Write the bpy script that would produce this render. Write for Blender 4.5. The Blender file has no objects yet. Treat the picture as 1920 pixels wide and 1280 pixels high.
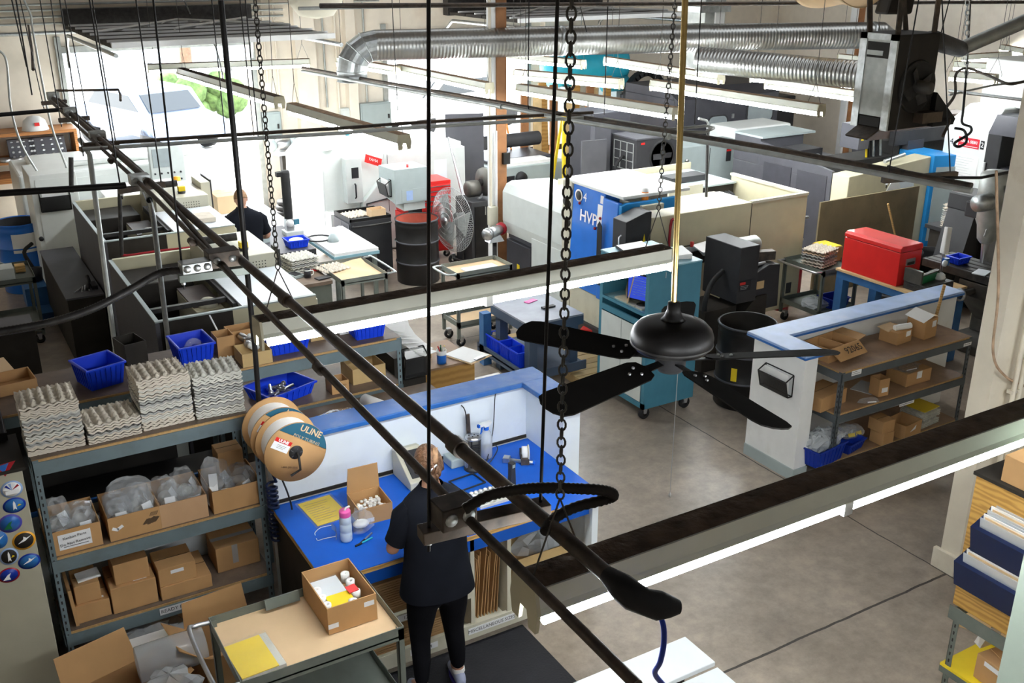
import bpy, math, random
from mathutils import Vector, Matrix
random.seed(7)
C = bpy.context.scene.collection
PI = math.pi
# ---------------------------------------------------------------- camera model (1920 x 1280 frame)
F, PITCH, YAW, H = 1900.0, math.radians(21.35), math.radians(30.5), 4.45
_fh = Vector((math.sin(YAW), math.cos(YAW), 0)); _up = Vector((0, 0, 1))
FW = _fh*math.cos(PITCH) - _up*math.sin(PITCH)
RT = Vector((math.cos(YAW), -math.sin(YAW), 0)); UP = RT.cross(FW)
CAM = Vector((0, 0, H))
def ray(x, y): return FW + RT*((x-960)/F) - UP*((y-640)/F)
def P(x, y, z=0.0):
    d = ray(x, y); return CAM + d*((z-H)/d.z)
def PY(x, y, Y):
    d = ray(x, y); return CAM + d*(Y/d.y)
def PX(x, y, X):
    d = ray(x, y); return CAM + d*(X/d.x)
def PD(x, y, q):                      # point on the pixel's ray in the upright plane facing the lens through q
    d = ray(x, y); return CAM + d*(Vector((q[0], q[1], 0)).dot(_fh)/d.dot(_fh))
cam_d = bpy.data.cameras.new('camera'); cam = bpy.data.objects.new('camera', cam_d); C.objects.link(cam)
cam_d.sensor_width = 36; cam_d.lens = F/1920*36; cam_d.clip_start = .05; cam_d.clip_end = 300
M_ = Matrix((RT, UP, -FW)).transposed().to_4x4(); M_.translation = CAM; cam.matrix_world = M_
bpy.context.scene.camera = cam
# ---------------------------------------------------------------- materials
MATS = {}
def mat(name, col, rough=.5, metal=0., var=.12, scale=6., bump=0., bscale=40., spec=.35, emit=None, estr=0., dirt=None, dscale=2.5, dlo=.5, dhi=.75, alpha=1., trans=0., coat=0.):
    if name in MATS: return MATS[name]
    m = bpy.data.materials.new(name); m.use_nodes = True; nt = m.node_tree; N = nt.nodes; L = nt.links
    b = N['Principled BSDF']
    def S(k, v):
        if k in b.inputs: b.inputs[k].default_value = v
    c = (*col, 1); S('Base Color', c); S('Roughness', rough); S('Metallic', metal); S('Specular IOR Level', spec); S('Alpha', alpha); S('Transmission Weight', trans); S('Coat Weight', coat)
    if emit: S('Emission Color', (*emit, 1)); S('Emission Strength', estr)
    tc = N.new('ShaderNodeTexCoord')
    if var > 0:
        n = N.new('ShaderNodeTexNoise'); n.inputs['Scale'].default_value = scale; n.inputs['Detail'].default_value = 5
        L.new(tc.outputs['Object'], n.inputs['Vector'])
        r = N.new('ShaderNodeValToRGB'); r.color_ramp.elements[0].position = .3; r.color_ramp.elements[1].position = .7
        r.color_ramp.elements[0].color = (*[max(0, k*(1-var)) for k in col], 1); r.color_ramp.elements[1].color = (*[min(1, k*(1+var)) for k in col], 1)
        L.new(n.outputs['Fac'], r.inputs['Fac']); out = r.outputs['Color']
        if dirt:
            n2 = N.new('ShaderNodeTexNoise'); n2.inputs['Scale'].default_value = dscale; n2.inputs['Detail'].default_value = 8; n2.inputs['Roughness'].default_value = .65
            L.new(tc.outputs['Object'], n2.inputs['Vector'])
            r2 = N.new('ShaderNodeValToRGB'); r2.color_ramp.elements[0].position = dlo; r2.color_ramp.elements[1].position = dhi
            L.new(n2.outputs['Fac'], r2.inputs['Fac'])
            mx = N.new('ShaderNodeMixRGB'); L.new(r2.outputs['Color'], mx.inputs['Fac']); L.new(out, mx.inputs['Color1']); mx.inputs['Color2'].default_value = (*dirt, 1)
            out = mx.outputs['Color']
        L.new(out, b.inputs['Base Color'])
    if bump > 0:
        n = N.new('ShaderNodeTexNoise'); n.inputs['Scale'].default_value = bscale; n.inputs['Detail'].default_value = 4
        L.new(tc.outputs['Object'], n.inputs['Vector'])
        bp = N.new('ShaderNodeBump'); bp.inputs['Strength'].default_value = bump; bp.inputs['Distance'].default_value = .02
        L.new(n.outputs['Fac'], bp.inputs['Height']); L.new(bp.outputs['Normal'], b.inputs['Normal'])
    MATS[name] = m; return m
def grain(name, c1, c2, scale=(2, 14, 14), rough=.55, dist=6., ws=1.2):        # wood with drawn-out grain
    if name in MATS: return MATS[name]
    m = bpy.data.materials.new(name); m.use_nodes = True; nt = m.node_tree; N = nt.nodes; L = nt.links; b = N['Principled BSDF']
    b.inputs['Roughness'].default_value = rough
    tc = N.new('ShaderNodeTexCoord'); mp = N.new('ShaderNodeMapping'); mp.inputs['Scale'].default_value = scale
    L.new(tc.outputs['Object'], mp.inputs['Vector'])
    w = N.new('ShaderNodeTexWave'); w.inputs['Scale'].default_value = ws; w.inputs['Distortion'].default_value = dist; w.inputs['Detail'].default_value = 3; w.inputs['Detail Scale'].default_value = 1.2
    w.bands_direction = 'Z'
    L.new(mp.outputs['Vector'], w.inputs['Vector'])
    r = N.new('ShaderNodeValToRGB'); r.color_ramp.elements[0].color = (*c1, 1); r.color_ramp.elements[1].color = (*c2, 1); r.color_ramp.elements[0].position = .1; r.color_ramp.elements[1].position = .8
    L.new(w.outputs['Fac'], r.inputs['Fac']); L.new(r.outputs['Color'], b.inputs['Base Color'])
    MATS[name] = m; return m
def emitm(name, col, s):
    m = bpy.data.materials.new(name); m.use_nodes = True; nt = m.node_tree; nt.nodes.clear()
    e = nt.nodes.new('ShaderNodeEmission'); e.inputs['Color'].default_value = (*col, 1); e.inputs['Strength'].default_value = s
    o = nt.nodes.new('ShaderNodeOutputMaterial'); nt.links.new(e.outputs[0], o.inputs[0]); MATS[name] = m; return m
def plasticm(name, tint, a=.25, rough=.15):
    m = bpy.data.materials.new(name); m.use_nodes = True; nt = m.node_tree; N = nt.nodes; L = nt.links; nt.nodes.clear()
    o = N.new('ShaderNodeOutputMaterial'); t = N.new('ShaderNodeBsdfTransparent'); p = N.new('ShaderNodeBsdfPrincipled'); mx = N.new('ShaderNodeMixShader')
    t.inputs[0].default_value = (*tint, 1); p.inputs['Base Color'].default_value = (*tint, 1); p.inputs['Roughness'].default_value = rough
    n = N.new('ShaderNodeTexNoise'); n.inputs['Scale'].default_value = 25; tc = N.new('ShaderNodeTexCoord'); L.new(tc.outputs['Object'], n.inputs['Vector'])
    bp = N.new('ShaderNodeBump'); bp.inputs['Strength'].default_value = .6; L.new(n.outputs['Fac'], bp.inputs['Height']); L.new(bp.outputs['Normal'], p.inputs['Normal'])
    mx.inputs[0].default_value = a; L.new(t.outputs[0], mx.inputs[1]); L.new(p.outputs[0], mx.inputs[2]); L.new(mx.outputs[0], o.inputs[0]); MATS[name] = m; return m
# ---------------------------------------------------------------- mesh builder
class MB:
    def __init__(s): s.v = []; s.f = []; s.s = []
    def add(s, vs, fs, sm=False):
        o = len(s.v); s.v += [tuple(v) for v in vs]; s.f += [tuple(i+o for i in f) for f in fs]; s.s += [sm]*len(fs); return s
    def box(s, x0, y0, z0, x1, y1, z1):
        x0, x1 = min(x0, x1), max(x0, x1); y0, y1 = min(y0, y1), max(y0, y1); z0, z1 = min(z0, z1), max(z0, z1)
        return s.hexa([(x0,y0,z0),(x1,y0,z0),(x1,y1,z0),(x0,y1,z0)], [(x0,y0,z1),(x1,y0,z1),(x1,y1,z1),(x0,y1,z1)])
    def hexa(s, b, t):
        return s.add(list(b)+list(t), [(3,2,1,0),(4,5,6,7),(0,1,5,4),(1,2,6,5),(2,3,7,6),(3,0,4,7)])
    def rbox(s, c, size, rz=0., rx=0., ry=0.):        # box about its centre, turned
        M = Matrix.Rotation(rz, 4, 'Z') @ Matrix.Rotation(ry, 4, 'Y') @ Matrix.Rotation(rx, 4, 'X')
        a, b_, c_ = size[0]/2, size[1]/2, size[2]/2
        v = [M @ Vector(p) + Vector(c) for p in ((-a,-b_,-c_),(a,-b_,-c_),(a,b_,-c_),(-a,b_,-c_),(-a,-b_,c_),(a,-b_,c_),(a,b_,c_),(-a,b_,c_))]
        return s.hexa(v[:4], v[4:])
    def prism(s, poly, a0, a1, ax='z'):               # poly (u,v) drawn out along an axis: z:(x,y)  y:(x,z)  x:(y,z)
        def q(u, v, a): return (u, v, a) if ax == 'z' else ((u, a, v) if ax == 'y' else (a, u, v))
        n = len(poly); vs = [q(u, v, a0) for u, v in poly] + [q(u, v, a1) for u, v in poly]
        return s.add(vs, [tuple(range(n))[::-1], tuple(range(n, 2*n))] + [(i, (i+1) % n, n+(i+1) % n, n+i) for i in range(n)])
    def tube(s, path, r, n=8, caps=True, sm=True):
        path = [Vector(p) for p in path]; rs = r if isinstance(r, (list, tuple)) else [r]*len(path)
        vs = []; t0 = (path[1]-path[0]).normalized(); a = t0.orthogonal().normalized()
        for i, p in enumerate(path):
            t = (path[min(i+1, len(path)-1)]-path[max(i-1, 0)]).normalized()
            a = (a - t*a.dot(t)).normalized(); b = t.cross(a)
            for k in range(n): vs.append(p + (a*math.cos(2*PI*k/n) + b*math.sin(2*PI*k/n))*rs[i])
        fs = [(i*n+k, i*n+(k+1) % n, (i+1)*n+(k+1) % n, (i+1)*n+k) for i in range(len(path)-1) for k in range(n)]
        s.add(vs, fs, sm)
        if caps: s.add(vs[:n], [tuple(range(n))[::-1]]); s.add(vs[-n:], [tuple(range(n))])
        return s
    def cyl(s, p0, p1, r0, r1=None, n=16, caps=True): return s.tube([p0, p1], [r0, r0 if r1 is None else r1], n, caps)
    def lathe(s, prof, c=(0, 0, 0), n=24, ax='z', sm=True, cap=True):
        vs = []
        for r, h in prof:
            for k in range(n):
                u, v = r*math.cos(2*PI*k/n), r*math.sin(2*PI*k/n)
                vs.append((c[0]+u, c[1]+v, c[2]+h) if ax == 'z' else ((c[0]+u, c[1]+h, c[2]+v) if ax == 'y' else (c[0]+h, c[1]+u, c[2]+v)))
        fs = [(i*n+k, i*n+(k+1) % n, (i+1)*n+(k+1) % n, (i+1)*n+k) for i in range(len(prof)-1) for k in range(n)]
        s.add(vs, fs, sm)
        for e, rev in ((0, True), (len(prof)-1, False)):
            if cap and prof[e][0] > 1e-4 and prof[0] != prof[-1]:
                ring = vs[e*n:(e+1)*n]; s.add(ring, [tuple(range(n))[::-1] if rev else tuple(range(n))])
        return s
    def ball(s, c, r, n=12, sc=(1, 1, 1)):
        m = max(6, n//2); prof = [(math.sin(PI*i/m)*r+1e-5, -math.cos(PI*i/m)*r) for i in range(m+1)]
        o = len(s.v); s.lathe(prof, (0, 0, 0), n); s.v[o:] = [(c[0]+x*sc[0], c[1]+y*sc[1], c[2]+z*sc[2]) for x, y, z in s.v[o:]]; return s
    def grid(s, fn, nu, nv, sm=True):
        vs = [fn(i/nu, j/nv) for j in range(nv+1) for i in range(nu+1)]
        return s.add(vs, [(j*(nu+1)+i, j*(nu+1)+i+1, (j+1)*(nu+1)+i+1, (j+1)*(nu+1)+i) for j in range(nv) for i in range(nu)], sm)
    def loft(s, rings, sm=True, caps=True):
        n = len(rings[0]); vs = [p for r in rings for p in r]
        s.add(vs, [(i*n+k, i*n+(k+1) % n, (i+1)*n+(k+1) % n, (i+1)*n+k) for i in range(len(rings)-1) for k in range(n)], sm)
        if caps: s.add(rings[0], [tuple(range(n))[::-1]]); s.add(rings[-1], [tuple(range(n))])
        return s
    def xf(s, M): s.v = [tuple(M @ Vector(p)) for p in s.v]; return s
    def build(s, name, m, parent=None, bev=0., solid=0., sub=0):
        me = bpy.data.meshes.new(name); me.from_pydata(s.v, [], s.f); me.update()
        for p, q in zip(me.polygons, s.s): p.use_smooth = q
        me.materials.append(MATS[m] if isinstance(m, str) else m)
        o = bpy.data.objects.new(name, me); C.objects.link(o)
        if parent: o.parent = parent
        if solid: k = o.modifiers.new('solid', 'SOLIDIFY'); k.thickness = solid; k.offset = 0
        if sub: k = o.modifiers.new('sub', 'SUBSURF'); k.levels = sub; k.render_levels = sub
        if bev: k = o.modifiers.new('bevel', 'BEVEL'); k.width = bev; k.segments = 2; k.limit_method = 'ANGLE'; k.angle_limit = math.radians(40)
        return o
def tag(o, label, cat, group=None, kind=None):
    o['label'] = label; o['category'] = cat
    if group: o['group'] = group
    if kind: o['kind'] = kind
    return o
def thing(name, label, cat, loc=(0, 0, 0), rz=0., group=None):
    o = bpy.data.objects.new(name, None); C.objects.link(o); o.empty_display_size = .1
    o.location = loc; o.rotation_euler = (0, 0, rz); return tag(o, label, cat, group)
def struct(o): o['kind'] = 'structure'; return o
def dup(root, loc, rz=None, label=None, group=None, cat=None):
    r = root.copy(); C.objects.link(r); r.location = loc
    if rz is not None: r.rotation_euler = (0, 0, rz)
    if label: r['label'] = label
    if group: r['group'] = group
    for ch in list(root.children):
        c = ch.copy(); C.objects.link(c); c.parent = r
        for g in list(ch.children):
            d = g.copy(); C.objects.link(d); d.parent = c
    return r
def text(s, size, m, parent, org, right, up, name='lettering', bold=0., align='CENTER', out=.0015):
    cu = bpy.data.curves.new('t', 'FONT'); cu.body = s; cu.size = size; cu.align_x = align; cu.align_y = 'CENTER'; cu.offset = bold; cu.resolution_u = 2
    t = bpy.data.objects.new('t', cu); C.objects.link(t); dg = bpy.context.evaluated_depsgraph_get(); dg.update()
    me = bpy.data.meshes.new_from_object(t.evaluated_get(dg)); bpy.data.objects.remove(t)
    r = Vector(right).normalized(); u = Vector(up); u = (u-r*u.dot(r)).normalized(); nn = r.cross(u)
    M = Matrix((r, u, nn)).transposed().to_4x4(); M.translation = Vector(org)+nn*out; me.transform(M)
    me.materials.clear(); me.materials.append(MATS[m]); o = bpy.data.objects.new(name, me); C.objects.link(o)
    if parent: o.parent = parent
    return o
def plate(o, r, u, w, h, t=.002):                      # thin slab centred at o in the plane of r,u
    o = Vector(o); r = Vector(r).normalized(); u = Vector(u).normalized(); n = r.cross(u)
    b = [o-r*w/2-u*h/2, o+r*w/2-u*h/2, o+r*w/2+u*h/2, o-r*w/2+u*h/2]
    return MB().hexa(b, [p+n*t for p in b])
def arc(c, r, a0, a1, n, ax='z'):
    out = []
    for i in range(n+1):
        a = a0+(a1-a0)*i/n; u, v = r*math.cos(a), r*math.sin(a)
        out.append(Vector((c[0]+u, c[1]+v, c[2])) if ax == 'z' else (Vector((c[0]+u, c[1], c[2]+v)) if ax == 'y' else Vector((c[0], c[1]+u, c[2]+v))))
    return out
def smooth(pts, n=6):                                   # Catmull-Rom through points
    pts = [Vector(p) for p in pts]; q = [2*pts[0]-pts[1]]+pts+[2*pts[-1]-pts[-2]]; out = []
    for i in range(1, len(q)-2):
        for k in range(n):
            t = k/n; a, b, c, d = q[i-1], q[i], q[i+1], q[i+2]
            out.append(.5*((2*b)+(c-a)*t+(2*a-5*b+4*c-d)*t*t+(3*b-a-3*c+d)*t**3))
    return out+[pts[-1]]
X_, Y_, Z_ = (1, 0, 0), (0, 1, 0), (0, 0, 1)
# palette
mat('cream', (.56, .54, .43), .5, var=.05, dirt=(.40, .37, .27), dlo=.55, dhi=.9)
mat('cream_wall', (.72, .66, .54), .7, var=.05, dirt=(.55, .47, .36), dlo=.55, dhi=.85, bump=.05)
mat('far_wall', (.80, .73, .62), .8, var=.04, dirt=(.62, .52, .40), dlo=.55, dhi=.9, dscale=.8)
mat('white_paint', (.80, .81, .80), .4, var=.04, dirt=(.62, .60, .54), dlo=.6, dhi=.95)
mat('white_board', (.74, .80, .84), .35, var=.03, dirt=(.6, .62, .62), dlo=.6, dhi=.9)
mat('paper', (.86, .86, .84), .6, var=.03); mat('tag_white', (.82, .83, .84), .5, var=.03)
mat('ink', (.012, .012, .015), .6, var=0); mat('red_ink', (.62, .02, .04), .5, var=0); mat('blue_ink', (.02, .14, .40), .5, var=0); mat('white_ink', (.9, .9, .9), .5, var=0)
mat('dust', (.105, .072, .050), .95, var=.35, scale=14, bump=.8, bscale=30); mat('tan_dust', (.42, .29, .19), .95, var=.3, scale=14, bump=.6, bscale=30)
mat('pale_green', (.34, .40, .34), .5, var=.05); mat('navy', (.005, .012, .05), .45, var=.05); mat('fixture', (.76, .77, .67), .45, var=.05); mat('endplate', (.60, .56, .40), .5, var=.1)
mat('black_steel', (.012, .011, .011), .45, .3, var=.3); mat('dark_steel', (.045, .043, .042), .5, .5, var=.3, scale=20)
mat('pipe_brown', (.075, .062, .052), .55, .4, var=.3, scale=20, dirt=(.14, .10, .07), dlo=.45, dhi=.7)
mat('galv', (.50, .53, .53), .35, .9, var=.2, scale=18); mat('galv_dull', (.42, .44, .42), .5, .6, var=.15, scale=10)
mat('grey_green', (.14, .16, .14), .45, .2, var=.12, dirt=(.22, .22, .19), dlo=.55, dhi=.8); mat('cart_grey', (.20, .22, .20), .4, .2, var=.12)
mat('shelf_blue', (.15, .20, .22), .45, .2, var=.08, dirt=(.11, .13, .13), dlo=.5, dhi=.8); mat('shelf_grey', (.10, .115, .125), .45, .2, var=.1)
mat('particle', (.42, .26, .11), .8, var=.15, scale=60); mat('shelf_top', (.16, .115, .085), .55, var=.25, scale=4, dirt=(.09, .07, .055), dlo=.45, dhi=.7)
mat('shelf_top_r', (.30, .19, .115), .55, var=.2, scale=4, dirt=(.17, .11, .075), dlo=.5, dhi=.75)
mat('card', (.46, .265, .115), .8, var=.08, scale=5); mat('kraft_box', (.50, .31, .17), .8, var=.08); mat('card_in', (.36, .215, .10), .85, var=.08); mat('card_yel', (.50, .35, .16), .8, var=.08); mat('kraft', (.66, .47, .28), .75, var=.08, scale=3)
mat('pulp', (.60, .54, .45), .95, var=.1, scale=12, bump=.25, bscale=120); mat('pulp_grey', (.58, .57, .51), .95, var=.1, scale=12, bump=.25, bscale=120); mat('pulp_dark', (.36, .36, .34), .95, var=.1, scale=12, bump=.25, bscale=120); mat('pulp_tan', (.58, .46, .32), .95, var=.1, bump=.25, bscale=120)
mat('bin_blue', (.008, .05, .66), .35, var=.05); mat('bin_navy', (.006, .03, .30), .4, var=.05)
mat('desk_blue', (.008, .10, .52), .45, var=.08, scale=3, spec=.2); mat('locker_cream', (.40, .38, .29), .55, var=.05); mat('roof_dark', (.13, .10, .075), .9, var=.2); mat('cap_blue', (.02, .12, .40), .4, var=.1, dirt=(.12, .22, .42), dlo=.5, dhi=.8); mat('cap_pale', (.30, .44, .72), .45, var=.1, dirt=(.42, .50, .66), dlo=.5, dhi=.8); mat('bench_blue', (.035, .12, .29), .5, var=.15)
mat('table_slate', (.05, .075, .12), .45, var=.1); mat('slate_top', (.26, .28, .33), .4, var=.12)
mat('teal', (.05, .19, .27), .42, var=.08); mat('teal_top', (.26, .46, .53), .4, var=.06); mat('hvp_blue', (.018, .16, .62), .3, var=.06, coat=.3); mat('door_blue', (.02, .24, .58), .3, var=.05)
mat('red', (.62, .022, .02), .35, var=.06, coat=.3); mat('rust', (.30, .06, .035), .7, var=.25); mat('red_dark', (.33, .01, .02), .4, var=.1); mat('yellow', (.80, .58, .02), .45, var=.06); mat('orange', (.85, .25, .015), .4, var=.1); mat('green', (.01, .14, .05), .4, var=.2); mat('cyan', (.03, .42, .58), .4, var=.08)
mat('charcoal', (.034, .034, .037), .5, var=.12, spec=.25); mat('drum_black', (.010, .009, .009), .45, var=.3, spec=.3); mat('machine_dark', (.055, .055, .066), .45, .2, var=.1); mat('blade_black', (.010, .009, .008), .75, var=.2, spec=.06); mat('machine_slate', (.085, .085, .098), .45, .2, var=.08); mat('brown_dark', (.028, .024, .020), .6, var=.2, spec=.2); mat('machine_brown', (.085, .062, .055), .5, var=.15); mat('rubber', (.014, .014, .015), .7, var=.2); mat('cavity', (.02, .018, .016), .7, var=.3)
mat('machine_white', (.80, .83, .80), .35, var=.03); mat('machine_grey', (.36, .42, .42), .4, var=.05); mat('machine_pale', (.60, .64, .62), .4, var=.05); mat('beige', (.56, .52, .36), .5, var=.05); mat('tan_panel', (.21, .165, .095), .5, var=.18, scale=2, dirt=(.13, .10, .06), dlo=.5, dhi=.8)
mat('steel', (.55, .56, .58), .28, .9, var=.1); mat('chrome', (.75, .75, .76), .12, 1., var=0); mat('brass', (.55, .40, .16), .25, .95, var=.12, scale=10); mat('iron', (.10, .095, .085), .5, .6, var=.25)
mat('skin', (.46, .25, .17), .55, var=.06); mat('hair', (.10, .048, .024), .5, var=.5, scale=30, bump=.6, bscale=60); mat('hair_light', (.22, .12, .06), .6, var=.4, scale=40)
mat('shirt', (.007, .008, .012), .9, var=.2, spec=.08); mat('pants', (.005, .005, .007), .85, var=.2, spec=.08); mat('shoe', (.30, .33, .45), .6, var=.15); mat('purple', (.08, .06, .38), .5, var=.1)
mat('mat_black', (.018, .018, .022), .8, var=.15, bump=.3, bscale=60); mat('table_grey', (.66, .69, .70), .35, var=.04); mat('granite', (.04, .04, .042), .4, var=.3, scale=60)
mat('foil', (.72, .74, .75), .22, 1., var=.1, bump=1., bscale=12); mat('teal_label', (.02, .10, .16), .5, var=.03); mat('post_wood', (.26, .115, .045), .65, var=.2, scale=8); mat('glass_amber', (.9, .42, .04), .25, var=.05); mat('canvas', (.70, .50, .28), .8, var=.05); mat('shade_cloth', (.78, .74, .60), .8, var=.04)
mat('pink', (.80, .12, .40), .35, var=.03); mat('bottle_white', (.66, .76, .82), .3, var=.03); mat('pinboard', (.62, .43, .22), .7, var=.06); mat('dark_glass', (.03, .035, .04), .1, var=0); mat('glass_grey', (.30, .34, .35), .15, var=.1)
mat('asphalt', (.55, .54, .52), .9, var=.1); mat('foliage', (.10, .16, .05), .9, var=.5, scale=8, bump=1., bscale=6); mat('car_blue', (.25, .33, .5), .25, var=.03); mat('bark', (.2, .12, .08), .9, var=.3)
mat('lumber', (.62, .44, .22), .7, var=.2, scale=5)
grain('oak', (.42, .22, .05), (.60, .345, .09), (2, 2.2, 9), .45, 9., 1.1); grain('plywood', (.36, .20, .06), (.56, .34, .11), (3, 10, 10)); grain('cabinet_wood', (.30, .155, .035), (.40, .22, .055), (6, 20, 4), .5, 3.)
grain('pallet_wood', (.52, .36, .16), (.78, .60, .34), (1, 1, 1), .7, 2., .6); grain('orange_wood', (.32, .12, .03), (.46, .19, .05), (3, 8, 8)); grain('handle_wood', (.45, .26, .09), (.60, .38, .15), (2, 2, 10))
emitm('tube_glow', (.93, .97, 1.), 75.); emitm('screen_blue', (.03, .06, .45), 1.2)
plasticm('clear_bag', (.95, .96, .97), .16, .08); plasticm('clear_film', (.97, .97, .97), .08, .08); plasticm('bubble', (.85, .88, .90), .38, .2); plasticm('clear_hard', (.9, .93, .95), .35, .08)
def wire_mat(name, col, sc, thr):                        # mesh-grille cloth: pattern of holes
    m = bpy.data.materials.new(name); m.use_nodes = True; nt = m.node_tree; N = nt.nodes; L = nt.links; b = N['Principled BSDF']; b.inputs['Base Color'].default_value = (*col, 1); b.inputs['Metallic'].default_value = .5; b.inputs['Roughness'].default_value = .4
    b.inputs['Alpha'].default_value = thr; MATS[name] = m
wire_mat('mesh_black', (.03, .03, .03), 80, .75)
def floor_mat():
    m = bpy.data.materials.new('concrete_floor'); m.use_nodes = True; nt = m.node_tree; N = nt.nodes; L = nt.links; b = N['Principled BSDF']
    tc = N.new('ShaderNodeTexCoord')
    def noise(s, d, r=.6):
        n = N.new('ShaderNodeTexNoise'); n.inputs['Scale'].default_value = s; n.inputs['Detail'].default_value = d; n.inputs['Roughness'].default_value = r; L.new(tc.outputs['Object'], n.inputs['Vector']); return n
    n1 = noise(.9, 8); n2 = noise(7, 10, .75)
    r = N.new('ShaderNodeValToRGB'); e = r.color_ramp.elements; e[0].position = .32; e[0].color = (.23, .19, .155, 1); e[1].position = .68; e[1].color = (.43, .365, .30, 1)
    L.new(n1.outputs['Fac'], r.inputs['Fac'])
    r2 = N.new('ShaderNodeValToRGB'); e = r2.color_ramp.elements; e[0].position = .35; e[0].color = (.72, .72, .72, 1); e[1].position = .62; e[1].color = (1.08, 1.06, 1.04, 1); L.new(n2.outputs['Fac'], r2.inputs['Fac'])
    mx = N.new('ShaderNodeMixRGB'); mx.blend_type = 'MULTIPLY'; mx.inputs['Fac'].default_value = 1; L.new(r.outputs['Color'], mx.inputs['Color1']); L.new(r2.outputs['Color'], mx.inputs['Color2'])
    sp = N.new('ShaderNodeSeparateXYZ'); L.new(tc.outputs['Object'], sp.inputs[0])
    out = mx.outputs['Color']
    nj = noise(4, 6)
    for axis, pos, w in (('Y', 3.955, .010), ('X', 6.16, .006), ('X', 12.3, .006), ('Y', 10.2, .006)):       # cut joints in the slab
        jit = N.new('ShaderNodeMath'); jit.operation = 'MULTIPLY_ADD'; L.new(nj.outputs['Fac'], jit.inputs[0]); jit.inputs[1].default_value = .03; jit.inputs[2].default_value = -pos-.015
        a = N.new('ShaderNodeMath'); a.operation = 'ADD'; L.new(sp.outputs[axis], a.inputs[0]); L.new(jit.outputs[0], a.inputs[1])
        ab = N.new('ShaderNodeMath'); ab.operation = 'ABSOLUTE'; L.new(a.outputs[0], ab.inputs[0])
        lt = N.new('ShaderNodeMath'); lt.operation = 'LESS_THAN'; L.new(ab.outputs[0], lt.inputs[0]); lt.inputs[1].default_value = w
        m2 = N.new('ShaderNodeMixRGB'); L.new(lt.outputs[0], m2.inputs['Fac']); L.new(out, m2.inputs['Color1']); m2.inputs['Color2'].default_value = (.035, .028, .022, 1); out = m2.outputs['Color']
    L.new(out, b.inputs['Base Color'])
    rr = N.new('ShaderNodeMapRange'); L.new(n2.outputs['Fac'], rr.inputs['Value']); rr.inputs['To Min'].default_value = .24; rr.inputs['To Max'].default_value = .46; L.new(rr.outputs['Result'], b.inputs['Roughness'])
    bp = N.new('ShaderNodeBump'); bp.inputs['Strength'].default_value = .08; L.new(n2.outputs['Fac'], bp.inputs['Height']); L.new(bp.outputs['Normal'], b.inputs['Normal'])
    MATS['concrete_floor'] = m
floor_mat()
def spiral_mat():                                         # spiral-lock duct: ribs run along the object's own local X
    m = bpy.data.materials.new('spiral_duct'); m.use_nodes = True; nt = m.node_tree; N = nt.nodes; L = nt.links; b = N['Principled BSDF']
    b.inputs['Base Color'].default_value = (.42, .43, .42, 1); b.inputs['Metallic'].default_value = .95; b.inputs['Roughness'].default_value = .33
    tc = N.new('ShaderNodeTexCoord'); w = N.new('ShaderNodeTexWave'); w.inputs['Scale'].default_value = 7; w.inputs['Distortion'].default_value = .2; w.bands_direction = 'X'; L.new(tc.outputs['Object'], w.inputs['Vector'])
    bp = N.new('ShaderNodeBump'); bp.inputs['Strength'].default_value = .25; bp.inputs['Distance'].default_value = .02; L.new(w.outputs['Fac'], bp.inputs['Height']); L.new(bp.outputs['Normal'], b.inputs['Normal'])
    n = N.new('ShaderNodeTexNoise'); n.inputs['Scale'].default_value = 3; L.new(tc.outputs['Object'], n.inputs['Vector'])
    r = N.new('ShaderNodeValToRGB'); r.color_ramp.elements[0].color = (.30, .29, .27, 1); r.color_ramp.elements[1].color = (.55, .57, .56, 1); L.new(n.outputs['Fac'], r.inputs['Fac']); L.new(r.outputs['Color'], b.inputs['Base Color'])
    MATS['spiral_duct'] = m
spiral_mat()
# ================================================================ SETTING
struct(MB().box(-3, -4, -.1, 17, 17.9, 0).build('floor', 'concrete_floor'))
struct(MB().box(-3, -4, 0, -2.85, 17.9, 5.8).build('wall_left', 'far_wall'))
struct(MB().box(17, -4, 0, 17.2, 17.9, 5.8).build('wall_right', 'far_wall'))
struct(MB().box(-3, -4.2, 0, 17, -4, 5.8).build('wall_back', 'far_wall'))
D1, D2 = (2.28, 5.28), (7.83, 10.86); DT = 2.86
w = MB()
for a, b in ((-3, D1[0]), (D1[1], D2[0]), (D2[1], 17.2)): w.box(a, 17.9, 0, b, 18.15, DT)
w.box(-3, 17.9, DT, 17.2, 18.15, 5.8); struct(w.build('wall_far', 'far_wall'))
c = MB().box(-3, -4, 5.8, 17.2, 18.15, 5.95)
struct(c.build('ceiling', 'roof_dark'))
for i, (a, b) in enumerate((D1, D2)):                           # steel jambs, opening frame
    f = MB().box(a-.09, 17.84, 0, a, 17.9, DT+.25).box(b, 17.84, 0, b+.09, 17.9, DT+.25).box(a, 17.84, DT, b, 17.9, DT+.1)
    struct(f.build('trim_%d' % (i+1), 'galv_dull'))
for nm, x0, x1 in (('trim_3', 6.05, 6.42), ('trim_4', 7.0, 7.18), ('trim_5', 11.2, 11.5)): struct(MB().box(x0, 17.72, 0, x1, 17.9, 5.8).build(nm, 'far_wall'))
# yard beyond the doors
struct(MB().box(-20, 17.9, -.12, 50, 60, -.02).build('yard_ground', 'asphalt'))
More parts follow.
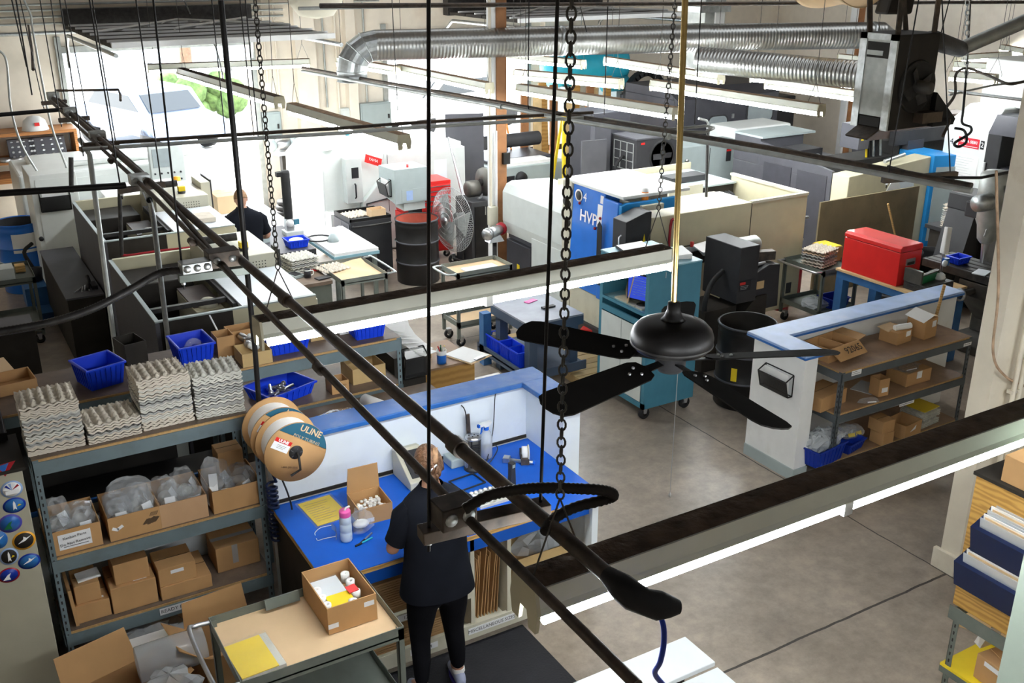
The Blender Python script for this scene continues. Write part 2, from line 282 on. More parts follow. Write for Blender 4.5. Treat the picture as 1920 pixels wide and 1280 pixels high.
# overhead sectional doors, rolled up under the roof
def overhead_door(x0, x1, label, n=4):
    t = thing('overhead_door', label, 'door', ((x0+x1)/2, 17.0, 3.25))
    w = x1-x0
    MB().box(-w/2, .62, -.02, w/2, .82, .28).build('header', 'dark_steel', t)
    for k in range(n): MB().box(-w/2, -.04-k*.62, .0, w/2, .55-k*.62, .05).build('panel', 'brown_dark', t)
    for k in range(n): MB().box(-w/2, .2-k*.62, .05, w/2, .22-k*.62, .08).build('strut', 'white_paint', t)
    MB().box(-w/2, -.09-(n-1)*.62, -.0, w/2, -.04-(n-1)*.62, .07).build('bottom_rail', 'white_paint', t)
    for sx in (-1, 1): MB().tube([(sx*w/2, .75, -.6), (sx*w/2, .7, -.25), (sx*w/2, .45, -.1), (sx*w/2, -.3-(n-1)*.62, -.07)], .03, 6).build('track', 'galv', t)
    b = MB()
    for a, c_ in (((-w/2+.1, -1.6, .09), (.2, .4, .09)), ((w/2-.1, -1.6, .09), (.2, .4, .09)), ((-.3, -1.5, .09), (w/2-.2, .3, .09))): b.tube([a, c_], .022, 6)
    b.build('brace', 'white_paint', t); return t
overhead_door(2.35, 5.3, 'dark sectional overhead door raised under the roof above the left opening', 6)
overhead_door(9.0, 12.5, 'dark sectional overhead door raised behind the big silver duct')
# things out in the yard
def sedan(loc, rz, m, label):
    t = thing('car', label, 'car', loc, rz)
    prof = [(-2.1, .35), (-2.15, .75), (-1.3, .9), (-.8, 1.35), (.7, 1.38), (1.3, .95), (2.1, .85), (2.2, .4)]
    MB().prism(prof, -.82, .82, 'y').build('body', m, t, bev=.08)
    MB().prism([(-1.12, .95), (-.75, 1.28), (.66, 1.31), (1.1, .98)], -.83, .83, 'y').build('side_window', 'dark_glass', t)
    MB().hexa([(-1.34, -.66, .93), (-1.34, .66, .93), (-1.28, .66, .93), (-1.28, -.66, .93)], [(-.92, -.62, 1.29), (-.92, .62, 1.29), (-.86, .62, 1.29), (-.86, -.62, 1.29)]).build('windscreen', 'dark_glass', t)
    for sx in (-1.35, 1.4):
        for sy in (-.72, .72): MB().lathe([(.2, -.1), (.32, -.1), (.32, .1), (.2, .1)], (sx, sy, .32), 16, 'y').build('wheel', 'rubber', t)
    return t
sedan((4.9, 25.5, 0), 1.9, 'car_blue', 'pale blue car parked in the glare outside the left opening')
sedan((12.2, 24, 0), .2, 'white_paint', 'white car parked outside the middle opening beside the wood post')
t = thing('building', 'low pale building with a row of windows across the yard', 'building', (8, 44, 0))
MB().box(-14, 0, 0, 12, 6, 3.6).build('wall', 'white_board', t); MB().box(-14.3, -.3, 3.6, 12.3, 6, 3.9).build('roof', 'white_paint', t)
for k in range(8): MB().box(-13+k*3, -.05, 1.3, -11+k*3, 0, 2.6).build('window', 'glass_grey', t)
def bush(loc, r, label, trunk=0.):
    t = thing('tree' if trunk else 'bush', label, 'tree' if trunk else 'bush', loc)
    rn = random.Random(int(loc[0]*10)); m = MB()
    for _ in range(14): m.ball((rn.uniform(-r, r), rn.uniform(-r, r)*.6, trunk+rn.uniform(.2, r)), r*rn.uniform(.3, .5), 8)
    m.build('leaves', 'foliage', t)
    if trunk: MB().tube([(0, 0, 0), (.08, 0, trunk*.6), (0, 0, trunk+.4)], [.22, .17, .12], 8).build('trunk', 'bark', t)
bush((7.0, 29, 0), .9, 'low green bush by the yard kerb outside the left opening'); bush((7.2, 31, 0), 1.7, 'street tree standing outside the left opening', 3.0)
# short cream wall with pipes, at the right
struct(MB().box(6.2, 3.9, 0, 12, 4.06, 5.8).build('wall_partition', 'cream_wall'))
struct(MB().box(6.165, 3.865, .0, 6.2, 4.1, .16).box(6.165, 3.865, .0, 6.6, 3.9, .16).build('baseboard_partition', 'cream_wall'))
for k, (dx, r) in enumerate(((.10, .018), (.17, .018), (.33, .012))):
    o = MB().tube([(6.27+dx, 3.835, 0.02), (6.27+dx, 3.835, 5.8)], r, 10)
    for z in (.7, 1.5, 2.3, 3.1): o.box(6.27+dx-.03, 3.825, z, 6.27+dx+.03, 3.868, z+.025)
    tag(o.build('conduit', 'cream_wall'), ('cream painted pipe nearest the corner of the cream wall', 'cream painted pipe beside the corner pipe on the cream wall', 'thin cream pipe third from the corner on the cream wall')[k], 'pipe', 'pipes up the cream wall')
q = [PY(1868, 320, 3.85), PY(1872, 540, 3.85), PY(1862, 660, 3.85), PY(1885, 705, 3.85), PY(1925, 725, 3.85)]
tag(MB().tube(smooth(q, 8), .009, 8).build('cable', 'tan_dust'), 'tan cable bending away across the cream wall at right', 'cable')
tag(MB().tube([PY(1893, 780, 3.83), PY(1918, 650, 3.83), PY(1930, 590, 3.83)], .012, 8).build('conduit', 'galv'), 'thin grey conduit crossing the cream wall above the light', 'pipe')
# ================================================================ WALL THINGS, far end
def wall_box(x, z, w, h, m, label, cat='box', name='electrical_panel', d=.14):
    t = thing(name, label, cat, (x, 17.9, z)); MB().box(-w/2, -d, -h/2, w/2, -.005, h/2).build('body', m, t, bev=.01)
    MB().box(-w/2+.03, -d-.012, -h/2+.03, w/2-.03, -d, h/2-.03).build('door', m, t); MB().box(w/2-.08, -d-.03, -.04, w/2-.05, -d-.012, .04).build('handle', 'dark_steel', t); return t
for px, py, w, h, m, l in ((507, 235, .32, .50, 'machine_grey', 'grey electrical box on the far wall above the left grinder'), (578, 265, .30, .36, 'white_paint', 'pale small box on the far wall above the right grinder'),
        (652, 215, .36, .28, 'machine_pale', 'pale electrical box on the far wall behind the hanging light'), (700, 217, .62, .52, 'machine_grey', 'grey electrical cabinet on the far wall beside the middle opening')):
    q = PY(px, py, 17.9); wall_box(q.x, q.z, w, h, m, l)
for k, (x, z0, z1) in enumerate(((5.75, .3, 5.7), (6.62, 1.7, 5.7), (6.85, 1.6, 5.7), (7.4, 1.5, 5.7), (5.55, 2.2, 5.7))):
    tag(MB().tube([(x, 17.86, z0), (x, 17.86, z1)], .02, 8).build('conduit', 'galv_dull' if k % 2 else 'far_wall'), ('cream conduit just right of the left opening', 'grey conduit down to the box behind the grinders', 'cream conduit right of the wall column', 'grey conduit down to the cabinet by the middle opening', 'cream conduit stub beside the left overhead door')[k], 'pipe', 'conduits up the far wall')
for k, z in enumerate((3.18, 3.32, 3.42, 3.52, 3.6)):
    tag(MB().tube([(-1, 17.8, z), (5.9 if k < 3 else 7.7, 17.8, z)], .028 if k == 0 else .018, 8).build('conduit', 'galv' if k == 0 else 'galv_dull'), 'horizontal grey conduit in the bundle over the left opening, number %s from the bottom' % ('one', 'two', 'three', 'four', 'five')[k], 'pipe', 'conduits over the left opening')
# bench shelf on the far wall, left
t = thing('wall_shelf', 'orange wood shelf unit on the far wall at the left edge', 'shelf', (1.2, 17.6, 1.3))
MB().box(-1.6, -.3, .42, 1.05, .28, .47).build('top', 'orange_wood', t); MB().box(-1.6, -.3, 0, 1.05, .28, .05).build('bottom', 'orange_wood', t); MB().box(1.0, -.3, .05, 1.05, .28, .42).build('side', 'orange_wood', t); MB().box(-1.6, -.34, -.28, 1.0, .28, -.2).build('bench_top', 'orange_wood', t)
for px, w, l in ((44, .38, 'small grey punched-hole collet rack on the orange shelf'), (93, .52, 'large grey punched-hole collet rack on the orange shelf')):
    q = PY(px, 292, 17.35); t = thing('collet_rack', l, 'rack', (q.x, 17.4, 1.352)); MB().prism([(-.1, 0), (.12, 0), (.12, .30), (.04, .30)], -w/2, w/2, 'x').build('body', 'machine_slate', t)
    for i in range(4):
        for j in range(4): MB().lathe([(.018, 0), (.026, .012), (.0, .02)], (-w/2+.06+i*(w-.12)/3, -.085+j*.035, .05+j*.07), 8, 'y').build('collet', 'steel', t)
for px, l in ((8, 'steel ring at the left end of the orange shelf'), (30, 'steel ring beside the small collet rack')):
    q = PY(px, 292, 17.35); tag(MB().lathe([(.06, 0), (.1, 0), (.1, .05), (.06, .05), (.06, 0)], (q.x, 17.32, 1.352), 14).build('ring', 'steel'), l, 'ring')
q = PY(62, 216, 17.5); t = thing('hard_hat', 'white hard hat on top of the orange shelf', 'helmet', (q.x, 17.5, 1.772)); MB().lathe([(.2, 0), (.19, .03), (.16, .14), (.09, .2), (0, .22)], (0, 0, 0), 16).build('shell', 'white_paint', t); MB().box(-.02, -.2, .08, .05, -.17, .13).build('badge', 'red', t)
# pedestal bench grinders by the far wall
def pedestal_grinder(px, py, label, m):
    q = P(px, py); t = thing('bench_grinder', label, 'grinder', q, .15)
    b = MB()
    for k in range(3): b.lathe([(.0, k*.085), (.23-.03*k, k*.085), (.25-.03*k, k*.085+.02), (.25-.03*k, k*.085+.06), (.23-.03*k, k*.085+.082), (0, k*.085+.082)], (0, 0, 0), 20)
    b.build('wheel_base', 'rubber', t); MB().box(-.06, -.05, .24, .06, .05, 1.05).build('post', 'brown_dark', t); MB().prism([(-.14, 1.05), (.14, 1.05), (.1, 1.12), (-.1, 1.12)], -.1, .1, 'y').build('head_plate', m, t)
    MB().lathe([(.0, -.14), (.09, -.13), (.1, 0), (.09, .13), (0, .14)], (0, 0, 1.23), 16, 'x').build('motor', m, t)
    for s in (-1, 1): MB().lathe([(.0, s*.16), (.1, s*.16), (.115, s*.19), (.115, s*.24), (.09, s*.26), (0, s*.26)], (0, 0, 1.23), 16, 'x').build('wheel_guard', 'machine_grey' if m != 'iron' else 'steel', t)
    return t
pedestal_grinder(541, 400, 'left bench grinder on a tyre-like pedestal base by far wall', 'steel'); pedestal_grinder(582, 396, 'right bench grinder on a tyre-like pedestal base by far wall', 'machine_grey')
# ================================================================ OVERHEAD LIGHTS
def fixture(a, b, label, dust='dust', tubes=1, chains=(), side=1, group='hanging fluorescent strip lights', body='fixture'):
    a, b = Vector(a), Vector(b); L = (b-a).length; rz = math.atan2(b.y-a.y, b.x-a.x)
    t = thing('strip_light', label, 'light', a, rz, group)
    hw = .062
    MB().prism([(-hw, .012), (-hw-.012, .0), (-hw-.012, -.004), (-hw+.006, .0), (-.028, .012), (-.024, .0), (.024, .0), (.028, .012), (hw-.006, .0), (hw+.012, -.004), (hw+.012, .0), (hw, .012), (hw*.94, .072), (-hw*.94, .072)], 0, L, 'x').build('housing', body, t)
    MB().grid(lambda u, v: (u*L, (v-.5)*2*(hw*.88), .0745+.005*math.sin(u*97)*math.sin(v*9+u*31)*math.sin(PI*v)**.5+.004*math.sin(PI*v)), 60, 6).build('dust_layer', dust, t)
    for x in (0, L): MB().prism([(-hw-.012, 0), (-hw+.0, -.065), (-hw+.035, -.065), (-hw+.045, -.01), (hw-.045, -.01), (hw-.035, -.065), (hw, -.065), (hw+.012, 0), (hw*.94, .075), (-hw*.94, .075)], x-.006, x+.006, 'x').build('end_plate', 'endplate', t)
    n = max(1, tubes); seg = L/n
    for k in range(n):
        for s in (-1, 1):
            MB().cyl((k*seg+.03, s*(hw-.018), -.038), ((k+1)*seg-.03, s*(hw-.018), -.038), .0165, None, 10).build('tube', 'tube_glow', t)
            if k: MB().box(k*seg-.02, s*(hw-.018)-.02, -.06, k*seg+.02, s*(hw-.018)+.02, .005).build('lamp_holder', 'white_paint', t)
    for x, top in chains:                                    # chain with a V hook, hung from the roof
        local_chain(t, x, L, top)
    return t
def link_chain(p0, p1, pitch=.026, r=.0032, w=.011, mb=None):
    mb = mb or MB(); p0, p1 = Vector(p0), Vector(p1); d = p1-p0; n = max(2, int(d.length/pitch)); t = d.normalized(); a = t.orthogonal().normalized(); b = t.cross(a)
    for i in range(n):
        c_ = p0+d*((i+.5)/n); u = a if i % 2 else b; hl = pitch*.62; ring = []
        for k in range(10):
            ang = 2*PI*k/10; ring.append(c_+t*(math.cos(ang)*hl)+u*(math.sin(ang)*w))
        nn = t.cross(u); vs = []
        for k in range(10):
            tg = (ring[(k+1) % 10]-ring[k-1]).normalized(); o1 = tg.cross(nn)
            for j in range(4): ang = 2*PI*j/4; vs.append(ring[k]+(o1*math.cos(ang)+nn*math.sin(ang))*r)
        mb.add(vs, [(k*4+j, k*4+(j+1) % 4, ((k+1) % 10)*4+(j+1) % 4, ((k+1) % 10)*4+j) for k in range(10) for j in range(4)], True)
    return mb
def local_chain(t, x, L, top):
    inv = (Matrix.Translation(t.location) @ Matrix.Rotation(t.rotation_euler.z, 4, 'Z')).inverted()
    base = Vector((x*L, 0, .3)); tp = inv @ Vector(top) if top is not None else Vector((x*L, 0, 5.8-t.location.z))
    d = tp-base; tp = base+d*((5.8-t.location.z-.3)/d.z) if d.z > .1 else tp
    h = MB()
    for s in (-.07, .07): h.tube([base, (x*L+s*1.2, 0, .08), (x*L+s*1.2, 0, .05)], .003, 5)
    h.build('hook', 'iron', t)
    far = t.location.length > 8.5
    (MB().tube([base, tp], .004, 5) if far else link_chain(base, tp)).build('chain', 'iron', t)
ZL = 2.74
p = P(985, 1152, 2.70); fixture((p.x, 2.025, ZL), (p.x+2.44, 2.025, ZL), 'nearest brown-topped strip light, lit tube crossing lower right', tubes=2, chains=((.045, PD(1072, 0, (p.x+.1, 2.06))), (.94, None)))
fixture((p.x+2.48, 2.025, ZL), (p.x+4.92, 2.025, ZL), 'strip light end to end with the nearest one, at the right edge', tubes=2, chains=((.94, None),))
a = P(500, 632, 2.70); tp0 = PD(478, 0, (a.x, 4.5)); tp1 = PD(1266, 0, (a.x+2.3, 4.5))
fixture((a.x-.05, 4.465, ZL), (a.x+2.39, 4.465, ZL), 'brown-topped strip light in front of the teal cabinet and brass rod', tubes=2, chains=((.05, tp0), (.97, tp1)))
def far_light(p0, p1, label, dust='tan_dust', tubes=2, tops=(None, None), hang=True, z=ZL):
    a, b = P(p0[0], p0[1], z), P(p1[0], p1[1], z)
    return fixture(a, b, label, dust, tubes, chains=((.04, tops[0]), (.96, tops[1])) if hang else ())
a, b = P(340, 137, ZL), P(524, 193, ZL); far_light((340, 137), (524, 193), 'strip light hanging before the left opening, sloping down to the right', 'dust', 3, (None, PD(504, 0, b)))
a, b = P(548, 205, ZL), P(758, 267, ZL); far_light((548, 205), (758, 267), 'tan-topped strip light hanging above the white lathe', 'tan_dust', 2, (PD(540, 0, a), PD(735, 0, b)))
far_light((278, 130), (580, 119), 'long lit strip light across the top of the left opening', 'tan_dust', 2)
far_light((637, 116), (745, 134), 'bright strip light just below the duct elbow', 'tan_dust', 2)
far_light((748, 130), (918, 166), 'strip light between the duct elbow and the wood post', 'tan_dust', 2)
far_light((975, 168), (1268, 214), 'tan-sided bright strip light above the yellow ladder', 'tan_dust', 2)
far_light((958, 108), (1094, 122), 'bright strip light in front of the turquoise tank', 'tan_dust', 2)
far_light((1138, 115), (1352, 149), 'bright strip light right of the turquoise tank under the duct', 'tan_dust', 2)
far_light((968, 140), (1165, 158), 'bright strip light under the turquoise tank', 'tan_dust', 2)
far_light((1225, 160), (1540, 208), 'bright strip light over the dark machine with round windows', 'tan_dust', 2)
far_light((1440, 157), (1640, 186), 'bright strip light left of the hanging heater', 'tan_dust', 2)
far_light((1410, 145), (1600, 160), 'lit strip light under the lower silver duct', 'tan_dust', 2)
far_light((1575, 110), (1640, 117), 'short view of a lit strip light between the two silver ducts', 'tan_dust', 2)
far_light((1790, 124), (1925, 134), 'lit strip light right of the hanging heater under the flue pipe', 'tan_dust', 2)
far_light((1795, 112), (1890, 105), 'lit strip light highest at right under the sloping flue pipe', 'tan_dust', 1)
far_light((1782, 143), (1868, 150), 'lit strip light behind the cable loops of the heater', 'tan_dust', 1)
far_light((1880, 92), (1925, 100), 'strip light at the right edge above the flue end', 'tan_dust', 1)
# ================================================================ CEILING FAN
hub = P(1260, 632, 2.88); t = thing('ceiling_fan', 'dark five-blade ceiling fan on a long brass rod', 'fan', hub, 0)
MB().lathe([(.02, .082), (.07, .080), (.115, .074), (.148, .060), (.170, .036), (.179, .006), (.176, -.024), (.158, -.048), (.12, -.064), (.07, -.070), (.0, -.072)], (0, 0, 0), 40).build('motor_housing', 'black_steel', t)
MB().lathe([(.1765, -.018), (.180, -.024), (.1745, -.030)], (0, 0, 0), 40).build('trim_ring', 'dark_steel', t)
MB().lathe([(.066, -.066), (.066, -.13), (.054, -.152), (.0, -.158)], (0, 0, 0), 24).build('switch_cup', 'charcoal', t)
tp = PD(1284, 0, hub)-hub; tp = tp*(2.88/tp.z); rod0 = Vector((0, 0, .11))
MB().tube([rod0, tp], .0125, 14).build('down_rod', 'brass', t); MB().lathe([(.0, .165), (.026, .16), (.029, .125), (.040, .095), (.056, .078), (.0, .06)], (0, 0, 0), 20).build('rod_cover', 'black_steel', t)
def blade(ang, pitch=-.24):
    Mz = Matrix.Rotation(ang, 4, 'Z') @ Matrix.Translation((0, 0, -.10)) @ Matrix.Rotation(pitch, 4, 'X')
    out = [(.17, -.055), (.21, -.072), (.68, -.085), (.725, -.074), (.75, -.037), (.755, 0), (.75, .037), (.725, .074), (.68, .085), (.21, .072), (.17, .055), (.155, 0)]
    bl = MB().prism(out, -.003, .003).xf(Mz).build('blade', 'blade_black', t)
    MB().prism([(.05, -.018), (.14, -.02), (.2, -.04), (.28, -.03), (.30, 0), (.28, .03), (.2, .04), (.14, .02), (.05, .018)], -.009, -.003).xf(Mz).build('blade_iron', 'black_steel', t)
    for x, y in ((.22, -.025), (.22, .025), (.27, 0)): MB().lathe([(0, .009), (.007, .006), (.007, .0)], (x, y, .003), 8).xf(Mz).build('screw', 'steel', bl)
a0 = math.atan2(-hub.y, -hub.x)-math.radians(38)
for k in range(5): blade(a0+k*2*PI/5)
pc = Vector((.045, 0.0, -.15)); MB().tube([pc, pc+Vector((0, 0, -.62))], .0016, 5).build('pull_chain', 'steel', t); MB().lathe([(0, 0), (.006, .005), (.007, .015), (.0, .03)], (pc.x, pc.y, pc.z-.65), 10).build('pull_knob', 'steel', t)
# ================================================================ CONDUIT RUNS OVERHEAD
ZC = 2.93
def run(name, pts, r, m, label, cat='pipe', z=ZC, n=10, grp=None, coup=()):
    q = [P(x, y, z) if len(p_) == 2 else P(x, y, p_[2]) for p_ in pts for x, y in [p_[:2]]]
    o = MB().tube(q, r, n)
    for f in coup:
        c_ = q[0].lerp(q[-1], f); d = (q[-1]-q[0]).normalized(); o.tube([c_-d*.03, c_+d*.03], r*1.35, n)
    return tag(o.build(name, m), label, cat, grp)
a, b = P(100, 185, ZC), P(1150, 1105, ZC); xm = (a.x+b.x)/2
t = thing('conduit', 'thick brown conduit running overhead from the left wall to the taped plug', 'pipe', (xm, b.y, ZC))
MB().tube([(0, 0, 0), (a.x-xm, a.y-b.y, 0)], .0225, 12).build('pipe', 'pipe_brown', t)
for d in (.9, 2.6, 3.45, 5.5, 7.5): MB().tube([(0, d-.03, 0), (0, d+.03, 0)], .03, 12).build('coupling', 'pipe_brown', t)
pl = MB().tube([(0, .06, 0), (0, .0, 0), (.012, -.035, -.012), (.03, -.06, -.02), (.06, -.08, -.03), (.085, -.09, -.035), (.11, -.10, -.04)], [.024, .036, .038, .034, .038, .03, .018], 12); pl.build('plug', 'rubber', t)
q = [P(1212, 1128, 2.88), P(1240, 1160, 2.84), P(1245, 1200, 2.78), P(1238, 1240, 2.70), P(1228, 1262, 2.62), P(1245, 1285, 2.55)]
tag(MB().tube(smooth(q, 6), .0075, 8).build('cable', 'bin_navy'), 'dark blue power cord hanging from the taped plug end', 'cable')
run('conduit', [(95, 190), (285, 365), (520, 605), (835, 930), (1195, 1285)], .0145, 'pipe_brown', 'thinner brown conduit alongside the thick overhead one, to the bottom edge', coup=(.35, .6, .8))
run('conduit', [(110, 186), (262, 318), (332, 395), (430, 510), (440, 522)], .015, 'pipe_brown', 'short brown conduit ending at the grey junction box above the dark lathe', coup=(.5,))
def junction(px, py, w, d, h, m, label, ko=2, z=ZC-.02):
    q = P(px, py, z); t = thing('junction_box', label, 'box', q)
    MB().box(-w/2, -d/2, 0, w/2, d/2, h).build('body', m, t, bev=.004)
    for k in range(ko): MB().lathe([(.0, -.004), (.018, -.004), (.020, 0)], (-w/2+w*(k+.5)/ko, -d/2, h/2), 12, 'y').build('knockout', 'galv', t)
    return t
junction(367, 508, .15, .09, .055, 'galv', 'grey three-hole junction box on the bracket over the dark lathe', 3)
junction(418, 497, .16, .10, .085, 'pipe_brown', 'dusty brown junction box next to the three-hole box', 2)
junction(850, 978, .11, .09, .07, 'pipe_brown', 'dark junction box over the working woman', 2)
junction(262, 345, .13, .10, .07, 'galv', 'small grey junction box where the brown conduits meet, far left', 2)
junction(184, 263, .13, .09, .08, 'galv_dull', 'grey junction box on the bracket before the bright opening', 1)
junction(133, 217, .12, .09, .08, 'galv_dull', 'grey junction box second along the far conduit run', 1)
junction(101, 187, .12, .09, .08, 'galv_dull', 'grey junction box first on the conduits by the left wall', 1)
def hanger(p0, p1, tops, label, z=ZC-.06, m='pipe_brown', hw=.022, bott=None):
    a, b = P(*p0, z), P(*p1, z); t = thing('pipe_hanger', label, 'bracket', a, math.atan2(b.y-a.y, b.x-a.x), 'threaded rod hangers of the conduit runs'); L = (b-a).length
    MB().box(0, -hw, -.02, L, hw, .02).build('channel', m, t, bev=.003)
    inv = (Matrix.Translation(a) @ Matrix.Rotation(t.rotation_euler.z, 4, 'Z')).inverted()
    for i, tx in enumerate(tops):
        if tx is None: continue
        e = a.lerp(b, .06 if i == 0 else .94); tp = PD(tx, 0, e); tp = e+(tp-e)*((5.8-e.z)/(tp.z-e.z)); MB().tube([inv @ (e-Vector((0, 0, .06))), inv @ tp], .0052, 6).build('rod', 'black_steel', t)
        MB().cyl(inv @ (e-Vector((0, 0, .035))), inv @ (e-Vector((0, 0, .02))), .012, None, 6).build('nut', 'steel', t)
    return t
hanger((788, 1003), (1026, 948), (803, 1045), 'channel bracket on two long rods over the working woman', hw=.03)
hanger((335, 522), (466, 505), (287, None), 'channel bracket under the three-hole junction box', m='grey_green')
hanger((222, 358), (308, 345), (168, 255), 'channel bracket on rods over the upper dark lathe')
hanger((150, 280), (222, 270), (112, 173), 'channel bracket on rods below the blue car glare')
hanger((110, 226), (168, 221), (75, 122), 'channel bracket on rods left of the bright opening')
hanger((78, 194), (125, 190), (38, 95), 'channel bracket on rods nearest the left wall')
hanger((1655, 338), (1793, 326), (1722, 1768), 'channel bracket on rods in front of the beige machine', m='pipe_brown')
hanger((905, 222), (965, 218), (None, None), 'channel bracket carrying the twin conduits by the wood post', m='galv_dull')
tag(MB().tube([PY(414, 0, 5.93), PY(463, 505, 5.93), PY(478, 655, 5.93), PY(492, 842, 5.93)], .017, 10).build('air_pipe', 'black_steel'), 'black vertical air pipe running down to the coiled hose by the shelf', 'pipe')
# flexible conduits
def flex(pts, r, m, label, n=10):
    path = smooth(pts, n); t = thing('flexible_conduit', label, 'pipe', path[0])
    acc = []; 
    for i in range(len(path)-1):
        L = (path[i+1]-path[i]).length; k = max(1, int(L/(r*.32)))
        for j in range(k): acc.append(path[i].lerp(path[i+1], j/k))
    acc = [p_-path[0] for p_ in acc]
    MB().tube(acc, [r*(1.0 if i % 2 else .86) for i in range(len(acc))], 10).build('armour', m, t); return t
flex([P(345, 506, 2.92), P(300, 512, 2.90), P(240, 545, 2.84), P(170, 580, 2.80), P(90, 605, 2.78), P(-15, 624, 2.78)], .021, 'dark_steel', 'ribbed steel flexible conduit curving off to the left edge')
flex([P(870, 955, 2.99), P(920, 928, 3.02), P(1000, 915, 3.02), P(1090, 916, 3.02), P(1135, 920, 3.01), P(1150, 928, 2.99), P(1135, 936, 2.97), P(1075, 952, 2.95), P(1035, 975, 2.94), P(1020, 1000, 2.93)], .017, 'brown_dark', 'dark ribbed flexible conduit looping over the blue desk')
# cross runs
run('conduit', [(-10, 363), (228, 348), (235, 347)], .022, 'black_steel', 'black conduit from the left edge to the overhead bracket', coup=())
run('conduit', [(-10, 216), (120, 205)], .02, 'black_steel', 'black conduit crossing in front of the orange shelf')
run('conduit', [(-10, 38), (52, 40), (55, 60), (60, 95), (62, 130)], .016, 'pipe_brown', 'dark bent pipe at the top left corner', z=3.3)
run('conduit', [(103, 170), (222, 168), (226, 178), (226, 188)], .014, 'pipe_brown', 'dark air pipe stub before the bright opening', z=ZC)
for k, dy in enumerate((0, 9)):
    run('conduit', [(155, 271+dy), (480, 250+dy), (645, 240+dy), (760, 231+dy), (960, 219+dy), (1112, 211+dy)], .016, 'galv_dull' if k else 'pipe_brown', ('upper', 'lower')[k]+' of the twin conduits crossing from the left brackets to the ladder', grp='twin conduits')
    run('conduit', [(567, 127+dy*.7), (705, 152+dy*.8), (960, 196+dy*.8), (1072, 217+dy), (1255, 246+dy), (1440, 277+dy*1.1), (1665, 318+dy*1.2), (1822, 348+dy*1.1)], .02, 'galv_dull' if k else 'pipe_brown', ('upper', 'lower')[k]+' of the paired conduits running down to the beige machine', grp='paired conduits', coup=(.3, .45, .7) if k else ())
run('conduit', [(1132, 222), (1255, 243), (1322, 236), (1338, 240), (1322, 248), (1255, 246)], .014, 'galv_dull', 'pale conduit with a return bend behind the brass rod')
tag(MB().tube([PY(1310, 222, 11.9), PY(1325, 226, 11.9), PY(1328, 232, 11.9), PY(1326, 330, 11.9)], .02, 8).build('conduit', 'galv_dull'), 'pale conduit elbow turning down by the round-window machine', 'pipe')
run('cable', [(1665, 312), (1700, 322), (1760, 333), (1840, 333), (1895, 322)], .011, 'black_steel', 'black hose from the conduits to the cream wall')
run('conduit', [(1780, 170), (1925, 188)], .018, 'galv', 'shiny conduit crossing in front of the white lathe at right'); run('conduit', [(1780, 178), (1860, 160), (1925, 152)], .012, 'galv', 'thin shiny conduit right of the heater')
a, b = PY(600, 11, 9.0), PY(1930, 4, 9.0); tag(MB().tube([a, b], .022, 10).build('conduit', 'pipe_brown'), 'long dark pipe along the top edge over the silver duct', 'pipe')
a, b = PY(560, 16, 11.5), PY(960, 8, 11.5); tag(MB().tube([a, b], .02, 10).build('conduit', 'galv_dull'), 'pale pipe along the top edge left of the wood post', 'pipe')
for k, (x0, x1, yb, Y, l) in enumerate(((450, 476, 255, 10.5, 'rod left of the hanging light chain'), (460, 484, 256, 9.6, 'rod right beside the light chain'), (30, 60, 178, 9, 'leftmost thin rod'), (22, 50, 125, 10, 'thin rod at the upper left corner'), (397, 422, 250, 10.8, 'rod in front of the left opening'), (1085, 1100, 60, 11, 'short strut above the duct'), (992, 990, 220, 8.8, 'thin rod right of the wood post'), (1140, 1133, 215, 9, 'thin rod over the ladder'), (1780, 1760, 80, 7, 'thin rod behind the heater straps'), (1315, 1302, 240, 8, 'rod behind the brass rod'))):
    a = PY(x1, yb, Y); b = PY(x0, 0, Y); b = a+(b-a)*((5.8-a.z)/(b.z-a.z)); tag(MB().tube([a, b], .006, 6).build('hanging_rod', 'black_steel'), 'thin black vertical hanging %s' % l, 'rod', 'single hanging rods')
for k, (pts, l) in enumerate(((((45, 0), (58, 30), (62, 60), (95, 230), (130, 330), (152, 440), (160, 475)), 'pale conduit drop bending down to the tall white cabinet'), (((-5, 92), (12, 115), (20, 200), (40, 270), (75, 330), (88, 352)), 'grey bent conduit at the left edge before the shelf'))):
    q = [PY(x, y, 14.4) for x, y in pts]
    tag(MB().tube(smooth(q, 5), .014, 8).build('conduit', 'galv_dull'), l, 'pipe')
for k, (x0, y0, x1, y1, Y, m, l) in enumerate(((168, 290, 218, 668, 8.9, 'galv_dull', 'pale vertical conduit at the left corner of the lower lathe'), (288, 412, 318, 662, 8.35, 'galv', 'shiny vertical conduit in front of the lower lathe cavity'), (224, 355, 228, 478, 10.6, 'dark_steel', 'dark vertical pipe dropping to the red air hose'), (133, 295, 134, 360, 13.4, 'dark_steel', 'dark pipe dropping behind the upper lathe'))):
    a, b = PY(x0, y0, Y), PY(x1, y1, Y); tag(MB().tube([P(150, 262, 2.9), a, b] if k == 0 else ([P(258, 335, 2.92), P(280, 375, 2.9), a, b] if k == 1 else [a, b]), .022 if k < 3 else .03, 10).build('conduit', m), l, 'pipe')
q = [PY(228, 478, 10.6), PY(245, 478, 10.58), PY(300, 470, 10.55), PY(370, 462, 10.5), PY(415, 452, 10.5)]
tag(MB().tube(smooth(q, 5), .013, 8).build('air_hose', 'red_dark'), 'dull red air hose lying along the lower lathe rim', 'hose')
tag(MB().tube(smooth([PD(345, 0, P(420, 120, 2.9)), P(365, 40, 3.2), P(400, 80, 3.0), P(415, 130, 2.8), P(418, 150, 2.75)], 6), .012, 8).build('cable', 'galv'), 'grey cable curving down to the light before the opening', 'cable')
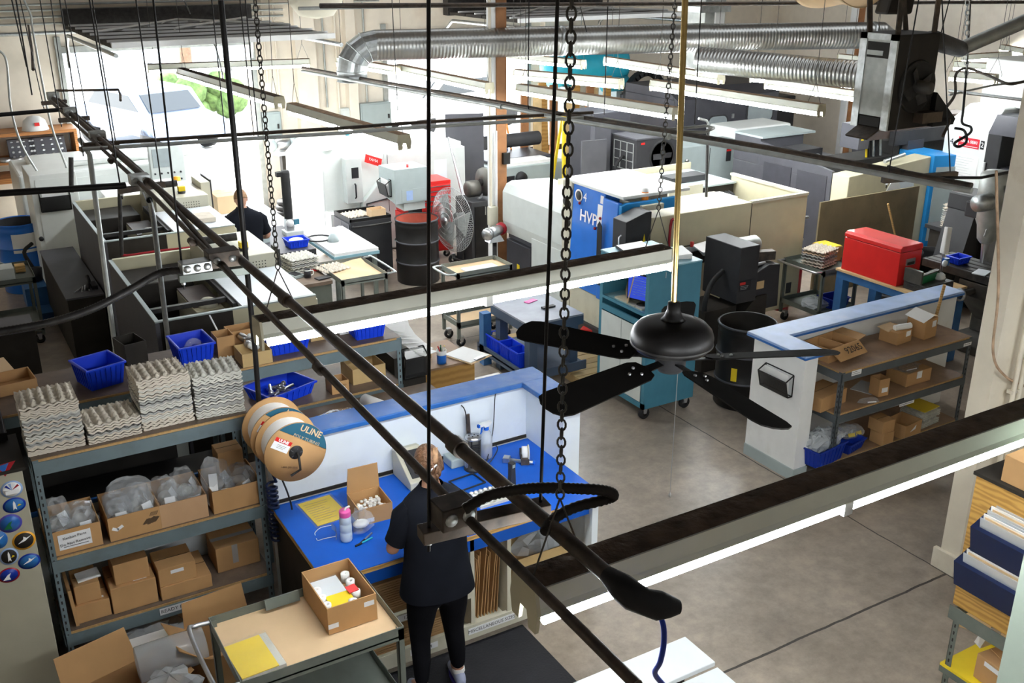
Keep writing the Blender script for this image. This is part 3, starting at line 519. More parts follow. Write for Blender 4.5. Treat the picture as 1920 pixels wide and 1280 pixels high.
# ================================================================ DUCTS, HEATER
def duct(p0, p1, r, label, elbow=False, tail=False):
    a, b = Vector(p0), Vector(p1); d = b-a; L = d.length; rz = math.atan2(d.y, d.x); ry = -math.asin(d.z/L)
    t = thing('air_duct', label, 'duct', a); t.rotation_euler = (0, ry, rz)
    MB().lathe([(r, 0), (r, L)], (0, 0, 0), 36, 'x').build('pipe', 'spiral_duct', t)
    for k in range(1, int(L/2.4)+1): MB().lathe([(r, -.03), (r+.008, -.03), (r+.008, .03), (r, .03)], (k*2.4, 0, 0), 36, 'x').build('band', 'galv', t)
    if elbow:
        for k in range(4):
            rings = []
            for a_ in (k*PI/8, (k+1)*PI/8):
                ring = []
                for j in range(28):
                    u = 2*PI*j/28; R_ = .30+r*math.cos(u)  # bend about a line below
                    ring.append((-R_*math.sin(a_), r*math.sin(u), -.30+R_*math.cos(a_)))
                rings.append(ring)
            MB().loft(rings, False, False).build('elbow_gore', 'galv', t)
            rr = [(x, y, z) for x, y, z in rings[1]]; MB().tube(rr+[rr[0]], .008, 5, False).build('seam', 'galv', t)
        MB().lathe([(r, 0), (r, -.12), (r+.01, -.12), (r*.9, -.13), (r*.85, -.05)], (-.30, 0, -.30), 28).build('mouth', 'galv', t)
    if tail:
        rings = [[(L+s*.28, r*math.cos(2*PI*j/28)*(1-.0*s), r*math.sin(2*PI*j/28)-.0) for j in range(28)] for s in (0, 1)]; rings[1] = [(x+.1*(1 if z < 0 else -1), y, z-.12) for x, y, z in rings[1]]
        MB().loft(rings, False, True).build('elbow_gore', 'galv', t)
    return t
duct(P(703, 85, 3.3), P(1322, 70, 3.3), .185, 'long silver spiral duct with a down-turned elbow at its left end', True)
duct(P(1318, 70, 3.3), P(1655, 66, 3.3), .175, 'silver spiral duct right of the vertical duct box', False, True)
duct(P(1312, 112, 3.17), P(1640, 143, 3.13), .15, 'lower silver spiral duct running behind the heater')
q = P(1320, 60, 3.3); t = thing('duct_riser', 'pale square sheet metal duct riser joining the silver ducts', 'duct', (q.x, q.y, 3.3)); MB().box(-.17, -.2, -.5, .2, .2, 2.4).build('box', 'galv_dull', t, bev=.01); MB().box(.0, -.23, .0, .16, -.2, .3).build('access_panel', 'white_paint', t); MB().box(-.3, -.25, .28, .25, .25, .36).build('flange', 'galv', t)
q = P(1664, 246, 2.95); t = thing('unit_heater', 'rusty unit heater with pale front panel hanging at upper right', 'heater', (q.x, q.y, 2.95))
hx, hy, hz = .52, .40, .80
MB().box(0, 0, 0, hx, hy, hz).build('casing', 'brown_dark', t, bev=.01)
f = MB().box(-.02, 0, 0, 0, .075, hz).box(-.02, hy-.075, 0, 0, hy, hz).box(-.02, 0, hz-.05, 0, hy, hz).build('front_frame', 'galv', t)
MB().box(-.012, .075, .11, 0, hy-.075, hz-.05).build('front_panel', 'machine_grey' if False else 'galv_dull', t); MB().box(-.016, .085, hz-.20, -.008, hy-.085, hz-.07).build('top_opening', 'cavity', t); MB().box(-.02, .14, hz-.18, -.014, hy-.09, hz-.14).build('slot_lip', 'galv_dull', t); MB().box(-.016, .09, .02, -.008, hy-.09, .10).build('bottom_opening', 'cavity', t)
MB().hexa([(-.16, .08, -.06), (-.15, .08, -.075), (-.15, hy-.08, -.075), (-.16, hy-.08, -.06)], [(-.0, .08, .02), (-.0, .08, .0), (-.0, hy-.08, .0), (-.0, hy-.08, .02)]).build('flap', 'pipe_brown', t)
MB().lathe([(.0, -.015), (.2, -.015), (.215, -.03), (.225, -.015), (.225, 0)], (hx*.55, 0, hz*.45), 28, 'y').build('fan_opening', 'cavity', t)
for k in range(4): MB().rbox((hx*.55+.09*math.cos(k*PI/2+.5), -.03, hz*.45+.09*math.sin(k*PI/2+.5)), (.15, .006, .09), ry=-(k*PI/2+.5), rx=.4).build('fan_blade', 'dark_steel', t)
MB().lathe([(0, -.16), (.05, -.155), (.06, -.05), (.06, 0)], (hx*.55, 0, hz*.45), 16, 'y').build('motor', 'iron', t)
MB().box(hx*.6, -.1, .05, hx+.05, 0, .14).build('control_box', 'pipe_brown', t); MB().prism([(hx, 0), (hx+.28, 0), (hx+.3, .05), (hx, .3)], -.05, .3, 'y').build('hood', 'black_steel', t)
for k, (x, y, tx, ty) in enumerate(((.03, .05, .2, .2), (.03, hy-.05, .15, .3), (hx-.03, .05, .12, .1), (hx-.03, hy-.05, -.1, .2))):
    MB().hexa([(x-.03, y-.006, hz), (x+.03, y-.006, hz), (x+.03, y+.006, hz), (x-.03, y+.006, hz)], [(x+tx-.03, y+ty, hz+1.1), (x+tx+.03, y+ty, hz+1.1), (x+tx+.03, y+ty+.012, hz+1.1), (x+tx-.03, y+ty+.012, hz+1.1)]).build('strap', 'pipe_brown', t)
b = (P(1762, 92, 3.45)-t.location); c2 = P(1800, 92, 3.42)-t.location; e = (PD(1945, 30, P(1800, 90, 3.42)+Vector((.6, -.5, 0)))-t.location)
MB().tube([(hx*.9, hy*.4, hz-.1), (hx+.1, .15, hz-.08), c2], .085, 18).build('flue_collar', 'dark_steel', t); MB().tube([c2, e, e+(e-c2)], .075, 18).build('flue_pipe', 'galv_dull', t)
lp = [P(1768, 255, 2.9), P(1780, 225, 3.0), P(1765, 215, 3.0), P(1790, 178, 3.1), P(1792, 140, 3.2), P(1812, 128, 3.2), P(1850, 140, 3.2), P(1890, 157, 3.2), P(1925, 152, 3.2)]
tag(MB().tube(smooth(lp, 6), .014, 8).build('cable', 'pipe_brown'), 'brown cable rising from the heater and running to the right edge', 'cable')
lp = [P(1820, 0, 3.6), P(1813, 120, 3.2), P(1806, 205, 2.95), P(1804, 230, 2.9), P(1820, 238, 2.88), P(1818, 250, 2.86), P(1790, 268, 2.84), P(1798, 275, 2.83), P(1812, 265, 2.84), P(1808, 245, 2.88), P(1790, 240, 2.9)]
tag(MB().tube(smooth(lp, 6), .012, 8).build('cable', 'rubber'), 'black cable hanging in a loop beside the heater', 'cable')
tag(link_chain(P(1812, 140, 3.15), PD(1814, 0, P(1812, 140, 3.15)), .05, .006, .02).build('chain', 'galv'), 'pale chain hanging in front of the flue pipe', 'chain')
# cloth covered things under the roof
q = PY(590, -14, 13); t = thing('cloth_drum', 'cream round cloth shade at the top edge left of the duct', 'shade', q); MB().lathe([(.0, -.32), (.22, -.28), (.34, -.12), (.36, .2), (.2, .4)], (0, 0, 0), 24).build('shade', 'shade_cloth', t); MB().tube([(0, 0, .4), (0, 0, 5.8-q.z)], .02).build('stem', 'galv', t)
q = PY(1570, -2, 8.6); t = thing('canvas_sling', 'orange-tan canvas sagging at the top edge', 'cloth', q)
MB().grid(lambda u, v: ((u-.5)*.95, (v-.5)*.7, .22*(abs(u-.5)*2)**2-.08+.03*math.sin(v*5)), 20, 8).build('cloth', 'canvas', t, solid=.01)
for sx in (-.47, .47): MB().tube([(sx, 0, .14), (sx, 0, 5.8-q.z)], .008).build('hanger', 'iron', t)
q = PY(1675, 10, 8.2); t = thing('folded_cover', 'dark brown folded cover hanging over the heater straps', 'cloth', q); MB().hexa([(-.2, -.1, -.09), (.22, -.1, -.1), (.22, .1, -.1), (-.2, .1, -.09)], [(-.14, -.1, .12), (.25, -.1, .12), (.25, .1, .12), (-.14, .1, .12)]).build('cover', 'brown_dark', t, bev=.03); MB().box(.0, -.01, .1, .03, .01, 5.8-q.z).build('strap', 'iron', t)
# timber posts
def post(px, py, w, label):
    q = P(px, py); t = thing('timber_post', label, 'post', q); MB().box(-w/2, -w/2, 0, w/2, w/2, 5.8).build('timber', 'post_wood', t, bev=.006)
    MB().box(-w/2-.06, -w/2+.02, 0, -w/2, w/2, 5.8).build('painted_side', 'white_paint', t); return t
tp_ = post(937, 540, .15, 'brown timber post with a white side in the middle')
MB().tube([(-.16, -.05, .9), (-.16, -.05, 5.7)], .02, 8).build('conduit', 'cream_wall', tp_); MB().tube([(-.10, -.1, .5), (-.10, -.1, 2.2)], .014, 8).build('conduit', 'white_paint', tp_); MB().box(-.22, -.14, .95, -.1, -.06, 1.2).build('outlet_box', 'cream', tp_); MB().box(.0, -.12, 1.75, .1, -.075, 1.9).build('bracket', 'black_steel', tp_)
q = P(1565, 300); post(1575, 330, .16, 'brown timber post behind the dark press, upper right')
# ================================================================ SHARED KINDS
def open_box(loc, w, d, h, label, m='card', rz=0., flaps=(), name='open_carton', group=None, cat='box', note=None, tapes=()):
    t = thing(name, label, cat, loc, rz, group); k = .006; a, b = w/2, d/2
    MB().box(-a, -b, 0, a, b, k).box(-a, -b, k, a, -b+k, h).box(-a, b-k, k, a, b, h).box(-a, -b+k, k, -a+k, b-k, h).box(a-k, -b+k, k, a, b-k, h).build('body', m, t)
    for side, ang, ln in flaps:                          # side f b l r, angle up from level (0 = flat out, 90 = straight up)
        c, s = math.cos(math.radians(ang))*ln, math.sin(math.radians(ang))*ln
        e = {'f': ((-a, -b), (a, -b), (0, -1)), 'b': ((-a, b), (a, b), (0, 1)), 'l': ((-a, -b), (-a, b), (-1, 0)), 'r': ((a, -b), (a, b), (1, 0))}[side]
        (x0, y0), (x1, y1), (nx, ny) = e; tx, ty = (x1-x0), (y1-y0); L = math.hypot(tx, ty); tx, ty = tx/L*.012, ty/L*.012
        q = [(x0, y0, h), (x1, y1, h), (x1+nx*c-tx, y1+ny*c-ty, h+s), (x0+nx*c+tx, y0+ny*c+ty, h+s)]
        nn = Vector((nx*s, ny*s, -c)).normalized()*.005
        MB().hexa(q, [tuple(Vector(p_)+nn) for p_ in q]).build('flap', m, t)
    if note: plate(note[0], (1, 0, 0), (0, 0, 1), note[1], note[2], .002).build('label', 'tag_white', t)
    for c_, w_, h_ in tapes: plate(c_, (1, 0, 0), (0, 0, 1), w_, h_, .0015).build('tape', 'tag_white', t)
    return t
def carton(loc, w, d, h, label, m='card', rz=0., tag_=None, tape=None, group=None, name='carton', tabs=False):
    t = thing(name, label, 'box', loc, rz, group); a, b = w/2, d/2
    MB().box(-a, -b, 0, a, b, h).build('body', m, t, bev=.004)
    MB().box(-a+.004, -.0015, h, a-.004, .0015, h+.0012).build('seam', 'brown_dark', t)
    if tag_:                                              # (x, w, h, face)
        x, w_, h_, f = tag_
        (plate((x, -b, h*.72), X_, Z_, w_, h_, .0015) if f == 'f' else plate((x, -b+.04, h), X_, Y_, w_, h_, .0015)).build('label', 'tag_white', t)
    if tape: MB().box(-a-.0015, -.02, h, a+.0015, .02, h+.0015).box(tape-.02, -b-.0015, h*.25, tape+.02, -b, h+.0015).build('tape', 'clear_hard', t)
    return t
def bin_(loc, w, d, h, label, m='bin_blue', rz=0., group=None, ribs=7, name='plastic_bin'):
    t = thing(name, label, 'bin', loc, rz, group); a, b = w/2, d/2; k = .86; t_ = .006
    def ring(sx, z, off=0): return [(-a*sx+off, -b*sx+off, z), (a*sx-off, -b*sx+off, z), (a*sx-off, b*sx-off, z), (-a*sx+off, b*sx-off, z)]
    MB().loft([ring(k, 0), ring(1, h), ring(1, h, t_), ring(k, t_, t_)], False, True).build('body', m, t)
    r = MB()
    for q in ring(1, 0): pass
    r.box(-a-.012, -b-.012, h-.012, a+.012, -b+.004, h+.004).box(-a-.012, b-.004, h-.012, a+.012, b+.012, h+.004).box(-a-.012, -b, h-.012, -a+.004, b, h+.004).box(a-.004, -b, h-.012, a+.012, b, h+.004); r.build('rim', m, t, bev=.003)
    rb = MB()
    for i in range(ribs):
        u = -1+2*(i+.5)/ribs
        for s in (-1, 1):
            rb.hexa([(u*a*k-.005, s*b*k, .005), (u*a*k+.005, s*b*k, .005), (u*a*k+.005, s*(b*k+.006), .005), (u*a*k-.005, s*(b*k+.006), .005)], [(u*a-.005, s*b, h-.01), (u*a+.005, s*b, h-.01), (u*a+.005, s*(b+.008), h-.01), (u*a-.005, s*(b+.008), h-.01)])
            rb.hexa([(s*a*k, u*b*k-.005, .005), (s*(a*k+.006), u*b*k-.005, .005), (s*(a*k+.006), u*b*k+.005, .005), (s*a*k, u*b*k+.005, .005)], [(s*a, u*b-.005, h-.01), (s*(a+.008), u*b-.005, h-.01), (s*(a+.008), u*b+.005, h-.01), (s*a, u*b+.005, h-.01)])
    rb.build('ribs', m, t); return t
def bag(loc, w, d, h, label, seed=1, m='clear_bag', rz=0., tagm='tag_white', group=None, inner=None, standing=False):
    t = thing('plastic_bag', label, 'bag', loc, rz, group); rn = random.Random(seed); J = {}; ph = [rn.uniform(0, 6) for _ in range(8)]
    def f(u, v):
        th, al = 2*PI*u, -PI/2+PI*v; r = 1+J.setdefault((round(u*16) % 16, round(v*9)), rn.uniform(-.2, .2))+.16*math.sin(3*th+ph[0]+4*v)+.10*math.sin(7*th+ph[1])*math.cos(5*al+ph[2])+.07*math.sin(11*th+ph[3]+6*v)
        top = (abs(math.sin(th+ph[4]))*.5+.3) if (standing and v > .7) else 1
        return (w/2*math.cos(al)**.6*r*math.cos(th), d/2*math.cos(al)**.6*r*math.sin(th)*top, h/2+h/2*math.sin(al)*(1+.1*math.sin(5*th+ph[5])) )
    MB().grid(f, 16, 9, False).build('film', m, t)
    if tagm: MB().rbox((rn.uniform(-.1, .1)*w, -d*.36, h*.5), (w*.42, .002, h*.34), rz=rn.uniform(-.3, .3), rx=-.5).build('label', tagm, t)
    if inner: MB().ball((0, 0, h*.35), min(w, d)*.32, 10, (1.2, 1, h*.5/min(w, d))).build('contents', inner, t)
    return t
def tray_mesh(nx=6, ny=5, s=.295, res=5, amp=.042):
    m = MB(); sx, sy = s, s*ny/nx*1.08
    def f(u, v):
        a = .5-.5*math.cos(2*PI*u*nx); b = .5-.5*math.cos(2*PI*v*ny)
        e = max(0, min(1, (min(u*nx, (1-u)*nx, v*ny, (1-v)*ny)-.22)*3.2))
        hgt = e*(amp*.9*(a*b)**1.25 + amp*.10*max(a, b)**3*(1-min(a, b)))+(1-e)*.006*(math.cos(2*PI*u*nx)+math.cos(2*PI*v*ny))
        return ((u-.5)*sx, (v-.5)*sy, hgt)
    m.grid(f, nx*res, ny*res); A, B = nx*res, ny*res
    lp = [f(i/A, 0) for i in range(A)]+[f(1, j/B) for j in range(B)]+[f(1-i/A, 1) for i in range(A)]+[f(0, 1-j/B) for j in range(B)]; n = len(lp)
    return m.add(lp+[(x*1.008, y*1.008, z-.0115) for x, y, z in lp], [(k, k+n, (k+1) % n+n, (k+1) % n) for k in range(n)])
TRAY = {}
def tray_proto(m):
    if m not in TRAY:
        o = tray_mesh().build('egg_tray', m); TRAY[m] = o.data; bpy.data.objects.remove(o)
    return TRAY[m]
def tray_stack(loc, n, top_label, label, group, rz=0., pitch=.0145, pal=('pulp', 'pulp_grey'), scale=1., seed=0):
    rn = random.Random(seed+int(loc[0]*100)); loc = Vector(loc); zz = 0
    for i in range(n):
        o = bpy.data.objects.new('egg_tray', tray_proto(pal[0] if (i > n*.75 or i < n*.2) else (pal[0], pal[1], 'pulp_dark')[rn.choice((0, 1, 1, 2, 2))])); C.objects.link(o)
        o.location = loc+Vector((rn.uniform(-.005, .005), rn.uniform(-.005, .005), zz)); zz += pitch*rn.choice((.75, .9, 1, 1.35)); o.rotation_euler = (0, 0, rz+rn.uniform(-.025, .025)+PI*(i % 2)); o.scale = (scale, scale, 1)
        tag(o, top_label if i == n-1 else label, 'egg tray', group)
def angle_post(x, y, z0, z1, dx, dy, m, parent, w=.038, holes=True):
    b = MB().box(x, y, z0, x+dx*w, y+dy*.004, z1).box(x, y, z0, x+dx*.004, y+dy*w, z1); n = len(b.f); z = z0+.06
    while z < z1-.03:
        b.box(x+dx*w*.38, y-dy*.0012, z, x+dx*w*.62, y, z+.022).box(x-dx*.0012, y+dy*w*.38, z, x, y+dy*w*.62, z+.022); z += .05
    p_ = b.build('post', m, parent); p_.data.materials.append(MATS['cavity'])
    for k in range(n, len(b.f)): p_.data.polygons[k].material_index = 1
    return p_
def rack(name, label, x0, y0, x1, y1, decks, ztop, m, top='shelf_top', beam=.09, z0=0.):
    t = thing(name, label, 'shelf', (x0, y0, z0)); w, d = x1-x0, y1-y0
    for x, y, dx, dy in ((0, 0, 1, 1), (w, 0, -1, 1), (0, d, 1, -1), (w, d, -1, -1)): angle_post(x, y, 0, ztop-z0, dx, dy, m, t)
    for z in decks:
        z -= z0
        k = MB().box(.002, .003, z-.022, w-.002, d-.003, z).build('deck', 'particle', t); MB().box(.002, .012, z, w-.002, d-.003, z+.002).build('surface', top, k)
        MB().box(.005, -.006, z-beam, w-.005, .004, z-.014).build('beam', m, t); MB().box(.005, d-.004, z-beam, w-.005, d+.006, z-.014).build('beam', m, t)
        MB().box(-.006, .005, z-beam, .004, d-.005, z-.014).build('side_beam', m, t); MB().box(w-.004, .005, z-beam, w+.006, d-.005, z-.014).build('side_beam', m, t)
    return t
def caster(parent, x, y, r=.06, z=0.):
    MB().lathe([(r*.45, -.016), (r, -.018), (r, .018), (r*.45, .016), (r*.45, -.016)], (x, y, z+r), 18, 'y').build('caster', 'rubber', parent)
    MB().hexa([(x-.015, y-.028, z+r), (x+.015, y-.028, z+r), (x+.015, y+.028, z+r), (x-.015, y+.028, z+r)], [(x-.03, y-.03, z+r*2.25), (x+.03, y-.03, z+r*2.25), (x+.03, y+.03, z+r*2.25), (x-.03, y+.03, z+r*2.25)]).build('caster_fork', 'steel', parent)
def cart(loc, w, d, h, low, label, m='cart_grey', rz=0., hand='l', lip=.05, top_in=None, name='tray_cart'):
    t = thing(name, label, 'cart', loc, rz); k = .004; wr = .055
    for z, nm in ((h, 'top_tray'), (low, 'bottom_tray')):
        b = MB().box(0, 0, z-lip-.01, w, d, z-lip).box(0, 0, z-lip, w, k, z).box(0, d-k, z-lip, w, d, z).box(0, k, z-lip, k, d-k, z).box(w-k, k, z-lip, w, d-k, z).box(0, 0, z-lip-.03, w, k, z-lip).box(w-k, 0, z-lip-.03, w, d, z-lip)
        b.build(nm, m, t)
    if top_in: MB().box(.006, .006, h-lip, w-.006, d-.006, h-lip+.003).build('liner', top_in, t)
    for x in (0, w-.035):
        for y in (0, d-.035): MB().box(x, y, wr*2, x+.035, y+.004, h-.01).box(x, y, wr*2, x+.004, y+.035, h-.01).build('leg', m, t)
    for x in (.06, w-.06):
        for y in (.05, d-.05): caster(t, x, y, wr)
    s = -1 if hand == 'l' else 1; x0 = 0 if hand == 'l' else w
    MB().tube(smooth([(x0, .02, h-.02), (x0+s*.08, .02, h-.015), (x0+s*.12, .07, h-.012), (x0+s*.12, d-.07, h-.012), (x0+s*.08, d-.02, h-.015), (x0, d-.02, h-.02)], 5), .013, 10).build('handle', 'galv' if m != 'grey_green' else 'steel', t)
    return t
def drum(loc, label, m='drum_black', r=.29, h=.88, inside='rust', lid=False, hoop='machine_slate', name='steel_drum'):
    t = thing(name, label, 'drum', loc)
    pr = [(0, .01), (r-.01, 0), (r, .01)]
    for zz in (.30, .32, .34): pass
    pr += [(r, h*.32), (r+.012, h*.335), (r, h*.35), (r, h*.65), (r+.012, h*.665), (r, h*.68), (r, h*.9), (r+.005, h*.92), (r, h*.94), (r, h), (r+.008, h+.005), (r, h+.012), (r-.01, h+.005), (r-.012, h)]
    if lid: pr += [(r-.02, h-.02), (0, h-.02)]
    MB().lathe(pr, (0, 0, 0), 40, cap=False).build('shell', m, t)
    for z in (h*.335, h*.665, h): MB().lathe([(r+.004, z-.012), (r+.014, z), (r+.004, z+.012)], (0, 0, 0), 40, cap=False).build('hoop', hoop if m == 'drum_black' else m, t)  # lighter hoops on black drums: ring highlights put into the colour
    if not lid: MB().lathe([(r-.012, h), (r-.014, .45*h), (0, .45*h)], (0, 0, 0), 40, cap=False).build('liner', inside, t)
    return t
def holder(parent, org, r, w=.3, h=.22, n=None):          # wire-mesh document pocket on a face
    o = Vector(org); r = Vector(r).normalized(); u = Vector(Z_); n = r.cross(u)
    f = MB()
    for a, b in (((-w/2, 0, 0), (w/2, 0, 0)), ((-w/2, 0, .0), (-w/2, h, .0)), ((w/2, 0, 0), (w/2, h, 0)), ((-w/2, h, 0), (w/2, h, 0)), ((-w/2, .0, .05), (w/2, .0, .05)), ((-w/2, h*.75, .09), (w/2, h*.75, .09)), ((-w/2, 0, .05), (-w/2, h*.75, .09)), ((w/2, 0, .05), (w/2, h*.75, .09)), ((-w/2, h*.75, .09), (-w/2, h, 0)), ((w/2, h*.75, .09), (w/2, h, 0)), ((-w/2, 0, 0), (-w/2, 0, .05)), ((w/2, 0, 0), (w/2, 0, .05))):
        f.tube([o+r*a[0]+u*a[1]+n*a[2], o+r*b[0]+u*b[1]+n*b[2]], .006, 6)
    t = f.build('document_holder', 'black_steel', parent)
    pp = lambda a: o+r*a[0]+u*a[1]+n*a[2]
    MB().hexa([pp((-w/2, 0, .05)), pp((w/2, 0, .05)), pp((w/2, 0, .052)), pp((-w/2, 0, .052))], [pp((-w/2, h*.75, .09)), pp((w/2, h*.75, .09)), pp((w/2, h*.75, .092)), pp((-w/2, h*.75, .092))]).build('mesh_front', 'mesh_black', t)
    MB().hexa([pp((-w*.42, .02, .02)), pp((w*.42, .02, .02)), pp((w*.42, .02, .03)), pp((-w*.42, .02, .03))], [pp((-w*.42, h*.98, .03)), pp((w*.42, h*.98, .03)), pp((w*.42, h*.98, .04)), pp((-w*.42, h*.98, .04))]).build('sheets', 'paper', t)
    return t
def lines_of_text(parent, o, r, u, w, h, n, m='ink', seed=0, name='print'):       # ruled small print on a label
    o = Vector(o); r = Vector(r).normalized(); u = Vector(u).normalized(); nn = r.cross(u); b = MB(); rn = random.Random(seed)
    for i in range(n):
        y = h*(.5-(i+.5)/n); L = w*rn.uniform(.5, .95); x0 = -w/2
        p_ = o+r*x0+u*y; hh = h/n*.16; q = [p_, p_+r*L, p_+r*L+u*hh, p_+u*hh]; b.hexa(q, [k+nn*.0008 for k in q])
    return b.build(name, m, parent)
# ================================================================ PACKING DESK
DX0, DX1, DY0, DY1, DZ = 1.62, 3.65, 4.95, 5.95, .93
t = thing('packing_desk', 'blue-topped packing desk with pale cubby base where the woman stands', 'desk', (DX0, DY0, 0)); w, d = DX1-DX0, DY1-DY0
MB().box(0, 0, DZ-.035, w, d, DZ-.004).build('core', 'plywood', t); MB().box(.002, .002, DZ-.004, w-.002, d-.004, DZ).build('top', 'desk_blue', t)
MB().box(.06, .07, DZ-.17, w-.06, .1, DZ-.035).build('apron', 'desk_blue', t)
fr = MB().box(.02, .1, .08, .06, d, DZ-.035).build('side', 'brown_dark', t); MB().box(w-.07, .03, 0, w-.02, .12, DZ-.035).build('right_post', 'white_board', t); MB().box(w-.05, .12, 0, w-.02, d, DZ-.035).build('right_side', 'white_board', t)
MB().box(.06, d-.05, .05, w-.05, d-.03, DZ-.04).build('back', 'card_in', t); MB().box(.04, .08, .12, w-.07, d-.05, .15).build('floor_board', 'cream', t); MB().box(.04, .06, .08, w-.07, .09, .19).build('bottom_rail', 'cream', t)
MB().box(.04, .1, .42, 1.02, d-.05, .44).build('middle_shelf', 'cream', t); MB().box(.04, .07, .40, 1.02, .1, .46).build('shelf_rail', 'cream', t)
for x in (1.02, 1.30): MB().box(x, .07, .15, x+.03, d-.05, DZ-.17 if x > 1.1 else DZ-.035).build('divider', 'cream', t)
text('MISCELLANEOUS SIZES', .036, 'ink', plate((1.17, .058, .145), X_, Z_, .36, .05).build('label', 'tag_white', t), (1.17, .056, .145), X_, Z_)
text('12 X 12 X 12', .034, 'ink', plate((.62, .068, .43), X_, Z_, .26, .045).build('label', 'tag_white', t), (.62, .066, .43), X_, Z_)
text('14 X 14', .034, 'ink', plate((.66, .058, .145), X_, Z_, .2, .045).build('label', 'tag_white', t), (.66, .056, .145), X_, Z_)
plate((1.62, .068, DZ-.09), X_, Z_, .07, .016).build('label', 'tag_white', t)
for k in range(9):
    x = 1.06+k*.025; tag(MB().hexa([(DX0+x, DY0+.15, .155), (DX0+x+.006, DY0+.15, .155), (DX0+x+.006, DY0+.75, .155), (DX0+x, DY0+.75, .155)], [(DX0+x+.05-.012*(k % 3), DY0+.15, .62+.03*(k % 4)), (DX0+x+.056-.012*(k % 3), DY0+.15, .62+.03*(k % 4)), (DX0+x+.056-.012*(k % 3), DY0+.75, .62), (DX0+x+.05-.012*(k % 3), DY0+.75, .62)]).build('folded_carton', 'card'), 'flat folded carton on edge in the cubby marked miscellaneous sizes', 'cardboard', 'flat cartons on edge in the desk cubby')
for k in range(14): tag(MB().box(DX0+.2, DY0+.13, .442+k*.018, DX0+.95, DY0+.75, .456+k*.018).build('folded_carton', 'card_in'), 'flat folded carton lying in the pile under the blue desk behind the legs', 'cardboard', 'flat cartons piled under the desk')
for k in range(8): tag(MB().box(DX0+.2, DY0+.13, .152+k*.018, DX0+.98, DY0+.75, .166+k*.018).build('folded_carton', 'card_in'), 'flat folded carton in the lowest pile under the blue desk', 'cardboard', 'flat cartons lowest under the desk')
t = open_box((3.28, 5.28, .155), .50, .42, .38, 'yellow open carton with blue lettering on the right under the blue desk', 'card_yel', flaps=(('b', 80, .15), ('l', 60, .12)))
text('PUNCH', .10, 'blue_ink', t, (-.02, -.211, .24), X_, Z_)
carton((3.22, 5.25, .17), .2, .2, .22, 'small brown box inside the yellow carton under the desk', rz=.3); bag((3.34, 5.3, .2), .32, .3, .34, 'bubble wrap bag inside the yellow carton under the desk', 5, 'bubble', tagm=None)
# half wall behind and beside the desk
t = thing('half_wall', 'pale half wall with dark blue cap behind the packing desk', 'partition', (1.66, 5.97, 0)); W_ = 2.12
MB().box(0, 0, 0, W_, .13, 1.37).build('panel', 'white_board', t); MB().box(W_-.14, -.52, 0, W_, 0, 1.37).build('return_panel', 'white_board', t)
MB().box(-.02, -.04, 1.37, W_+.04, .20, 1.41).build('cap', 'cap_blue', t, bev=.008); MB().box(W_-.2, -.58, 1.3702, W_+.0401, -.03, 1.4102).build('return_cap', 'cap_blue', t, bev=.008); MB().box(0, -.008, .93, W_-.14, 0, .955).build('trim_strip', 'brown_dark', t)
struct(MB().box(-.7, 6.52, 0, 1.62, 6.58, 1.0).build('wall_counter', 'white_board')); struct(MB().box(-.7, 6.48, 1.0, 1.62, 6.5, 1.03).build('trim_counter', 'cap_blue')); struct(MB().box(-.7, 6.5, 1.0, 1.62, 6.79, 1.03).build('counter_top', 'black_steel'))
# spools
def spool(x, y, z, label, front=True, rr=.195):
    t = thing('tubing_spool', label, 'spool', (x, y, z))
    for yy in (-.09, .09): MB().lathe([(.03, yy-.005), (rr, yy-.005), (rr, yy+.005), (.03, yy+.005)], (0, 0, 0), 48, 'y').build('flange', 'card', t)
    MB().lathe([(rr*.82, -.085), (rr*.82, .085)], (0, 0, 0), 40, 'y').build('film_roll', 'paper', t)
    pts = []; 
    for k in range(17): a = math.radians(-8)+k*math.radians(125)/16; pts.append((math.cos(a)*rr*.995, math.sin(a)*rr*.995))
    b = MB().prism(pts, -.0975, -.0955, 'y').build('printed_band', 'teal_label', t)
    q = math.radians(-35); R = (math.cos(q), 0, math.sin(q)); U = (-math.sin(q), 0, math.cos(q)); rr_ = rr
    text('ULINE', .056, 'kraft', b, (.105, -.0978, .115), R, U, bold=.0012); text('POLY TUBING', .030, 'kraft', b, (.072, -.0978, .068), R, U)
    l = plate((-.085, -.0955, .07), R, U, .115, .075, .0015).build('label', 'tag_white', t); plate(Vector((-.085, -.0970, .07))+Vector(U)*.026, R, U, .115, .026, .001).build('header', 'red', l); text('ULINE', .026, 'white_ink', l, Vector((-.085, -.0982, .07))+Vector(U)*.026, R, U, bold=.001); lines_of_text(l, Vector((-.085, -.0972, .055)), R, U, .07, .028, 3)
    MB().lathe([(.0, -.108), (.02, -.108), (.04, -.100), (.045, -.0955)], (0, 0, 0), 24, 'y').build('hub', 'rubber', t)
    for k in range(10): MB().rbox((.03*math.cos(k*PI/5), -.104, .03*math.sin(k*PI/5)), (.022, .006, .004), ry=-k*PI/5).build('hub_rib', 'machine_slate', t) if k % 2 == 0 else None
    text('1-800-295-5510', .017, 'ink', t, (-.05, -.0956, -.09), (math.cos(-.3), 0, math.sin(-.3)), (math.sin(.3), 0, math.cos(.3)))
    return t
q = PY(555, 848, 5.42); spool(q.x, q.y+.0975, q.z, 'front cardboard spool of poly tubing over the left end of the desk')
spool(q.x-.012, q.y+.33, q.z+.01, 'rear cardboard spool of poly tubing close to the half wall')
tag(MB().tube([(1.60, 5.36, q.z-.115), (q.x+.0, 5.36, q.z-.09), (q.x, 5.37, q.z-.01), (q.x, 5.39, q.z), (q.x, 5.95, q.z)], .008, 8).build('spool_rod', 'black_steel'), 'black bent rod carrying the tubing spools', 'rod')
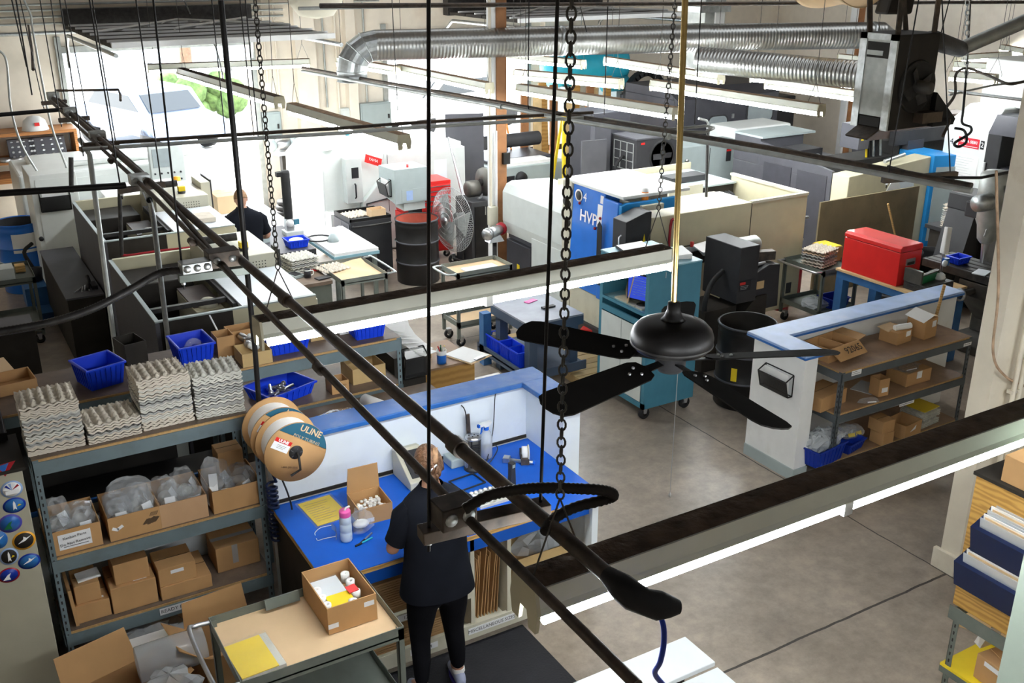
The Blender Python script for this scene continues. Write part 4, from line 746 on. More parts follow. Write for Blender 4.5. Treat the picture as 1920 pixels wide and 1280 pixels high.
# things on the desk
def on(px, py, z=DZ): return P(px, py, z)
q = on(607, 957); t = thing('paper_sheet', 'yellow sheet in a clear sleeve lying on the blue desk', 'paper', (q.x, q.y, DZ), .06); MB().box(-.115, -.165, .002, .115, .165, .006).build('sheet', 'yellow', t); MB().box(-.13, -.18, .0005, .13, .18, .0075).build('sleeve', 'clear_film', t)
lines_of_text(t, (0, 0, .0078), X_, Y_, .19, .26, 9, 'card_yel')
q = on(697, 985, DZ); t = open_box((q.x+.05, q.y+.14, DZ), .23, .24, .12, 'open carton of white parts with its lid flap up on the blue desk', rz=-.05, flaps=(('b', 95, .19),)); plate((-.05, -.12, .03), X_, Z_, .07, .028).build('label', 'tag_white', t)
rn = random.Random(3)
def pile(loc, w, d, n, r, m, label, cat, name, group=None):
    g = MB(); rn2 = random.Random(n)
    for _ in range(n): g.lathe([(0, 0), (r, 0), (r, r*.8), (r*.4, r*.8), (0, r*.8)], (rn2.uniform(-w/2, w/2), rn2.uniform(-d/2, d/2), rn2.uniform(0, r*1.5)), 8)
    o = g.build(name, m); o.location = loc; return tag(o, label, cat, group, 'stuff')
pile((q.x+.05, q.y+.14, DZ+.055), .17, .17, 90, .012, 'paper', 'heap of small white parts in the open carton on the desk', 'parts', 'small_parts')
q = on(650, 1012); t = thing('water_bottle', 'white water bottle with a pink cap on the blue desk', 'bottle', (q.x, q.y, DZ))
MB().lathe([(0, .002), (.034, 0), (.038, .01), (.038, .06), (.035, .066), (.038, .072), (.038, .12), (.035, .126), (.038, .132), (.037, .17), (.03, .186), (0, .186)], (0, 0, 0), 24).build('body', 'bottle_white', t); MB().lathe([(.036, .178), (.037, .21), (.034, .218), (0, .218)], (0, 0, 0), 24).build('cap', 'pink', t); MB().tube([(.0, 0, .215), (.01, 0, .232), (.034, 0, .236)], .007, 8).build('spout', 'white_paint', t)
q = on(672, 1000); bag((q.x+.03, q.y+.02, DZ+.002), .14, .17, .15, 'crumpled clear bag beside the pink-capped bottle', 8, tagm=None, standing=True, inner='paper')
q = on(626, 1003); t = thing('safety_glasses', 'clear safety glasses lying on the blue desk', 'glasses', (q.x, q.y, DZ+.003), 1.4)
MB().grid(lambda u, v: ((u-.5)*.14, -.02*(1-(2*u-1)**2), v*.045), 14, 2).build('lens', 'clear_hard', t)
for s in (-1, 1): MB().tube(smooth([(s*.07, 0, .03), (s*.068, .07, .028), (s*.05, .11, .012), (s*.02, .115, .01)], 4), .0025, 6).build('temple', 'white_paint', t)
for k, (px, py, rz, m, l) in enumerate(((687, 1010, .30, 'steel', 'grey marker pen on the blue desk'), (683, 1017, -.02, 'cyan', 'turquoise pen below the grey marker on the desk'))):
    q = on(px, py); t = thing('pen', l, 'pen', (q.x, q.y, DZ+.007), rz+.3); MB().lathe([(0, -.07), (.005, -.068), (.0065, -.05), (.0065, .065), (0, .07)], (0, 0, 0), 10, 'x').build('barrel', m, t); MB().lathe([(.007, -.07), (.0072, -.02)], (0, 0, 0), 10, 'x').build('cap', 'ink', t)
q = on(760, 893); t = thing('label_printer', 'beige wedge-shaped machine against the half wall left of the woman', 'printer', (q.x+.03, q.y-.06, DZ), 0); MB().prism([(-.16, 0), (.14, 0), (.14, .2), (.09, .21), (-.16, .06)], -.09, .1, 'x').build('body', 'cream', t, bev=.006); MB().hexa([(-.06, -.13, .078), (.07, -.13, .078), (.07, .06, .197), (-.06, .06, .197)], [(-.06, -.135, .084), (.07, -.135, .084), (.07, .055, .203), (-.06, .055, .203)]).build('panel', 'charcoal', t)
q = on(857, 868); t = thing('tape_printer', 'small grey machine on the desk hidden behind the woman\'s head', 'machine', (q.x, q.y, DZ)); MB().box(-.08, -.07, 0, .08, .07, .07).build('body', 'machine_grey', t, bev=.01); MB().lathe([(.03, -.03), (.03, .03)], (0, .02, .1), 16, 'x').build('roll', 'paper', t)
q = on(890, 885); t = thing('desk_heater', 'small black and silver tower heater on the blue desk', 'heater', (q.x+.02, q.y+.05, DZ), -.2)
MB().lathe([(.0, 0), (.07, 0), (.07, .02), (.052, .03), (.056, .25), (0, .25)], (0, 0, 0), 24).build('body', 'charcoal', t); MB().lathe([(.057, .245), (.058, .262), (0, .268)], (0, 0, 0), 24).build('top', 'steel', t); MB().lathe([(.0575, .03), (.0575, .245)], (0, 0, 0), 6).build('grille', 'black_steel', t)
for k in range(12): MB().box(-.03, -.0605, .05+k*.015, .03, -.055, .056+k*.015).build('slat', 'rubber', t)
MB().box(-.066, -.03, .03, -.05, .03, .24).build('side_trim', 'steel', t)
for k in range(4): MB().lathe([(.006, .266), (.005, .270), (0, .271)], (-.03+k*.02, -.015 if k % 2 else .01, 0), 8).build('button', 'charcoal', t)
q = on(907, 862); t = thing('spray_bottle', 'clear spray bottle with white and blue trigger on the blue desk', 'bottle', (q.x+.04, q.y+.03, DZ), .2); MB().lathe([(0, 0), (.042, 0), (.045, .01), (.045, .16), (.035, .2), (.018, .225), (.018, .24)], (0, 0, 0), 20).build('body', 'clear_hard', t); MB().lathe([(.02, .225), (.02, .25), (0, .25)], (0, 0, 0), 16).build('collar', 'desk_blue', t); MB().prism([(-.065, .265), (-.065, .285), (-.03, .29), (.04, .285), (.045, .27), (.015, .25), (-.02, .25), (-.03, .265)], -.012, .012, 'y').build('head', 'white_paint', t); MB().prism([(-.03, .262), (-.045, .22), (-.055, .205), (-.05, .222), (-.045, .262)], -.006, .006, 'y').build('trigger', 'desk_blue', t); MB().box(-.08, -.011, .264, -.065, .011, .286).build('nozzle', 'desk_blue', t)
q = on(868, 848); tag(MB().rbox((q.x+.02, 5.93, DZ+.17), (.03, .012, .33), ry=-.04).build('bar', 'pipe_brown'), 'brown bar leaning on the half wall behind the desk heater', 'bar')
q = on(972, 863); t = thing('tape_dispenser', 'white tape dispenser at the back right corner of the blue desk', 'tape dispenser', (q.x+.05, q.y-.0, DZ), 1.1); MB().prism([(-.1, 0), (.08, 0), (.08, .05), (.04, .035), (-.02, .04), (-.06, .07), (-.1, .05)], -.03, .03, 'y').build('base', 'pipe_brown', t); MB().lathe([(.022, -.02), (.05, -.02), (.05, .02), (.022, .02), (.022, -.02)], (-.04, 0, .07), 24, 'y').build('tape_roll', 'paper', t); MB().lathe([(.03, -.032), (.062, -.032), (.062, -.022), (.03, -.022)], (-.04, 0, .068), 24, 'y').build('wheel', 'cream', t)
q = on(988, 868); t = thing('tape_gun', 'silver tape gun lying on the blue desk', 'tool', (q.x-.02, q.y, DZ+.018), -.75); MB().lathe([(0, -.12), (.014, -.118), (.014, .06), (.010, .07), (0, .07)], (0, 0, 0), 14, 'x').build('handle', 'galv', t); MB().box(-.16, -.03, -.015, -.11, .03, .025).build('head', 'steel', t, bev=.005); MB().lathe([(.014, .062), (.016, .075), (0, .078)], (0, 0, 0), 14, 'x').build('end_cap', 'desk_blue', t)
q = on(957, 912); t = thing('stapler', 'black handheld device standing on the desk edge', 'tool', (q.x, q.y-.02, DZ), .2); MB().prism([(-.025, 0), (.025, 0), (.018, .16), (.022, .2), (-.022, .2), (-.02, .15)], -.02, .02, 'y').build('body', 'charcoal', t, bev=.005); MB().box(-.012, -.022, .165, .012, -.018, .188).build('display', 'machine_grey', t)
q = on(876, 905); t = thing('wire_frame', 'black square metal frame lying on the blue desk right of the woman', 'frame', (q.x, q.y, DZ+.002), .1); 
for a, b in (((-.1, -.08), (.1, -.08)), ((.1, -.08), (.1, .08)), ((.1, .08), (-.1, .08)), ((-.1, .08), (-.1, -.08))): MB().tube([(*a, .006), (*b, .006)], .006, 6).build('bar', 'rubber', t)
q = on(912, 932); t = thing('parts_tray', 'grey cell tray of white parts on the desk by the woman', 'tray', (q.x, q.y-.02, DZ), .0); MB().box(-.11, -.1, 0, .11, .1, .02).build('base', 'pulp_grey', t)
for i in range(6):
    for j in range(5): MB().lathe([(0, .012), (.012, .012), (.012, .03), (0, .032)], (-.09+i*.036, -.075+j*.036, .01), 8).build('part', 'paper', t)
cb = [PY(862, 756, 6.0), PY(872, 770, 5.91), PY(876, 800, 5.93), PY(880, 815, 5.9), Vector((on(890, 885).x+.02, on(890, 885).y+.08, DZ+.262))]
tag(MB().tube(smooth(cb, 6), .004, 6).build('power_cable', 'rubber'), 'thin black cable hanging over the cap to the tower heater', 'cable')
cb = [PY(932, 735, 6.05), PY(928, 745, 5.91), PY(925, 800, 5.94), P(917, 848, DZ+.05), P(908, 875, DZ+.01), P(922, 862, DZ+.01), P(933, 840, DZ+.03), P(920, 832, DZ+.06), P(915, 860, DZ+.01), P(903, 872, DZ+.01)]
tag(MB().tube(smooth(cb, 6), .004, 6).build('power_cable', 'charcoal'), 'dark cable dropping from the cap and curling on the desk', 'cable')
# ================================================================ LEFT STEEL SHELF
SX0, SX1, SY0, SY1 = .25, 1.60, 6.0, 6.46
rack('steel_shelf', 'blue-grey steel shelf unit at left, egg trays on its top deck', SX0, SY0, SX1, SY1, (.39, .94, 1.62), 1.62, 'shelf_blue', beam=.10)
text('READY FOR SHIPMENT', .036, 'ink', tag(plate((1.02, 5.993, .345), X_, Z_, .38, .05).build('shelf_label', 'tag_white'), 'white label on the lowest beam of the left steel shelf', 'label'), (1.02, 5.991, .345), X_, Z_)
G = 'egg trays on the left steel shelf'
tray_stack((.405, 6.20, 1.625), 23, 'top egg tray of the tall leftmost stack on the steel shelf', 'moulded pulp egg tray inside the tall leftmost stack', G, .0, scale=1.08)
tray_stack((.735, 6.19, 1.625), 7, 'top egg tray of the lowest stack, second from left on the steel shelf', 'moulded pulp egg tray inside the lowest stack on the shelf', G, .03, .019, scale=1.06)
tray_stack((1.06, 6.21, 1.625), 24, 'top egg tray of the tall third stack from left on the steel shelf', 'moulded pulp egg tray inside the tall third stack', G, .02, scale=1.07)
tray_stack((1.40, 6.20, 1.625), 18, 'top egg tray of the rightmost stack on the steel shelf', 'pale egg tray inside the rightmost stack on the shelf', G, -.06, scale=1.04, pal=('pulp_grey', 'pulp_grey'))
XW = lambda px, py, Y=6.0: PY(px, py, Y).x
for k, (a, b, py, m, l, note) in enumerate(((92, 203, 1050, 'card', 'open box with a handwritten white note, leftmost on the middle shelf', True), (206, 312, 1018, 'card', 'open box with scribbled marks, second on the middle shelf', False), (304, 400, 1000, 'kraft_box', 'plain open box, third on the middle shelf', False), (402, 502, 975, 'card', 'open box with a tall clear bag, rightmost on the middle shelf', False))):
    x0, x1 = XW(a, py), XW(b, py); w = x1-x0-.018
    t = open_box(((x0+x1)/2, 6.20, .943), w, .36, .165, l, m)
    if note:
        n = plate((-.0, -.18, .085), X_, Z_, .19, .105).build('note', 'tag_white', t); text('Kanban Parts', .026, 'ink', n, (0, -.183, .112), (1, 0, .06), Z_); text('Do Not Remove', .026, 'ink', n, (0, -.183, .070), (1, 0, .06), Z_); MB().box(-.07, -.1835, .048, .075, -.182, .051).build('underline', 'ink', n)
    if k == 1:
        s = MB(); rn = random.Random(4)
        for i in range(14): s.rbox((.06+i*.006, -.1808, .08), (.003, .001, rn.uniform(.04, .07)), ry=.7)
        for i in range(6): s.rbox((.10+i*.008, -.1808, .125), (.003, .001, .03), ry=.5)
        s.build('scribble', 'ink', t); MB().rbox((-.12, -.1805, .08), (.04, .001, .02), ry=.5).rbox((-.09, -.1805, .085), (.04, .001, .02), ry=-.5).build('tape', 'tag_white', t)
    for j in range(4):
        bag(((x0+x1)/2+(j % 2-.5)*w*.42, 6.13+.14*(j//2), .955), w*.52, .17, .19+.03*((j+k) % 3), ('clear parts bag in the front of the %s open box on the middle shelf' if j < 2 else 'clear parts bag in the back of the %s open box on the middle shelf') % ('first', 'second', 'third', 'fourth')[k], 10*k+j, rz=.4*j, group='parts bags in the middle shelf boxes', inner='pulp_grey' if k != 3 else 'card')
x = XW(402, 960); bag((x+.03, 6.12, .97), .13, .08, .34, 'tall clear bag standing up in the rightmost box', 77, standing=True, inner='brown_dark')
x = XW(262, 970); bag((x-.03, 6.22, .99), .28, .16, .27, 'large clear bag rising out of the scribbled box', 78, tagm=None, standing=True)
t = carton((1.47, 6.36, .943), .17, .16, .30, 'small carton at the back right of the middle shelf', rz=.0)
for k, (a, b, yb, z, dy, dp, h, tg, l) in enumerate(((145, 214, 1165, .393, .04, .28, .13, (.03, .09, .02, 't'), 'lower carton, leftmost pair on the bottom shelf'), (141, 193, 1120, .523, .06, .22, .13, None, 'upper carton with an envelope, leftmost pair on the bottom shelf'),
        (213, 303, 1150, .393, .03, .30, .19, (.05, .085, .025, 't'), 'large lower carton in the middle of the bottom shelf'), (216, 286, 1090, .583, .06, .25, .15, None, 'upper carton in the middle of the bottom shelf'),
        (304, 404, 1130, .393, .02, .34, .10, (-.02, .08, .012, 't'), 'long flat lower carton right of middle on the bottom shelf'), (299, 373, 1095, .493, .03, .25, .13, (.0, .085, .025, 'f'), 'upper carton with a white label on the flat carton'))):
    x0, x1 = XW(a, yb, 6.04), XW(b, yb, 6.04); carton(((x0+x1)/2, 6.02+dy+dp/2, z), x1-x0-.006, dp, h, l, tag_=tg)
x = XW(166, 1080, 6.1); tag(MB().rbox((x, 6.17, .664), (.14, .09, .012), rz=.1, rx=.15).build('envelope', 'tag_white'), 'white envelope on top of the leftmost upper carton', 'envelope')
carton((1.42, 6.30, .393), .30, .26, .19, 'carton sealed with clear tape at the right back of the bottom shelf', tape=-.02)
tag(MB().rbox((.33, 6.22, .53), (.02, .36, .27), ry=-.05).build('cardboard_sheet', 'card'), 'cardboard sheet standing on edge by the left post of the shelf', 'cardboard')
# coiled air hose by the right post
q0 = Vector((1.63, 5.95, 1.12)); pts = [q0+Vector((.0, 0, .25)), q0+Vector((.01, -.01, .1))]
for k in range(108): a = k*2*PI/9; pts.append(q0+Vector((.035*math.cos(a), .035*math.sin(a)-.03, .0-k*.004)))
tag(MB().tube(pts, .0095, 6).build('coiled_hose', 'navy'), 'dark blue coiled air hose hanging on the right post of the left shelf', 'hose')
tag(MB().tube(smooth([q0+Vector((.0, -.02, .18)), q0+Vector((.06, -.05, .05)), q0+Vector((.10, -.1, -.15)), q0+Vector((.09, -.1, -.3)), q0+Vector((.03, -.05, -.36))], 8), .006, 6).build('air_hose', 'rubber'), 'thin black air hose hanging beside the coiled hose', 'hose')
# ================================================================ LOCKER WITH STICKERS
t = thing('cream_locker', 'cream metal locker at the left edge with round stickers', 'cabinet', (-.75, 6.0, 0))
MB().box(0, 0, 0, .945, .5, 1.58).build('body', 'locker_cream', t, bev=.006); MB().box(-.01, -.01, 1.58, .965, .5, 1.60).build('top', 'brown_dark', t)
def sticker(px, py, w, h, ring, base, kind, accent='white_ink'):
    c = PY(px, py, 5.998)-t.location
    rr = lambda r, dy: MB().lathe([(0, -dy-.001), (r, -dy-.001), (r, -dy)], (0, 0, 0), 28, 'y')
    def place(mb): return mb.xf(Matrix.Translation((c.x, 0, c.z)) @ Matrix.Diagonal((w, 1, h, 1)))
    s = place(rr(.5, .001)).build('sticker', ring, t); place(rr(.41, .002)).build('field', base, s)
    if kind == 'dart': place(MB().prism([(-.28, -.12), (.05, -.02), (.33, .2), (.12, .12), (.0, .22), (-.02, .08)], -.0045, -.0032, 'y')).build('emblem', accent, s)
    if kind == 'rocket': place(MB().prism([(-.08, -.3), (-.05, .15), (0, .3), (.05, .15), (.08, -.3), (.0, -.2)], -.0045, -.0032, 'y')).build('emblem', accent, s); place(MB().prism([(.1, -.1), (.3, -.05), (.2, .05)], -.0045, -.0032, 'y')).build('swoosh', 'yellow', s)
    if kind == 'fan':
        for k in range(5): place(MB().prism([(0, -.05), (.38*math.cos(.4+k*.58), .36*math.sin(.4+k*.58)), (.38*math.cos(.75+k*.58), .36*math.sin(.75+k*.58))], -.0045, -.0032, 'y')).build('ray', ('red_dark', 'white_ink', 'cap_pale', 'bin_navy', 'white_ink')[k], s)
        place(MB().box(-.3, -.0045, -.28, .3, -.0032, -.06)).build('emblem', 'white_ink', s)
    if kind == 'arc': place(MB().prism([(-.3, -.28), (-.05, .05), (.1, .12), (-.0, -.1), (.05, -.3)], -.0045, -.0032, 'y')).build('emblem', accent, s)
    return s
tri = MB().prism([(PY(-12, 872, 5.998).x+.75, PY(0, 872, 5.998).z), (PY(29, 863, 5.998).x+.75, PY(29, 863, 5.998).z), (PY(10, 893, 5.998).x+.75, PY(10, 893, 5.998).z)], -.003, -.001, 'y').build('sticker', 'red_dark', t); MB().prism([(PY(-8, 874, 5.998).x+.75, PY(0, 874, 5.998).z), (PY(16, 867, 5.998).x+.75, PY(16, 867, 5.998).z), (PY(8, 886, 5.998).x+.75, PY(8, 886, 5.998).z)], -.004, -.0031, 'y').build('emblem', 'cap_blue', tri)
sticker(22, 917, .12, .11, 'cap_pale', 'white_ink', 'fan'); sticker(27, 947, .125, .10, 'bin_navy', 'blue_ink', 'rocket'); sticker(19, 981, .13, .12, 'purple', 'cap_blue', 'arc', 'green'); sticker(45, 1013, .13, .125, 'glass_amber', 'brown_dark', 'dart'); sticker(-3, 1012, .10, .12, 'cap_blue', 'blue_ink', 'dart'); sticker(17, 1043, .105, .115, 'cap_pale', 'brown_dark', 'rocket', 'white_ink'); sticker(55, 1052, .125, .105, 'bin_navy', 'blue_ink', 'dart'); sticker(17, 1078, .12, .10, 'red_dark', 'bin_navy', 'arc')
q = P(2, 800, 1.62); t = thing('label_machine', 'dark office machine on the locker top at the left edge', 'machine', (q.x-.12, q.y+.02, 1.605)); MB().prism([(-.2, 0), (.2, 0), (.2, .10), (-.2, .20)], -.16, .13, 'x').build('body', 'machine_slate', t, bev=.01); MB().box(-.16, -.21, .0, .14, .19, .05).build('base', 'black_steel', t)
t = thing('framed_board', 'white board with dark edge at the bottom left corner', 'board', (.02, 4.9, 0)); q = PY(5, 1200, 4.6); MB().rbox((-.28, -.3, .55), (.03, .5, 1.1), ry=.06).build('board', 'paper', t); MB().rbox((-.262, -.3, .55), (.006, .44, 1.0), ry=.06).build('edge', 'bin_navy', t)
# cartons, wrap on the floor in front of the shelf
open_box((.44, 5.38, 0.0), .46, .42, .30, 'large open carton on the floor at the bottom left', rz=.25, flaps=(('b', 60, .22), ('f', 15, .2), ('l', 10, .18), ('r', 20, .18)))
open_box((1.14, 5.50, 0.0), .42, .36, .40, 'tall open carton with flaps up behind the tray cart handle', rz=.1, flaps=(('b', 80, .17), ('l', 40, .18), ('f', 30, .12)))
carton((.66, 5.76, .0), .40, .22, .30, 'white carton behind the bubble wrap on the floor', m='paper')
tag(MB().lathe([(.02, -.2), (.11, -.2), (.115, 0), (.11, .2), (.02, .2)], (.78, 5.42, .42), 20, 'x').build('bubble_wrap_roll', 'bubble'), 'roll of clear bubble wrap lying on the open carton', 'bubble wrap'); bag((.72, 5.2, .2), .34, .3, .25, 'crumpled bubble wrap at the bottom edge by the cart', 91, 'bubble', tagm=None); bag((.72, 6.1, .02), .5, .28, .24, 'crushed clear wrap under the lowest shelf', 92, 'bubble', tagm=None)
tag(MB().lathe([(.03, -.25), (.1, -.25), (.1, .25), (.03, .25)], (1.05, 6.2, .12), 16, 'x').build('paper_roll', 'kraft'), 'roll of kraft paper under the lowest shelf', 'paper roll')
# ================================================================ TRAY CART, LEFT FRONT
cart((.93, 4.30, 0), .91, .625, .95, .46, 'grey-green tray cart with kraft liner at the bottom left', 'grey_green', hand='l', lip=.055, top_in='kraft')
t = open_box((1.62, 4.70, .903), .29, .41, .17, 'open carton of white rolls standing on the front tray cart', tapes=(((.10, -.205, .12), .06, .03), ((-.115, -.205, .05), .06, .03)))
for k, (x, y, l) in enumerate(((-.11, -.02, 'left middle'), (-.11, -.10, 'left front'), (-.11, .06, 'left back'), (.08, -.06, 'right front'), (.09, .05, 'right middle'), (.09, .13, 'right back'), (.03, -.14, 'front centre'))):
    tag(MB().lathe([(.009, 0), (.026, 0), (.026, .05), (.009, .05), (.009, 0)], (1.62+x, 4.7+y, .98), 16).build('tape_roll', 'paper'), 'small white roll at the %s of the carton on the tray cart' % l, 'roll', 'white rolls in the cart carton')
t = thing('sheet_pack', 'white sheet in a clear pack in the cart carton', 'package', (1.59, 4.78, .915)); MB().box(-.09, -.1, 0, .08, .1, .085).build('pack', 'white_board', t); MB().box(-.095, -.105, .0, .085, .105, .089).build('film', 'clear_film', t)
tag(MB().rbox((1.60, 4.62, 1.016), (.14, .11, .004), rx=.1).build('card_sheet', 'yellow'), 'yellow card in the carton on the front cart', 'card'); tag(MB().rbox((1.685, 4.66, 1.035), (.06, .06, .004), rz=.1, rx=.1).build('card_sheet', 'red'), 'red card in the carton on the front cart', 'card')
t = thing('parts_pack', 'yellow sheet and trays in shrink film on the front cart', 'package', (1.05, 4.50, .898), .05); MB().box(-.11, -.15, 0, .13, .16, .03).build('tray', 'pulp_grey', t); MB().box(-.11, -.15, .031, .09, .15, .037).build('sheet', 'yellow', t); MB().grid(lambda u, v: ((u-.5)*.26, (v-.5)*.33, .041+.004*math.sin(u*40+v*13)), 20, 20).build('film', 'clear_film', t)
tag(MB().rbox((1.34, 4.88, .945), (.2, .02, .06), rx=-.3).build('kraft_fold', 'grey_green'), 'fold of dark paper at the back of the front cart tray', 'paper')
# ================================================================ WHITE TABLE, MAT
t = thing('folding_table', 'pale grey two-leaf table at the bottom edge', 'table', (2.3, 2.7, 0)); MB().box(0.1, .68, .72, 1.0, .94, .75).build('leaf', 'table_grey', t, bev=.004); MB().box(.1, 0, .70, 1.0, .66, .73).build('leaf', 'table_grey', t, bev=.004)
for x in (.2, .9):
    for y in (.1, .85): MB().box(x-.02, y-.02, 0, x+.02, y+.02, .70).build('leg', 'charcoal', t)
tag(MB().box(1.75, 4.2, 0, 3.06, 5.05, .015).build('floor_mat', 'mat_black', bev=.008), 'black anti-fatigue mat under the woman', 'mat')
# ================================================================ SECOND SHELF ROW BEHIND
t = rack('steel_shelf', 'blue-grey steel shelf with wood deck behind the egg trays', -.55, 6.80, 1.66, 7.45, (.6, 1.60), 1.60, 'shelf_blue'); MB().box(.03, .05, .05, 1.78, .07, 1.5).build('shade_panel', 'cavity', t)  # dark panel added; its near-black colour stands for shade behind the shelf
rack('steel_shelf', 'blue-grey steel shelf behind the half wall holding blue bins', 1.68, 6.80, 3.0, 7.45, (.5, 1.21, 1.60), 1.60, 'shelf_blue', beam=.10)
ZT = 1.603
def bx(px, py, z=ZT, dy=0): q = P(px, py, z); return Vector((q.x, q.y+dy, z))
bin_(bx(195, 728, dy=.13), .26, .27, .16, 'blue plastic bin on the left shelf behind the lowest tray stack', rz=.25)
bin_(bx(370, 682, dy=.13), .25, .30, .15, 'blue plastic bin holding a clear curl of film', rz=.05); q = bx(368, 680, dy=.12); tag(MB().tube(smooth([q+Vector((-.06, 0, .03)), q+Vector((0, 0, .12)), q+Vector((.06, .02, .1)), q+Vector((.08, .02, .03))], 5), .025, 8).build('film_curl', 'clear_bag'), 'curl of clear film in the blue bin', 'film')
bin_(bx(545, 662, dy=.11), .30, .24, .11, 'blue plastic bin under the strip light, middle of the shelf'); bin_(bx(697, 635, dy=.12), .25, .24, .13, 'blue plastic bin at the right end of the shelf top', rz=-.05)
open_box(bx(258, 690, dy=.2), .16, .22, .16, 'dark brown open box between the tray stacks', 'brown_dark', rz=.2)
open_box(bx(428, 670, dy=.1), .13, .16, .16, 'tall narrow open carton with a brush sticking out', 'card'); q = bx(420, 660); t = thing('brush', 'white-handled brush standing in the tall carton', 'brush', (q.x, q.y+.08, ZT+.03)); MB().tube([(.03, 0, .0), (-.05, .03, .24)], .006, 8).build('handle', 'white_paint', t)
open_box(bx(485, 685, dy=.12), .22, .22, .10, 'open carton of light fittings with writing on the front', 'card_yel', rz=-.0); open_box(bx(468, 660, dy=.22), .2, .15, .13, 'open carton of light fittings behind the marked one', 'card')
rn = random.Random(12)
for k in range(6):
    q = bx(470+rn.randint(0, 22), 678, dy=.1+.04*k); tag(MB().lathe([(.0, -.045), (.022, -.04), (.03, -.01), (.03, .02), (.012, .045), (0, .05)], (0, 0, 0), 12, 'x').xf(Matrix.Translation(q+Vector((.0, 0, .09))) @ Matrix.Rotation(k*1.1, 4, 'Z') @ Matrix.Rotation(.5, 4, 'Y')).build('lamp_fitting', 'steel' if k % 2 else 'white_paint'), 'light fitting in the marked open carton on the shelf', 'fitting', 'light fittings in the carton')
carton(bx(600, 640, dy=.07), .13, .1, .06, 'small tan box lying on the shelf top behind the lit tube', 'card_yel'); carton(bx(655, 628, dy=.08), .13, .1, .06, 'pale box on the shelf top left of the right bin', 'paper')
q = bx(706, 640, dy=.12); tag(MB().ball((q.x, q.y, q.z+.008), .04, 10, (1.2, .6, .3)).build('rag', 'red_dark'), 'small dark red rag on the shelf top', 'rag')
open_box(bx(10, 745, dy=.15), .40, .26, .08, 'shallow open carton of scraps at the left end of the shelf', 'card', rz=.1); tag(MB().rbox(bx(8, 712, dy=.1)+Vector((0, 0, .06)), (.12, .2, .01), rz=.3, rx=.3).build('cardboard_sheet', 'kraft'), 'cardboard scrap standing in the shallow carton at left', 'cardboard')
bin_(Vector((2.08, 7.05, 1.215)), .42, .34, .10, 'shallow blue bin of steel fittings on the lower deck', rz=.35)
for k in range(9):
    tag(MB().lathe([(0, -.06), (.012, -.055), (.012, .03), (.02, .035), (.02, .05), (0, .055)], (0, 0, 0), 10, 'x').xf(Matrix.Translation((2.0+.035*(k % 5), 6.98+.05*(k//3), 1.27+.012*(k % 3))) @ Matrix.Rotation(k*.9, 4, 'Z') @ Matrix.Rotation(.25*(k % 3-1), 4, 'Y')).build('steel_fitting', 'steel'), 'shiny steel fitting in the shallow blue bin', 'fitting', 'steel fittings in the blue bin')
t = open_box((2.50, 6.93, 1.213), .14, .14, .10, 'small open carton with handwriting on the lower deck', 'card'); text('NOTCHED', .02, 'ink', t, (0, -.071, .065), X_, Z_); text('CABLE 12', .02, 'ink', t, (0, -.071, .04), X_, Z_)
open_box((2.78, 7.08, 1.213), .28, .26, .13, 'yellowed open box on the lower deck by the right post', 'card_yel'); carton((2.95-.09, 7.33, 1.213), .12, .1, .09, 'dark box at the back right of the lower deck', 'charcoal')
t = thing('packing_table', 'low wood-topped table between half wall and shelf', 'table', (1.75, 6.2, 0)); MB().box(0, 0, 1.16, 1.45, .56, 1.19).build('top', 'shelf_top', t)
for x in (.04, 1.41):
    for y in (.04, .52): MB().box(x-.02, y-.02, 0, x+.02, y+.02, 1.16).build('leg', 'shelf_blue', t)
q = P(630, 785, 1.2); t = thing('foil_pack', 'crumpled silver foil packet in a carton behind the half wall', 'package', (q.x, q.y, 1.192), .1); MB().grid(lambda u, v: ((u-.5)*.30, (v-.5)*.16, .05+.01*math.sin(9*u)*math.sin(13*v)-(.05 if u in (0, 1) or v in (0, 1) else 0)), 16, 10).build('foil', 'foil', t); MB().box(-.15, -.08, 0, .15, .08, .03).build('base', 'card', t)
tag(MB().rbox((q.x+.17, q.y-.10, 1.23), (.26, .006, .1), rz=.15, rx=-.3).build('cardboard_sheet', 'card'), 'brown cardboard flap beside the foil packet', 'cardboard'); tag(MB().rbox((q.x-.17, q.y-.06, 1.20), (.2, .16, .008), rz=.1).build('cardboard_sheet', 'pinboard'), 'flat corrugated sheet beside the spools', 'cardboard')
q = P(712, 775, 1.22); tag(MB().lathe([(.02, -.16), (.05, -.16), (.05, .16), (.02, .16)], (0, 0, 0), 20, 'y').xf(Matrix.Translation((q.x+.03, q.y+.08, 1.243)) @ Matrix.Rotation(.35, 4, 'Z')).build('paper_roll', 'paper'), 'white paper roll lying behind the half wall', 'paper roll')
# brown cabinet with odds and ends
t = thing('wood_cabinet', 'brown wood cabinet behind the half wall with a pen cup on top', 'cabinet', (3.40, 7.40, 0)); MB().box(0, 0, 0, .57, .55, .98).build('body', 'cabinet_wood', t, bev=.004); MB().box(-.01, -.01, .98, .58, .56, 1.0).build('top', 'shelf_top_r', t)
q = P(795, 683, 1.0); open_box((3.52, 7.72, 1.002), .24, .22, .11, 'wooden box of small parts on the brown cabinet', 'plywood', rz=.1); pile((3.52, 7.72, 1.05), .18, .16, 50, .013, 'steel', 'small metal parts in the wooden box', 'parts', 'small_parts')
q = P(833, 684, 1.0); t = thing('pen_cup', 'blue and white cup of pens on the brown cabinet', 'cup', (q.x, q.y+.05, 1.002)); MB().lathe([(0, 0), (.042, 0), (.044, .085), (.044, .086)], (0, 0, 0), 20, cap=False).build('cup', 'hvp_blue', t); MB().lathe([(.0445, .083), (.046, .125), (.042, .125), (.04, .09)], (0, 0, 0), 20, cap=False).build('white_rim', 'paper', t)
